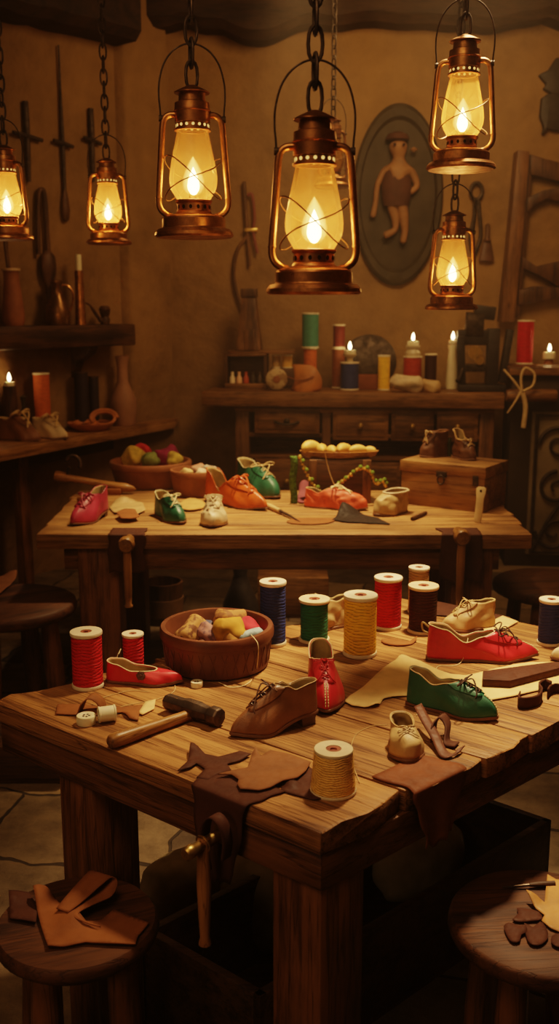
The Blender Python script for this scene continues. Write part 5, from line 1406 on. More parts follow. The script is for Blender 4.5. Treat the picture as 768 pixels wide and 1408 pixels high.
# green ribbon and its tail
gq = aty(403, 690, k0_.y - 0.02); gx = mpp(gq)
m = MB()
rows_ = []
for i in range(20):
    q = i / 19; zz = tz + 0.02 - (tz + 0.02 - 0.762) * q
    xx = gq.x + 0.004 * math.sin(q * 9)
    rows_.append([Vector((xx - 0.016, gq.y + 0.003 * math.sin(q * 26), zz)), Vector((xx, gq.y - 0.005 + 0.003 * math.sin(q * 26 + 1), zz)), Vector((xx + 0.016, gq.y + 0.003 * math.sin(q * 26 + 2), zz))])
gc = rows_[-1][1].copy(); m.grid([[p - gc for p in r_] for r_ in rows_])
o = m.build('green_ribbon', patterned('green_weave', (0.10, 0.22, 0.03), (0.05, 0.11, 0.02), 120), loc=gc, angle=80); solidify(o, 0.004, 0)
tag(o, 'green woven ribbon hanging down left of the dark box', 'ribbon')
scrap('cloth_scrap', 'mauve cloth bit at the foot of the green ribbon', 'cloth scrap', [(408, 690), (414, 672), (424, 664), (428, 680), (420, 692)], 0.76, plain('mauve_cloth', (0.25, 0.07, 0.09), 0.8, 0.2), 0.01, 0.004, lift_at(418, 676, 0.05, 0.05), None, 44.0)
# pale knife, scraps, sticks
a, b = at(366, 698), at(413, 719); d = b - a
t = thing('awl', 'awl with a pale handle lying at the front of the far table', 'awl', (a.x, a.y, 0.76), math.atan2(d.y, d.x))
L_ = d.length
m = MB(); m.lathe([(0.001, 0), (0.010, 0.004), (0.0125, 0.03), (0.010, L_ * 0.35), (0.011, L_ * 0.42), (0.001, L_ * 0.43)], 14, Matrix.Translation((0, 0, 0.0125)) @ Matrix.Rotation(PI / 2, 4, 'Y'), cap=False); m.build('handle', plain('bone_handle', (0.62, 0.42, 0.20), 0.5), t)
m = MB(); m.tube([(L_ * 0.4, 0, 0.0125), (L_ * 0.7, 0, 0.010), (L_, 0, 0.004)], [0.0075, 0.006, 0.0012], 8); m.build('blade', M_STEEL, t)
GF = 'leather scraps on the far table'
scrap('leather_scrap', 'flat thin brown scrap below the coral shoe', 'leather scrap', [(394, 719), (404, 714), (430, 713), (460, 714), (452, 720), (420, 722)], 0.76, M_SCRAPO, 0.003, 0.002, None, GF, 51.0)
scrap('leather_scrap', 'black pointed leather piece, one corner raised, before the cream bootie', 'leather scrap', [(456, 716), (470, 707), (492, 707), (520, 714), (536, 722), (500, 720), (474, 719)], 0.76, leather('black_leather', (0.022, 0.014, 0.010), 0.7, spec=0.2), 0.004, 0.003, lift_at(470, 707, 0.10, 0.05), GF, 52.0, smooth_n=1)
scrap('leather_scrap', 'tan ragged leather scrap right of the magenta shoe', 'leather scrap', [(150, 700), (160, 690), (178, 688), (196, 694), (200, 704), (188, 710), (172, 706), (158, 708)], 0.76, M_LTAN, 0.012, 0.003, lift_at(170, 692, 0.06, 0.02), GF, 53.0, smooth_n=1)
scrap('leather_scrap', 'dark russet scrap between the magenta shoe and the vise', 'leather scrap', [(160, 708), (172, 702), (186, 704), (192, 712), (178, 715), (166, 714)], 0.7745, M_SCRAPO, 0.012, 0.003, None, GF, 54.0, smooth_n=1)
scrap('leather_scrap', 'yellow felt scrap between the green and cream shoes', 'felt scrap', [(244, 700), (252, 690), (268, 688), (282, 694), (276, 702), (258, 704)], 0.76, plain('yellow_felt', (0.52, 0.31, 0.11), 0.9, 0.1), 0.012, 0.004, None, GF, 55.0, smooth_n=2)
a, b = at(108, 690), at(134, 693); d = b - a
m = MB(); m.tube([(0, 0, 0.013), (d.length * 0.5, 0, 0.015), (d.length, 0, 0.013)], 0.013, 12)
tag(m.build('leather_roll', M_SCRAPO, loc=(a.x, a.y, 0.76), rotz=math.atan2(d.y, d.x)), 'short russet leather roll behind the magenta shoe', 'leather roll')
a, b = at(566, 716), at(585, 708); d = b - a
m = MB(); m.tube([(0, 0, 0.008), (d.length, 0, 0.009)], [0.0085, 0.008], 10)
tag(m.build('wooden_peg', M_DARKWOOD, loc=(a.x, a.y, 0.76), rotz=math.atan2(d.y, d.x)), 'short dark peg lying right of the cream bootie', 'peg')
# mallet with a curved blade resting across the left end of the table
def P3(px, py, y): return aty(px, py, y)
ya = yb - 0.10
a, b = P3(80, 655, ya), P3(187, 670, ya)
b.z = 0.76 + 0.022
t = thing('scraper_tool', 'long wooden-handled tool with a curved iron blade at the left end of the far table', 'scraper', a, 0)
d = b - a
Mt = d.to_track_quat('Z', 'Y').to_matrix().to_4x4(); L_ = d.length
m = MB(); m.lathe([(0.001, -0.02), (0.022, -0.016), (0.027, 0.0), (0.024, 0.03), (0.017, 0.06), (0.016, L_ * 0.55), (0.020, L_ * 0.78), (0.022, L_ * 0.86), (0.014, L_ * 0.96), (0.001, L_)], 18, Mt, cap=False); m.build('handle', M_HANDLE, t, angle=50)
m = MB(); rows_ = []
for i in range(15):
    a_ = -0.5 + 3.3 * i / 14
    rows_.append([Vector((0.075 + r_ * math.cos(a_) * 0.9, -0.01, 0.06 + r_ * math.sin(a_))) for r_ in (0.030 + 0.004 * math.sin(a_), 0.050)])
m.grid(rows_); o = m.build('blade', M_STEEL, t, angle=80); solidify(o, 0.006, 0)
m = MB(); m.tube([(0.045, -0.002, 0.0), (0.05, -0.006, 0.03), (0.06, -0.01, 0.045)], 0.008, 8); m.build('tang', M_IRON, t)
# support it lies on
sc_ = P3(150, 668, ya)
m = MB(); m.box(-0.06, 0.06, -0.03, 0.03, 0, max(0.01, aty(150, 664, ya).z - 0.76 - 0.024))
tag(m.build('leather_block', M_SCRAPO, loc=(sc_.x, ya, 0.76), bevel=0.006), 'stacked leather block under the long wooden-handled tool', 'leather block')
# wool in the wide bowl, cloth bits in the small bowl
GW = 'coloured wool in the wide bowl'
wz = 0.76 + f1h * 0.95
for px, py, s, col, lb in ((182, 630, 0.06, (0.62, 0.44, 0.10), 'yellow wool lump at the left in the wide bowl'), (192, 626, 0.058, (0.62, 0.05, 0.07), 'red wool bundle in the wide bowl'), (207, 633, 0.05, (0.25, 0.30, 0.10), 'green wool bundle in front in the wide bowl'), (230, 627, 0.060, (0.36, 0.05, 0.14), 'magenta wool bundle at the right in the wide bowl'), (240, 632, 0.045, (0.60, 0.44, 0.10), 'yellow wool bundle at the right end of the wide bowl')):
    cloth_roll(lb, at(px, py, wz), (s * 1.15, s * 0.85, s * 0.78), (0, -0.6 if px < 200 else 0.35, px * 0.1), plain('wool_%d' % px, col, 0.9, 0.15, 0.3, 40, 0.4), GW, px * 0.37, 'wool_bundle', 'wool bundle')
GP = 'cloth bits in the small bowl'
wz = 0.76 + f2h * 0.92
for px, py, s, col, lb in ((256, 651, 0.042, (0.60, 0.42, 0.20), 'tan cloth bit at the left in the small bowl'), (272, 645, 0.040, (0.46, 0.25, 0.17), 'pinkish cloth bit in the middle of the small bowl'), (276, 651, 0.036, (0.66, 0.50, 0.34), 'pale cloth bit at the front of the small bowl'), (288, 646, 0.036, (0.42, 0.38, 0.30), 'grey cloth bit at the right in the small bowl')):
    cloth_roll(lb, at(px, py, wz), (s, s * 0.66, s * 0.58), (0, 0.35, px * 0.13), plain('bit_%d' % px, col, 0.8, 0.2, 0.2, 30), GP, px * 0.41, 'cloth_bit', 'cloth bit')
# vises with leather aprons on the far table edge
def far_vise(label, lab2, pxl, pxr, ykb, ylow, bar_top):
    yk = tl.y - 0.004
    e = Vector((1, 0, 0)); o_ = Vector((0, -1, 0))
    a_ = Vector((tl.x, tl.y, 0.76))
    X0, X1 = aty(pxl, 735, tl.y).x - tl.x, aty(pxr, 735, tl.y).x - tl.x
    drape('leather_drape', lab2, a_, e, o_, X0, X1, 0.10, aty(pxl, 735, tl.y).z - aty(pxl, ylow, tl.y).z, M_SCRAPD, pxl * 0.1, 0.012, thick=0.004)
    kx, kz = aty((pxl + pxr) / 2, ykb, tl.y - 0.09).x, aty((pxl + pxr) / 2, ykb, tl.y - 0.09).z
    t = thing('bench_vise', label, 'vise', (kx, tl.y - 0.03, kz), -PI / 2)
    m = MB(); m.lathe([(0.001, -0.03), (0.020, -0.03), (0.020, 0.04), (0.026, 0.045), (0.032, 0.058), (0.032, 0.076), (0.026, 0.088), (0.001, 0.092)], 24, Matrix.Rotation(PI / 2, 4, 'Y'), cap=False); m.build('knob', M_HANDLE, t, angle=40)
    L_ = kz - aty((pxl + pxr) / 2, bar_top, tl.y - 0.09).z
    m = MB(); m.lathe([(0.001, 0.0), (0.016, -0.005), (0.0165, -0.3 * L_), (0.014, -0.8 * L_), (0.012, -0.93 * L_), (0.017, -0.955 * L_), (0.016, -0.985 * L_), (0.001, -L_)], 18, Matrix.Translation((0.060, 0, -0.026)), cap=False); m.build('bar', M_HANDLEZ, t, angle=50)
far_vise('wooden vise knob and bar at the left of the far table', 'dark leather flap behind the left vise of the far table', 149, 199, 748, 786, 827)
far_vise('wooden vise knob and bar at the right of the far table', 'dark leather flap behind the right vise of the far table', 606, 663, 738, 796, 830)
# ================================================================== things on the sideboard
GB_ = 'thread spools on the sideboard'
def bz(px, y): return at(px, y, BZ)
# little rack with bottles
r0 = bpos(309, 0.22); rw = (bpos(366, 0.22) - r0).length
rk = thing('bottle_rack', 'small open wooden rack holding little bottles at the left end of the sideboard', 'rack', (r0.x, r0.y, BZ), bang)
rh = aty(309, 486, r0.y).z - BZ; s_ = rw / 57.0
m = MB(); m.box(0, rw, 0, 0.15, 0, 0.035); m.build('base_board', M_BENCHW, rk, bevel=0.003)
m = MB(); m.box(0, rw, 0, 0.15, rh - 0.018, rh); m.build('top_board', M_BENCHW, rk, bevel=0.003)
for xx in (0, rw - 0.016):
    m = MB(); m.box(xx, xx + 0.016, 0, 0.15, 0.035, rh - 0.018); m.build('side_board', M_DARKWOODZ, rk, bevel=0.002)
m = MB(); m.box(0.016, rw - 0.016, 0.135, 0.15, 0.035, rh - 0.018); m.build('back_board', M_DARKWOOD, rk)
RM = Matrix.Translation(rk.location) @ Matrix.Rotation(bang, 4, 'Z')
bcol = [(0.85, 0.68, 0.45), (0.85, 0.52, 0.32), (0.45, 0.09, 0.045), (0.05, 0.035, 0.02), (0.08, 0.05, 0.03)]
bl_ = ['cream little bottle first in the rack', 'peach little bottle second in the rack', 'dark red little bottle in the middle of the rack', 'black little bottle fourth in the rack', 'dark little bottle last in the rack']
for i in range(5):
    p = RM @ Vector((rw * (0.17 + 0.165 * i), 0.026, 0.0355)); q = s_ * 9
    t = thing('small_bottle', bl_[i], 'bottle', p, 0, 'little bottles in the rack')
    m = MB(); m.lathe([(0.001, 0), (0.018, 0), (0.0195, 0.008), (0.0185, 0.035), (0.010, 0.050), (0.0085, 0.062), (0.001, 0.062)], 16, cap=False); m.build('body', plain('bottle_%d' % i, bcol[i], 0.3, 0.5), t, angle=50)
    m = MB(); m.lathe([(0.001, 0.062), (0.010, 0.062), (0.010, 0.074), (0.001, 0.075)], 12, cap=False); m.build('cap', plain('bottle_cap_%d' % i, mul(bcol[i], 1.2), 0.5), t, angle=50)
# shelf plank over the rack and its neighbour
pz = BZ + rh
p0_ = RM @ Vector((0.02, 0.02, rh)); plw = (bpos(405, 0.22) - bpos(315, 0.22)).length
m = MB(); m.box(0, plw, 0, 0.13, 0, 0.02)
tag(m.build('plank', M_BENCHW, loc=p0_, rotz=bang, bevel=0.004), 'thin wooden plank laid across the top of the bottle rack', 'plank')
# neighbour: upright box with a pale spool on it and a round yarn ball before it
q = RM @ Vector((rw + 0.02, 0.04, 0)); bh2 = rh - 0.012
m = MB(); m.box(0, 0.165, 0, 0.10, 0, bh2 - 0.085)
tag(m.build('wooden_block', M_DARKWOOD, loc=q, rotz=bang, bevel=0.006), 'dark wooden block right of the bottle rack', 'block')
c = RM @ Vector((rw + 0.128, 0.10, bh2 - 0.085))
spool_at('thread_spool', 'small pale spool standing on the dark block right of the bottle rack', GB_, c, 0.036, 0.085, M_CREAM)
c = RM @ Vector((rw + 0.055, 0.10, bh2 - 0.085))
spool_at('thread_spool', 'small tan spool on the dark block, against the bottle rack', GB_, c, 0.028, 0.083, M_TAN)
p = bpos(380, 0.14); rr = 15 * mpp(p)
t = thing('yarn_roll', 'round pale yarn roll facing out in front of the dark block', 'yarn roll', (p.x, p.y, BZ + rr), 0)
m = MB(); m.lathe([(0.001, -0.03), (rr * 0.9, -0.028), (rr, -0.02), (rr, 0.02), (rr * 0.9, 0.028), (0.001, 0.03)], 32, Matrix.Rotation(PI / 2, 4, 'X'), cap=False); m.build('yarn', patterned('pale_yarn', (0.50, 0.36, 0.20), (0.26, 0.15, 0.07), 22), t, angle=50)
m = MB(); m.lathe([(0.001, 0.029), (rr * 0.35, 0.029), (rr * 0.3, 0.034), (0.001, 0.034)], 20, Matrix.Rotation(PI / 2, 4, 'X'), cap=False); m.build('core', M_CLAY, t)
# tapered wooden post with a cap and a bent bow, standing on the plank
p = RM @ Vector((0.155, 0.08, rh + 0.0205)); hh = aty(350, 397, p.y).z - p.z; k_ = mpp(p)
t = thing('wooden_post', 'tapered wooden post standing on the plank over the bottle rack', 'wooden post', p, bang)
m = MB(); wb, wt_ = 17 * k_, 9.5 * k_
m.grid([[Vector((sx * (wb + (wt_ - wb) * f), sy * (wb + (wt_ - wb) * f) * 0.8, hh * 0.86 * f)) for sx, sy in ((-1, -1), (1, -1), (1, 1), (-1, 1))] for f in (0, 0.02, 0.33, 0.66, 1)], closed_v=True, cap0=True, cap1=True)
m.build('post', M_BENCHZ, t, bevel=0.004)
m = MB(); m.box(-wt_ * 1.12, wt_ * 1.12, -wt_, wt_, hh * 0.86, hh); m.build('cap', M_DARKWOODZ, t, bevel=0.004)
m = MB(); m.box(-wb * 0.3, wb * 0.5, -wb * 0.85, -wb * 0.6, 0.0, hh * 0.34); m.build('front_peg', M_BENCHZ, t, bevel=0.004)
# orange pouch
p = bpos(419, 0.10); k_ = mpp(p)
t = thing('leather_pouch', 'orange leather pouch sagging on the sideboard below the teal spool', 'pouch', (p.x, p.y, BZ), -0.2)
m = MB(); rows_ = []
for i in range(15):
    f = i / 14; zz = 36 * k_ * f
    rows_.append([Vector(((21 - 5 * f + 2 * math.sin(3 * a_ + 4 * f)) * k_ * math.cos(a_) * (1 if f > 0.05 else 0.85) + 3 * k_ * math.sin(f * 3), 13 * k_ * (1 - 0.75 * f * f) * math.sin(a_), zz * (1 - 0.22 * max(0, math.cos(a_ - 0.4)) * f))) for a_ in [2 * PI * j / 28 for j in range(28)]])
m.grid(rows_, closed_v=True, cap0=True, cap1=True); m.build('bag', leather('orange_pouch_leather', (0.46, 0.17, 0.04), 0.55), t, angle=60)
m = MB(); m.tube([(-22 * k_, -12 * k_, 20 * k_), (-8 * k_, -13.5 * k_, 15 * k_), (5 * k_, -13 * k_, 17 * k_), (14 * k_, -11 * k_, 21 * k_)], 0.004, 6); m.build('flap_edge', M_LRUST, t)
# stacks of spools
def stack(lower, upper, px):
    (l_lb, lw, ly0, ly1, lm), (u_lb, uw, uy0, um) = lower, upper
    c, r = standpos(px, lw, ly1, BZ); h = height(px, ly0, c, r)
    spool_at('thread_spool', l_lb, GB_, c, r, h, lm)
    c2 = c + Vector((0, 0, h)); r2 = uw / 2 * mpp(c2); h2 = height(px, uy0, c2, r2)
    spool_at('thread_spool', u_lb, GB_, c2, r2, h2, um)
stack(('orange spool under the tall teal spool, behind the pouch', 19, 478, 527, M_ORANGE), ('tall teal spool standing on top of the orange one', 24, 430, M_TEAL), 426)
stack(('rust brown spool under the dark red one', 19, 478, 528, thread('rust_thread', (0.24, 0.075, 0.03), 0.01)), ('dark red spool standing on top of the rust brown one', 17, 446, thread('dark_red_thread', (0.16, 0.025, 0.018), 0.01)), 465)
def candle(t, r, h, z=0.0, flame=True):
    m = MB(); m.lathe([(0.001, z), (r, z), (r, z + h * 0.9), (r * 0.92, z + h), (r * 0.5, z + h - 0.003), (0.001, z + h - 0.004)], 24, cap=False); m.build('wax', M_WAX, t, angle=50)
    m = MB(); m.tube([(0, 0, z + h - 0.004), (0.0005, 0, z + h + 0.008)], 0.0016, 6); m.build('wick', M_INK, t)
    if flame:
        m = MB(); fz = z + h + 0.004
        m.lathe([(0.0001, fz), (0.007, fz + 0.005), (0.0105, fz + 0.014), (0.0095, fz + 0.026), (0.005, fz + 0.040), (0.0001, fz + 0.052)], 14, cap=False); m.build('flame', M_CFLAME, t, angle=80)
def clight(p, e=1.0):
    o = glow(p, e * CK, 0.02, (1.0, 0.55, 0.2)); o.name = 'candle_light'; return o
# navy spool with candle cup
c, r = standpos(480, 26, 537, BZ); h = height(480, 497, c, r)
spool_at('thread_spool', 'navy thread spool carrying a candle cup', GB_, c, r, h, M_BLUE)
k_ = mpp(c); t = thing('candle', 'lit candle in a glass cup on top of the navy spool', 'candle', c + Vector((0, 0, h)), 0, 'lit candles')
m = MB(); m.lathe([(0.001, 0), (4.5 * k_, 0), (4.2 * k_, 6 * k_), (9 * k_, 9 * k_), (9.3 * k_, 11 * k_), (0.001, 11 * k_)], 24, cap=False); m.build('cup', plain('pale_cup', (0.55, 0.42, 0.25), 0.3, 0.6), t, angle=40)
candle(t, 8.2 * k_, 5 * k_, 11 * k_); clight(c + Vector((0, 0, h + 20 * k_)))
# rust box behind
p = bpos(506, 0.24)
m = MB(); m.box(-0.075, 0.075, 0, 0.1, 0, 0.095)
tag(m.build('rust_box', plain('rust_paint', (0.22, 0.07, 0.03), 0.7, 0.2), loc=(p.x, p.y, BZ), rotz=bang, bevel=0.004), 'small rust-red box between the navy and yellow spools', 'box')
# leaning dark disc
p = bpos(507, 0.395)
m = MB(); m.lathe([(0.001, -0.008), (0.17, -0.006), (0.18, 0.0), (0.17, 0.008), (0.001, 0.006)], 40, Matrix.Translation((0, 0, 0.176)) @ Matrix.Rotation(PI / 2 - 0.2, 4, 'X'), cap=False)
tag(m.build('metal_plate', M_IRON, loc=(p.x, p.y, BZ), angle=40), 'round dark plate leaning on the wall behind the yellow spool', 'plate')
spool('thread_spool', 'yellow thread spool on the sideboard left of the pale leather', GB_, 527, 17, 488, 537, M_YELLOW, BZ)
c, r = standpos(566, 26, 531, BZ); h = height(566, 489, c, r)
spool_at('thread_spool', 'red thread spool carrying a white candle on the sideboard', GB_, c, r, h, thread('brick_thread', (0.40, 0.05, 0.03), 0.01))
k_ = mpp(c); t = thing('candle', 'lit candle in a white dish on top of the red spool on the sideboard', 'candle', c + Vector((0, 0, h)), 0, 'lit candles')
m = MB(); m.lathe([(0.001, 0), (9.5 * k_, 0), (10.5 * k_, 4 * k_), (8 * k_, 9 * k_), (9.5 * k_, 11 * k_), (10.0 * k_, 14 * k_), (0.001, 14 * k_)], 24, cap=False); m.build('dish', plain('white_dish', (0.62, 0.50, 0.32), 0.4, 0.5), t, angle=40)
candle(t, 8.0 * k_, 6 * k_, 14 * k_); clight(c + Vector((0, 0, h + 28 * k_)))
spool('thread_spool', 'dark brown thread spool on the sideboard beside the candle on a red spool', GB_, 591, 17, 486, 528, M_BROWN, BZ)
# tall white candle bottle
c, r = standpos(620, 14, 535, BZ)
h = height(621, 472, c, r)
t = thing('candle', 'tall white candle on the sideboard just left of the black press', 'candle', c, 0, 'lit candles')
m = MB(); m.lathe([(0.001, 0), (r * 1.1, 0), (r * 1.15, h * 0.1), (r, h * 0.5), (r * 0.75, h * 0.85), (r * 0.9, h * 0.92), (r * 0.9, h * 0.97), (0.001, h)], 24, cap=False); m.build('holder', M_WAX, t, angle=50)
candle(t, r * 0.8, 0.02, h); clight(c + Vector((0, 0, h + 0.06)))
# pale leather folded on the edge and a shoe last
p = bpos(558, 0.05)
cloth_roll('pale folded leather hanging over the sideboard edge under the red candle spool', (p.x, p.y, BZ + 0.058), (0.11, 0.05, 0.05), (0.1, 0.1, -0.1), M_LCREAM, None, 3.3, 'folded_leather', 'folded leather')
p = bpos(590, 0.07)
cloth_roll('small brown shoe last lying on the sideboard right of the pale leather', (p.x, p.y, BZ + 0.04), (0.075, 0.04, 0.04), (0, 0.25, -0.5), M_LTAN, None, 5.1, 'shoe_last', 'shoe last')
# black press machine
p = bpos(656, 0.24); k_ = mpp(p)
t = thing('press_machine', 'black cast-iron press machine at the right end of the sideboard', 'machine', (p.x, p.y, BZ), bang)
def kb_(name, x0, x1, y0, y1, z0, z1, rot=0.0, mat=M_BLACK, bev=0.006):
    m = MB(); M = Matrix.Translation((x0 * k_, 0, z0 * k_)) @ Matrix.Rotation(rot, 4, 'Y') @ Matrix.Translation((-x0 * k_, 0, -z0 * k_))
    m.box(x0 * k_, x1 * k_, y0, y1, z0 * k_, z1 * k_, M); return m.build(name, mat, t, bevel=bev)
kb_('base_plate', -27, 36, -0.09, 0.09, 0, 9)
kb_('frame_column', -27, -17, -0.05, 0.05, 9, 74, -0.06)
kb_('frame_column', 10, 26, -0.06, 0.06, 9, 84, 0.0)
kb_('frame_column', 27, 36, -0.05, 0.05, 12, 84, 0.12)
kb_('crosshead', -30, 14, -0.045, 0.045, 62, 82)
kb_('ram', -20, 4, -0.05, 0.05, 74, 106, 0.03, M_IRON)
kb_('top_lever', -10, 18, -0.05, 0.05, 98, 116, 0.12)
kb_('jaw', -22, 10, -0.045, 0.045, 26, 36, 0, M_IRON)
m = MB(); m.lathe([(0.001, -0.06), (9 * k_, -0.06), (9 * k_, -0.045), (0.001, -0.045)], 20, Matrix.Translation((-6 * k_, 0, 52 * k_)) @ Matrix.Rotation(PI / 2, 4, 'X'), cap=False)
m.v = [(x, -abs(y), z) for x, y, z in m.v]; m.build('brass_dial', M_BRASS, t)
m = MB(); m.lathe([(0.001, -0.06), (6 * k_, -0.06), (6 * k_, -0.045), (0.001, -0.045)], 20, Matrix.Translation((0, 0, 42 * k_)) @ Matrix.Rotation(PI / 2, 4, 'X'), cap=False)
m.v = [(x, -abs(y), z) for x, y, z in m.v]; m.build('brass_dial', M_BRASS, t)
m = MB(); m.tube([(-30 * k_, -0.10, 14 * k_), (-26 * k_, -0.08, 18 * k_), (-22 * k_, -0.05, 30 * k_)], 0.012, 8); m.build('crank', M_IRON, t)
# on the dark cabinet: red spool, candle, roll bar with a bow
spool('thread_spool', 'tall crimson spool on the dark cabinet right of the press', None, 720, 23, 440, 501, thread('crimson_thread', (0.48, 0.012, 0.02), 0.012), CZ)
c, r = standpos(754, 17, 500, CZ); k_ = mpp(c)
t = thing('candle', 'lit stubby candle on the dark cabinet at the right edge', 'candle', c, 0, 'lit candles')
m = MB(); m.lathe([(0.001, 0), (7 * k_, 0), (6 * k_, 3 * k_), (4 * k_, 7 * k_), (0.001, 7 * k_)], 20, cap=False); m.build('foot', M_CLAY, t, angle=40)
candle(t, 8.5 * k_, 9 * k_, 7 * k_); clight(c + Vector((0, 0, 26 * k_)))
p = aty(700, 544, cb.location.y - 0.03); q = aty(764, 541, cb.location.y - 0.03); rr = 9 * mpp(p)
t = thing('roll_bar', 'wooden rolling bar mounted on the dark cabinet front', 'wooden bar', p, 0)
m = MB(); L_ = (q - p).length; m.lathe([(0.001, -0.02), (rr * 0.8, -0.02), (rr, 0), (rr, L_ - 0.03), (rr * 0.9, L_), (rr * 0.5, L_ + 0.008), (0.001, L_ + 0.008)], 20, Matrix.Rotation(PI / 2, 4, 'Y'), cap=False); m.build('bar', M_BENCHW, t, angle=50)
for xx in (0.02, L_ - 0.06):
    m = MB(); m.box(xx, xx + 0.03, 0.0, 0.095, -0.02, 0.02); m.build('bracket', M_IRON, t)
bp = aty(717, 538, cb.location.y - 0.085); k_ = mpp(bp)
def B(px, py, dy=0.0): return aty(px, py, cb.location.y - 0.095 + dy) - bp
t = thing('ribbon_bow', 'pale ribbon tied in a bow round the wooden rolling bar', 'ribbon', bp, 0)
m = MB(); m.tube(spline([B(717, 538), B(716, 518), B(722, 506), B(734, 514), B(732, 530), B(719, 538)], 6), 0.008, 8); m.build('loop', M_CORD, t)
m = MB(); m.tube(spline([B(716, 538), B(706, 524), B(692, 508, 0.02)], 6), 0.007, 8); m.build('tail', M_CORD, t)
m = MB(); m.tube(spline([B(716, 538), B(708, 552), B(697, 568)], 6), [0.009 - 0.0004 * i for i in range(13)], 8); m.build('tail', M_CORD, t)
m = MB(); m.tube(spline([B(718, 540), B(722, 560), B(719, 588)], 6), 0.015, 8); m.build('tail', M_CORD, t)
# dark crate on the cabinet's back and hanging iron knob
# ================================================================== back wall
WY = 7.0
def wall_obj(name, label, cat, px, py): 
    p = aty(px, py, WY); return thing(name, label, cat, (p.x, WY, p.z), 0), mpp(p)
# oval plaque with a carved figure
t, k_ = wall_obj('oval_plaque', 'dark oval plaque with a pale carved wooden figure on the back wall', 'plaque', 546, 270)
m = MB(); m.lathe([(0.001, 0.0), (1.0, 0.0), (1.0, 0.03), (0.95, 0.05), (0.86, 0.045), (0.82, 0.02), (0.001, 0.018)], 64, Matrix.Scale(-1, 4, (0, 1, 0)) @ Matrix.Diagonal((62 * k_, 1, 120 * k_, 1)) @ Matrix.Rotation(-PI / 2, 4, 'X'), cap=False)
m.build('oval_frame', plain('plaque_paint', (0.05, 0.038, 0.024), 0.65, 0.3, 0.4, 8), t, angle=40)
fig = []
# figure: one continuous skinned body
def skin_body(name, nodes, edges, parent, mat, sub=2, root=0):
    me = bpy.data.meshes.new(name); me.from_pydata([n[0] for n in nodes], edges, [])
    me.materials.append(mat)
    o = bpy.data.objects.new(name, me); COL.objects.link(o); o.parent = parent
    o.modifiers.new('skin', 'SKIN')
    if not me.skin_vertices:
        bm = bmesh.new(); bm.from_mesh(me); bm.verts.layers.skin.verify(); bm.to_mesh(me); bm.free()
    for i, n in enumerate(nodes):
        sv = me.skin_vertices[0].data[i]; sv.radius = (n[1], n[1] if len(n) < 3 else n[2]); sv.use_root = (i == root)
    s = o.modifiers.new('sub', 'SUBSURF'); s.levels = sub; s.render_levels = sub
    for f in me.polygons: f.use_smooth = True
    o.modifiers['skin'].use_smooth_shade = True
    return o
def F(px, py, y=0.06): return Vector(((px - 546) * k_, -y, -(py - 270) * k_))
M_FIG = plain('carved_pale_wood', (0.28, 0.14, 0.06), 0.6, 0.3, 0.3, 12)
M_VEST = plain('carved_dark_wood', (0.08, 0.032, 0.02), 0.7, 0.25, 0.3, 12)
nodes = [(F(544, 268), 11 * k_, 9 * k_), (F(545, 248), 15 * k_, 11 * k_), (F(545, 232), 13 * k_, 9 * k_), (F(545, 222), 6 * k_), (F(544, 209), 16 * k_, 14 * k_), (F(544, 198), 10 * k_),
         (F(526, 238), 5.5 * k_), (F(517, 256), 4.2 * k_), (F(515, 280), 3.8 * k_), (F(511, 300), 4.5 * k_),
         (F(564, 240), 6.5 * k_), (F(572, 258), 5 * k_), (F(560, 268), 4 * k_),
         (F(551, 284), 8.5 * k_), (F(554, 300), 7.5 * k_), (F(556, 318), 5 * k_), (F(553, 334), 5 * k_),
         (F(536, 282), 8 * k_), (F(543, 300), 6.5 * k_), (F(543, 316), 4.5 * k_), (F(526, 324, 0.08), 6 * k_)]
edges = [(0, 1), (1, 2), (2, 3), (3, 4), (4, 5), (2, 6), (6, 7), (7, 8), (8, 9), (2, 10), (10, 11), (11, 12), (0, 13), (13, 14), (14, 15), (15, 16), (0, 17), (17, 18), (18, 19), (19, 20)]
body = skin_body('carved_figure', nodes, edges, t, M_FIG)
m = MB(); m.lathe([(17 * k_, -12 * k_), (20 * k_, 0), (21 * k_, 14 * k_), (19 * k_, 28 * k_), (12 * k_, 42 * k_), (8 * k_, 46 * k_)], 24, Matrix.Translation(F(543, 272)), sy=0.62); m.build('vest', M_VEST, body)
m = MB(); m.lathe([(0.001, -3.5 * k_), (3.5 * k_, 0), (0.001, 3.5 * k_)], 12, Matrix.Translation(F(565, 211, 0.075)), cap=False, sx=1.6); m.build('nose', M_FIG, body)
for ex_ in (538, 550):
    m = MB(); m.lathe([(0.0001, 0), (2 * k_, 0.0), (0.0001, 0.004)], 10, Matrix.Translation(F(ex_, 206, 0.06 + 14 * k_)) @ Matrix.Rotation(PI / 2, 4, 'X'), cap=False); m.build('eye', M_INK, body)
m = MB(); m.lathe([(9 * k_, 0), (16.5 * k_, 2 * k_), (13 * k_, 9 * k_), (5 * k_, 12 * k_), (0.001, 12.5 * k_)], 20, Matrix.Translation(F(543, 200)), cap=False, sy=0.9); m.build('hair', M_VEST, body)
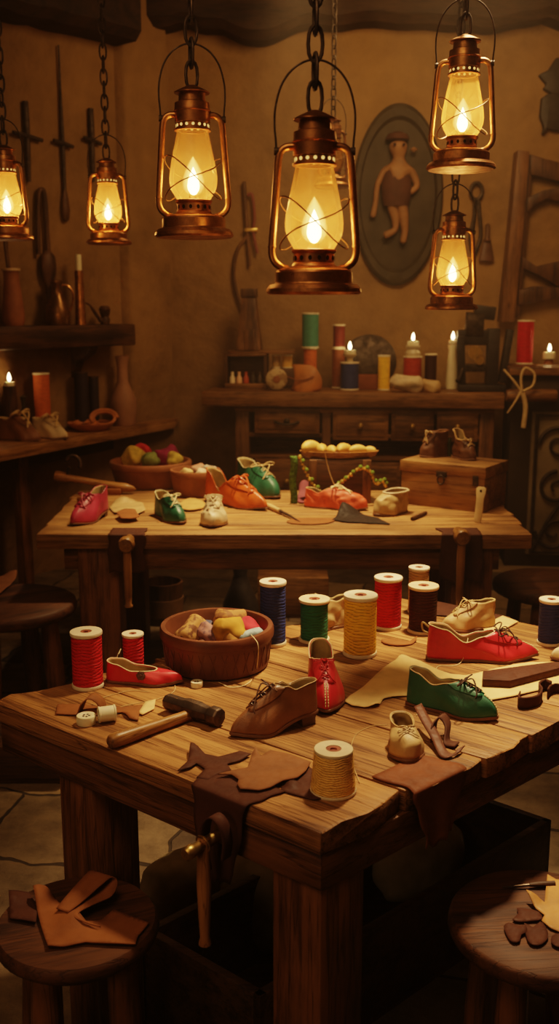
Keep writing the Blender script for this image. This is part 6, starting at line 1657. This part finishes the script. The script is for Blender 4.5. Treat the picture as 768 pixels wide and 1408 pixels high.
# hanging bow saw with red cord handles on the wall, left
t, k_ = wall_obj('bow_saw', 'curved wooden bow with hanging red handles on the back wall', 'bow saw', 338, 330)
def F2(px, py, y=0.03): return Vector(((px - 338) * k_, -y, -(py - 330) * k_))
m = MB(); m.tube(spline([F2(339, 326), F2(326, 345), F2(321, 375), F2(326, 405), F2(336, 428), F2(342, 436)], 8), 0.011, 8); m.build('bow', M_BENCHZ, t)
m = MB(); m.tube([F2(336, 254), F2(338, 290), F2(341, 330), F2(343, 365)], [0.012, 0.013, 0.013, 0.010], 10); m.build('stave', M_BENCHZ, t)
m = MB(); m.tube(spline([F2(340, 272, 0.04), F2(347, 272, 0.04), F2(350, 300, 0.04), F2(348, 318, 0.04), F2(351, 335, 0.04), F2(354, 348, 0.04)], 6), [0.010] * 31, 8); m.build('handle', plain('red_handle', (0.22, 0.06, 0.045), 0.6), t)
m = MB(); m.box(-2 * k_, 16 * k_, -0.055, -0.02, 10 * k_, 15 * k_); m.build('brass_clip', M_BRASS, t, bevel=0.004)
# tongs and a brush by the low right lantern
t, k_ = wall_obj('iron_tongs', 'iron tongs hanging on the back wall behind the low right lantern', 'tongs', 656, 300)
def F3(px, py, y=0.03): return Vector(((px - 656) * k_, -y, -(py - 300) * k_))
m = MB(); m.tube([F3(652 + 8 * math.cos(a_), 265 - 11 * math.sin(a_)) for a_ in [2 * PI * i / 20 for i in range(20)]], 0.012, 8, closed=True); m.build('ring', M_IRON, t)
m = MB(); m.tube(spline([F3(650, 276), F3(650, 300), F3(646, 325), F3(650, 345)], 6), 0.013, 8); m.build('arm', M_IRON, t)
m = MB(); m.tube(spline([F3(655, 276), F3(658, 300), F3(660, 325), F3(652, 350)], 6), 0.013, 8); m.build('arm', M_IRON, t)
t, k_ = wall_obj('wall_brush', 'dark brush hanging on the back wall right of the iron tongs', 'brush', 668, 330)
m = MB(); m.lathe([(0.001, 22 * k_), (3 * k_, 20 * k_), (3.5 * k_, 2 * k_), (6 * k_, -2 * k_), (0.001, -2 * k_)], 14, Matrix.Translation((0, -0.03, 0)), cap=False); m.build('handle', M_DARKWOODZ, t)
m = MB(); m.lathe([(5 * k_, -1 * k_), (8 * k_, -14 * k_), (11 * k_, -28 * k_), (0.001, -29 * k_)], 18, Matrix.Translation((0, -0.03, 0)), cap=False, sy=0.3); m.build('bristles', M_LDARK, t)
# heavy dark timber frame
t, k_ = wall_obj('timber_frame', 'heavy dark timber loom-like frame hung on the wall at the right edge', 'timber frame', 700, 330)
def F4(px, py): return ((px - 700) * k_, -(py - 330) * k_)
def plate(name, pts, y0, y1, mat=M_DARKWOODZ):
    m = MB(); m.prism([F4(*p) for p in pts], y0, y1, Matrix(((1, 0, 0, 0), (0, 0, -1, 0), (0, 1, 0, 0), (0, 0, 0, 1))))
    return m.build(name, mat, t, bevel=0.006)
plate('post', [(700, 216), (716, 218), (712, 330), (706, 440), (687, 440), (694, 330)], 0.0, 0.13, M_BENCHZ)
plate('post', [(716, 220), (724, 222), (720, 330), (716, 432), (706, 438), (712, 330)], 0.0, 0.07)
plate('brace', [(718, 220), (738, 226), (800, 240), (800, 262), (760, 255), (720, 246)], 0.0, 0.09)
plate('brace', [(718, 276), (740, 266), (766, 262), (800, 250), (800, 270), (768, 282), (745, 277), (730, 284), (718, 296)], 0.0, 0.08)
plate('brace', [(714, 352), (735, 366), (770, 358), (800, 350), (800, 380), (765, 392), (740, 378), (716, 368)], 0.0, 0.08)
plate('brace', [(712, 398), (735, 392), (770, 394), (800, 392), (800, 410), (770, 408), (735, 414), (712, 418)], 0.0, 0.09)
# dark bat-like iron ornament
t, k_ = wall_obj('iron_ornament', 'dark jagged iron ornament high on the wall at the right edge', 'ornament', 765, 130)
def F5(px, py): return ((px - 765) * k_, -(py - 130) * k_)
m = MB(); m.prism([F5(*p) for p in [(737, 106), (750, 100), (760, 84), (768, 86), (790, 84), (800, 100), (800, 128), (772, 134), (758, 132), (744, 124), (748, 118), (742, 112)]], 0.0, 0.05, Matrix(((1, 0, 0, 0), (0, 0, -1, 0), (0, 1, 0, 0), (0, 0, 0, 1)))); m.build('upper_plate', M_BLACK, t, bevel=0.008)
m = MB(); m.prism([F5(*p) for p in [(742, 136), (752, 130), (778, 130), (796, 138), (798, 168), (780, 180), (760, 178), (752, 176), (745, 184), (747, 174), (741, 160)]], 0.0, 0.06, Matrix(((1, 0, 0, 0), (0, 0, -1, 0), (0, 1, 0, 0), (0, 0, 0, 1)))); m.build('lower_plate', M_BLACK, t, bevel=0.012)

# ================================================================== left wall: hanging tools, shelf things, counter things
def lw_obj(name, label, cat, px, py, group=None):
    p = onleft(px, py, 0.0); return thing(name, label, cat, p, LW_ROT, group), mpp(p) / 0.92
def rodtool(label, px, y0, y1, ybar, hw, thick=0.014, blade=None, top_taper=False):
    t, k_ = lw_obj('iron_rod_tool', label, 'iron tool', px, ybar, 'cross-shaped iron tools on the left wall')
    zt, zb_ = onleft(px, y0).z - t.location.z, onleft(px, y1).z - t.location.z
    m = MB(); m.tube([(0, -0.02, zt), (0, -0.02, zt * 0.5), (0, -0.022, 0), (0, -0.02, zb_ * 0.6), (0, -0.02, zb_)], [thick * (0.35 if top_taper else 1), thick * (0.6 if top_taper else 1.1), thick, thick * 0.9, thick * 0.7], 10); m.build('shaft', M_IRON, t)
    m = MB(); m.tube([(-hw * k_, -0.03, 0.01), (0, -0.03, 0), (hw * k_, -0.03, -0.012)], [0.011, 0.014, 0.011], 8); m.build('crossbar', M_IRON, t)
    if blade:
        m = MB(); m.lathe([(0.001, zb_ - 0.01), (0.022, zb_ + 0.005), (0.028, zb_ + 0.06), (0.022, zb_ + 0.12), (0.010, zb_ + 0.18), (0.001, zb_ + 0.19)], 14, Matrix.Translation((0.0, -0.025, 0)), cap=False, sy=0.6); m.build('grip', M_DARKWOODZ, t)
rodtool('cross-shaped iron tool on the left wall, behind the lantern at the left edge', 34, 140, 250, 188, 22, 0.017)
rodtool('long iron rod with crossbar and bulb grip, middle of the three on the left wall', 83, 64, 303, 198, 15, 0.013, True, True)
rodtool('short iron tool with crossbar on the left wall, behind the lantern by the copper candle', 123, 150, 250, 194, 14, 0.017)
# long-necked bellows-like hanging tool
t, k_ = lw_obj('hanging_clamp', 'long dark wooden hanging tool with a looped top and bulging middle on the left wall', 'hanging tool', 60, 350)
def LWp(px, py, off=0.03):
    q = onleft(px, py, off); M = (Matrix.Translation(t.location) @ Matrix.Rotation(LW_ROT, 4, 'Z')).inverted(); return M @ q
m = MB(); m.tube(spline([LWp(53, 350), LWp(52, 310), LWp(53, 268), LWp(57, 261), LWp(61, 268), LWp(64, 310), LWp(66, 350)], 6), 0.014, 10); m.build('loop', M_DARKWOODZ, t)
m = MB(); m.lathe([(0.02, LWp(60, 345).z), (0.048, LWp(60, 352).z), (0.055, LWp(60, 368).z), (0.050, LWp(60, 378).z), (0.022, LWp(60, 392).z), (0.018, LWp(60, 430).z), (0.022, LWp(60, 441).z)], 18, Matrix.Translation((0.0, -0.04, 0)), sy=0.6); m.build('body', M_DARKWOODZ, t)

def shelfpos(px, off=0.12):
    return onleft(px, 446, off)
def on_shelf(px, off=0.13):
    q = onleft(px, 446, off); return Vector((q.x, q.y, SZ))
def hz(px, py, p): return aty(px, py, p.y).z - p.z
p = on_shelf(19); k_ = mpp(p); h = hz(19, 369, p)
t = thing('clay_jug', 'tall brown clay jug with a pale rim on the wall shelf', 'jug', p, 0)
m = MB(); m.lathe([(0.001, 0), (13 * k_, 0), (15.5 * k_, h * 0.08), (15.5 * k_, h * 0.2), (13 * k_, h * 0.5), (10.5 * k_, h * 0.8), (10.5 * k_, h * 0.95), (11 * k_, h * 0.96), (8.5 * k_, h * 0.96), (8.5 * k_, h * 0.7), (0.001, h * 0.7)], 32, cap=False); m.build('body', M_CLAY, t, angle=50)
m = MB(); m.lathe([(9 * k_, h * 0.955), (12.3 * k_, h * 0.955), (12.6 * k_, h * 0.98), (12 * k_, h), (9.2 * k_, h)], 32); m.build('rim', plain('pale_glaze', (0.50, 0.34, 0.19), 0.4), t, angle=50)
m = MB(); m.tube([(-2 * k_, 0, h * 0.75), (-5 * k_, 0, h * 1.3), (-7 * k_, 0.01, h * 1.8)], [0.012, 0.012, 0.016], 8)
tag(m.build('wooden_spoon', M_DARKWOODZ, loc=p), 'wooden stick standing in the tall clay jug', 'wooden stick')
p = on_shelf(80); k_ = mpp(p); h = hz(80, 384, p)
t = thing('oil_flask', 'dark glass flask with a spout handle on the wall shelf', 'flask', p, 0.3)
m = MB(); m.lathe([(0.001, 0), (16 * k_, 0), (17 * k_, h * 0.06), (16.5 * k_, h * 0.34), (12 * k_, h * 0.52), (8 * k_, h * 0.66), (6.5 * k_, h * 0.86), (8.5 * k_, h * 0.90), (8 * k_, h * 0.97), (0.001, h)], 32, cap=False); m.build('body', metal('dark_copper_flask', (0.20, 0.10, 0.04), 0.3, 0.4, 0.8), t, angle=50)
m = MB(); m.tube(spline([(6 * k_, 0, h * 0.88), (16 * k_, 0, h * 0.85), (22 * k_, 0, h * 0.66), (19 * k_, 0, h * 0.4), (16 * k_, 0, h * 0.3)], 6), 0.007, 8); m.build('handle', M_COPPER, t)
p = on_shelf(111); k_ = mpp(p); h = hz(111, 372, p); h2 = hz(111, 350, p)
t = thing('candle', 'unlit candle in a copper tube on the wall shelf', 'candle', p, 0)
m = MB(); m.lathe([(0.001, 0), (8 * k_, 0), (7.4 * k_, h * 0.08), (6.2 * k_, h * 0.5), (5.6 * k_, h), (0.001, h)], 24, cap=False); m.build('copper_tube', M_COPPER, t, angle=50)
m = MB(); m.lathe([(0.001, h), (4.2 * k_, h), (4.0 * k_, h2), (0.001, h2)], 20, cap=False); m.build('wax', M_WAX, t, angle=50)
p = on_shelf(132); k_ = mpp(p)
t = thing('knobbed_tool', 'dark bent tool with a knobbed end, lying right of the copper-tube candle', 'tool', p, LW_ROT)
m = MB(); m.tube(spline([(-22 * k_, 0, 30 * k_), (-10 * k_, 0, 26 * k_), (2 * k_, 0, 12 * k_), (10 * k_, 0, 5 * k_), (18 * k_, 0, 6 * k_)], 6), [0.006] * 8 + [0.010] * 8 + [0.016] * 9, 10); m.build('stem', M_DARKWOOD, t)
m = MB(); m.lathe([(0.001, 0), (6 * k_, 0), (7 * k_, 6 * k_), (5 * k_, 10 * k_), (7 * k_, 15 * k_), (8 * k_, 21 * k_), (5 * k_, 25 * k_), (0.001, 25 * k_)], 18, Matrix.Translation((16 * k_, 0, 0)), cap=False); m.build('knob', M_DARKWOOD, t)
# counter
def cpos(px, y, w=0): return standpos(px, w, y, CTZ)
c, r = cpos(170, 574, 36); k_ = mpp(c); h = height(170, 489, c, 9 * k_)
t = thing('clay_vase', 'narrow-necked clay vase at the right end of the wall counter', 'vase', c, 0)
m = MB(); m.lathe([(0.001, 0), (15 * k_, 0), (17 * k_, h * 0.05), (18 * k_, h * 0.25), (17.5 * k_, h * 0.38), (11 * k_, h * 0.54), (7.5 * k_, h * 0.64), (7.2 * k_, h * 0.85), (9.5 * k_, h), (7.8 * k_, h), (6 * k_, h * 0.8), (0.001, h * 0.8)], 36, cap=False); m.build('body', plain('pinkish_clay', (0.36, 0.19, 0.11), 0.6, 0.3, 0.25, 10), t, angle=50)
GL_ = 'thread spools on the wall counter'
spool('thread_spool', 'orange thread spool standing at the back of the wall counter', GL_, 59, 23, 512, 572, M_ORANGE, CTZ)
MDK = thread('black_thread', (0.035, 0.022, 0.022), 0.01)
spool('thread_spool', 'tall black thread spool on the wall counter', GL_, 113, 20, 511, 570, MDK, CTZ, flange=M_DARKWOOD)
spool('thread_spool', 'shorter black thread spool right of the tall black one', GL_, 130, 14, 517, 566, MDK, CTZ, flange=M_DARKWOOD)
c, r = cpos(15, 566, 19); k_ = mpp(c); h = height(15, 530, c, 8 * k_)
t = thing('candle', 'lit candle in a dark holder on the wall counter behind the brown bow shoe', 'candle', c, 0, 'lit candles')
m = MB(); m.lathe([(0.001, 0), (9 * k_, 0), (9.5 * k_, h * 0.5), (9 * k_, h), (0.001, h)], 24, cap=False); m.build('holder', M_DARKWOODZ, t, angle=40)
candle(t, 6.5 * k_, 5 * k_, h); clight(c + Vector((0, 0, h + 16 * k_)))
c, r = cpos(34, 582, 14); k_ = mpp(c)
m = MB(); m.lathe([(0.001, 0), (6 * k_, 0), (7 * k_, 10 * k_), (5 * k_, 30 * k_), (2.5 * k_, 40 * k_), (5 * k_, 52 * k_), (0.001, 55 * k_)], 18, cap=False)
tag(m.build('dark_bottle', plain('dark_bottle_glass', (0.04, 0.03, 0.015), 0.3, 0.5), loc=c, angle=50), 'small dark bottle between the lit candle and the orange spool', 'bottle')
GS_ = 'lace-up shoes on the wall counter'
shoe('bow_shoe', 'brown shoe with a big cord bow on the wall counter', GS_, (-8, 604), (56, 607), Wf=0.40, Hh=0.46, Hs=0.42, Hf=0.56, Ht=0.14, thr=0.45, wr=0.7, toe_sharp=0.5, mat=M_LBROWN, trim=M_LTAN, lace=M_CORD, bow=2.0, seed=61.0, z=CTZ, lace_r=0.005, L=0.27)
shoe('bow_shoe', 'cream shoe with a cord bow right of the brown bow shoe', GS_, (44, 601), (93, 604), Wf=0.44, Hh=0.46, Hs=0.40, Hf=0.50, Ht=0.16, thr=0.42, wr=0.7, toe_sharp=0.4, mat=M_LCREAM, trim=M_LCREAM, lace=M_CORD, bow=2.0, seed=62.0, z=CTZ, lace_r=0.005, L=0.24)
c, r = cpos(125, 587, 62); k_ = mpp(c)
t = thing('shallow_dish', 'shallow orange-brown dish on the wall counter', 'dish', c, 0)
m = MB(); m.lathe([(0.001, 0), (22 * k_, 0), (31 * k_, 8 * k_), (32 * k_, 11 * k_), (29 * k_, 9 * k_), (18 * k_, 4 * k_), (0.001, 4 * k_)], 36, cap=False); m.build('body', plain('orange_clay', (0.46, 0.17, 0.06), 0.5, 0.4, 0.25, 14), t, angle=50)
for (px, py, R_, tl_, lb) in ((117, 572, 17, 0.2, 'orange leather strap coil lying in the shallow dish'), (140, 566, 19, 0.9, 'orange leather strap coil leaning up at the right of the shallow dish')):
    q = aty(px, py, c.y)
    m = MB(); rows_ = []
    for i in range(50):
        a_ = 2 * PI * 1.6 * i / 49; rr = R_ * k_ * (1 - 0.28 * i / 49)
        p_ = Vector((rr * math.cos(a_), rr * 0.7 * math.sin(a_), 0.010 + 0.3 * rr * 0.2 * math.sin(a_ * 0.6)))
        rows_.append(p_)
    M = Matrix.Rotation(tl_, 4, 'X')
    m.tube([M @ p_ for p_ in rows_], 0.011, 8)
    zmin = min(v[2] for v in m.v)
    tag(m.build('strap_coil', leather('orange_strap', (0.50, 0.19, 0.06), 0.5), loc=(q.x, c.y + (0.05 if tl_ > 0.5 else -0.01), CTZ + 4.5 * k_ - zmin)), lb, 'strap coil', 'strap coils in the dish')
# ================================================================== things on the floor
def onfloor(px, py): return at(px, py, 0.0)
p = onfloor(222, 862); k_ = mpp(p); h = hz(222, 806, p)
t = thing('bucket', 'dark wooden bucket with a pale band under the far table', 'bucket', (p.x, p.y + 0.1, 0), 0)
m = MB(); m.lathe([(0.001, 0), (26 * k_, 0), (28 * k_, h), (25 * k_, h), (24 * k_, h * 0.3), (0.001, h * 0.3)], 32, cap=False); m.build('body', M_DARKWOODZ, t, angle=40)
m = MB(); m.lathe([(26.6 * k_, h * 0.2), (27.6 * k_, h * 0.2), (28.4 * k_, h * 0.62), (27.4 * k_, h * 0.62)], 32); m.build('band', plain('band', (0.16, 0.08, 0.035), 0.7), t, angle=40)
p = onfloor(330, 870); h = hz(330, 772, p)
m = MB(); m.lathe([(0.001, 0), (24 * k_, 0), (26 * k_, h * 0.1), (24 * k_, h * 0.35), (13 * k_, h * 0.62), (9 * k_, h * 0.75), (11 * k_, h * 0.86), (9 * k_, h * 0.97), (0.001, h)], 28, cap=False)
tag(m.build('floor_jug', M_BLACK, loc=(p.x, p.y + 0.1, 0), angle=50), 'black round-shouldered jug on the floor under the far table', 'jug')
p = onfloor(172, 850); h = hz(172, 806, p)
m = MB(); m.box(-0.11, 0.11, 0, 0.2, 0, h); tag(m.build('paper_box', plain('dull_card', (0.22, 0.12, 0.06), 0.8, 0.1), loc=p, bevel=0.004), 'dull brown card box on the floor behind the left vise bar', 'box')
p = onfloor(395, 850); h = hz(395, 795, p)
m = MB(); m.box(-0.16, 0.22, 0, 0.25, 0, h); tag(m.build('floor_crate', M_BENCHW, loc=p, bevel=0.006), 'low wooden crate on the floor under the middle of the far table', 'crate')
p = onfloor(30, 1078); q = onfloor(94, 1082); h = hz(60, 1030, onfloor(60, 1080))
m = MB(); m.box(-0.22, (q - p).length, 0, 0.3, 0, 0.14); tag(m.build('floor_crate', M_DARKWOOD, loc=p, bevel=0.006), 'dark crate on the stone floor left behind the nearest workbench', 'crate')
# sack and folded cloths in the low tray under the workbench
M_SACK = plain('sackcloth', (0.42, 0.33, 0.18), 0.9, 0.1, 0.3, 18, 0.5)
def sack(label, px, py, size, rot, seed, zb_=0.0125, mat=None):
    c = at(px, py, zb_ + size[2]); sx, sy, sz = size
    m = MB(); rows_ = []
    for i in range(19):
        f = i / 18; ph = -PI / 2 + PI * f
        rows_.append([Vector((sx * math.cos(a_) * (math.cos(ph) ** 0.6 if abs(math.cos(ph)) > 1e-6 else 0.01) * (1 + 0.28 * nz((math.cos(a_), math.sin(a_), f * 2), 1.9, seed)), sy * math.sin(a_) * (math.cos(ph) ** 0.6 if abs(math.cos(ph)) > 1e-6 else 0.01) * (1 + 0.12 * nz((math.cos(a_), math.sin(a_), f * 2), 1.7, seed + 2)), sz * math.sin(ph))) for a_ in [2 * PI * j / 30 for j in range(30)]])
    m.grid(rows_, closed_v=True, cap0=True, cap1=True)
    return tag(m.build('cloth_sack', mat or M_SACK, loc=c, rotz=rot, angle=80), label, 'sack', 'dull cloth sacks in the low tray')
sack('dull grey cloth sack in the low tray, behind the vise bar', 262, 1215, (0.16, 0.10, 0.085), 0.6, 1.0)
sack('brownish cloth sack in the middle of the low tray', 375, 1235, (0.15, 0.11, 0.13), -0.4, 2.0)
sack('low dark cloth sack at the right in the low tray', 575, 1180, (0.16, 0.10, 0.10), 0.7, 3.0)
# ================================================================== light, world, camera
def area(name, loc, target, energy, size, col=(1.0, 0.62, 0.28)):
    l = bpy.data.lights.new(name, 'AREA'); l.energy = energy; l.size = size; l.color = col; l.shape = 'DISK'
    o = bpy.data.objects.new(name, l); COL.objects.link(o); o.location = loc
    o.rotation_euler = (Vector(target) - Vector(loc)).to_track_quat('-Z', 'Y').to_euler()
    return o
def spot(name, loc, target, energy, ang, blend=0.8, r=0.08, col=(1.0, 0.66, 0.32)):
    l = bpy.data.lights.new(name, 'SPOT'); l.energy = energy; l.color = col; l.spot_size = math.radians(ang); l.spot_blend = blend; l.shadow_soft_size = r
    o = bpy.data.objects.new(name, l); COL.objects.link(o); o.location = loc
    o.rotation_euler = (Vector(target) - Vector(loc)).to_track_quat('-Z', 'Y').to_euler()
    return o
spot('added_key_spot', (0.62, 2.85, 3.1), (0.28, 2.40, 0.76), 590, 45, 1.0, 0.10, (1.0, 0.67, 0.36))  # added unseen key above the workbench, no fixture hangs there
spot('added_key_spot', (0.10, 4.55, 3.2), (0.0, 4.25, 0.76), 520, 52, 1.0, 0.10, (1.0, 0.66, 0.33))  # added unseen spot to brighten the far table
area('added_fill_area', (0.8, 4.9, 3.45), (0.9, 7.0, 1.3), 36, 1.2, (1.0, 0.60, 0.26))  # added unseen fill for the sideboard and back wall
area('added_fill_area', (-0.6, 0.6, 3.3), (0.0, 2.3, 0.6), 19, 1.5, (1.0, 0.60, 0.28))  # added fill from above the camera, no real source
area('added_fill_area', (-1.1, 0.3, 1.3), (0.05, 2.0, 0.25), 3.0, 0.6, (1.0, 0.60, 0.28))  # added low fill to lift the dark under the workbench
w = bpy.data.worlds.new('room_air'); scene.world = w; w.use_nodes = True
bg = w.node_tree.nodes['Background']; bg.inputs['Color'].default_value = (1.0, 0.55, 0.22, 1); bg.inputs['Strength'].default_value = 0.02

vs_ = w.node_tree.nodes.new('ShaderNodeVolumeScatter'); vs_.inputs['Color'].default_value = (1.0, 0.86, 0.66, 1); vs_.inputs['Density'].default_value = HAZE; vs_.inputs['Anisotropy'].default_value = 0.35
w.node_tree.links.new(vs_.outputs[0], w.node_tree.nodes['World Output'].inputs['Volume'])
cam = bpy.data.cameras.new('camera'); co = bpy.data.objects.new('camera', cam); COL.objects.link(co)
co.location = EYE; co.rotation_euler = (PI / 2 - PITCH, 0, 0)
cam.sensor_fit = 'VERTICAL'; cam.sensor_height = 36.0; cam.lens = 36.0 * FPX / 1408.0
cam.dof.use_dof = True; cam.dof.focus_distance = 2.35; cam.dof.aperture_fstop = 4.2
cam.clip_start = 0.05
scene.camera = co
scene.view_settings.view_transform = 'Filmic'
scene.view_settings.look = 'Medium High Contrast'
scene.view_settings.exposure = 0.0
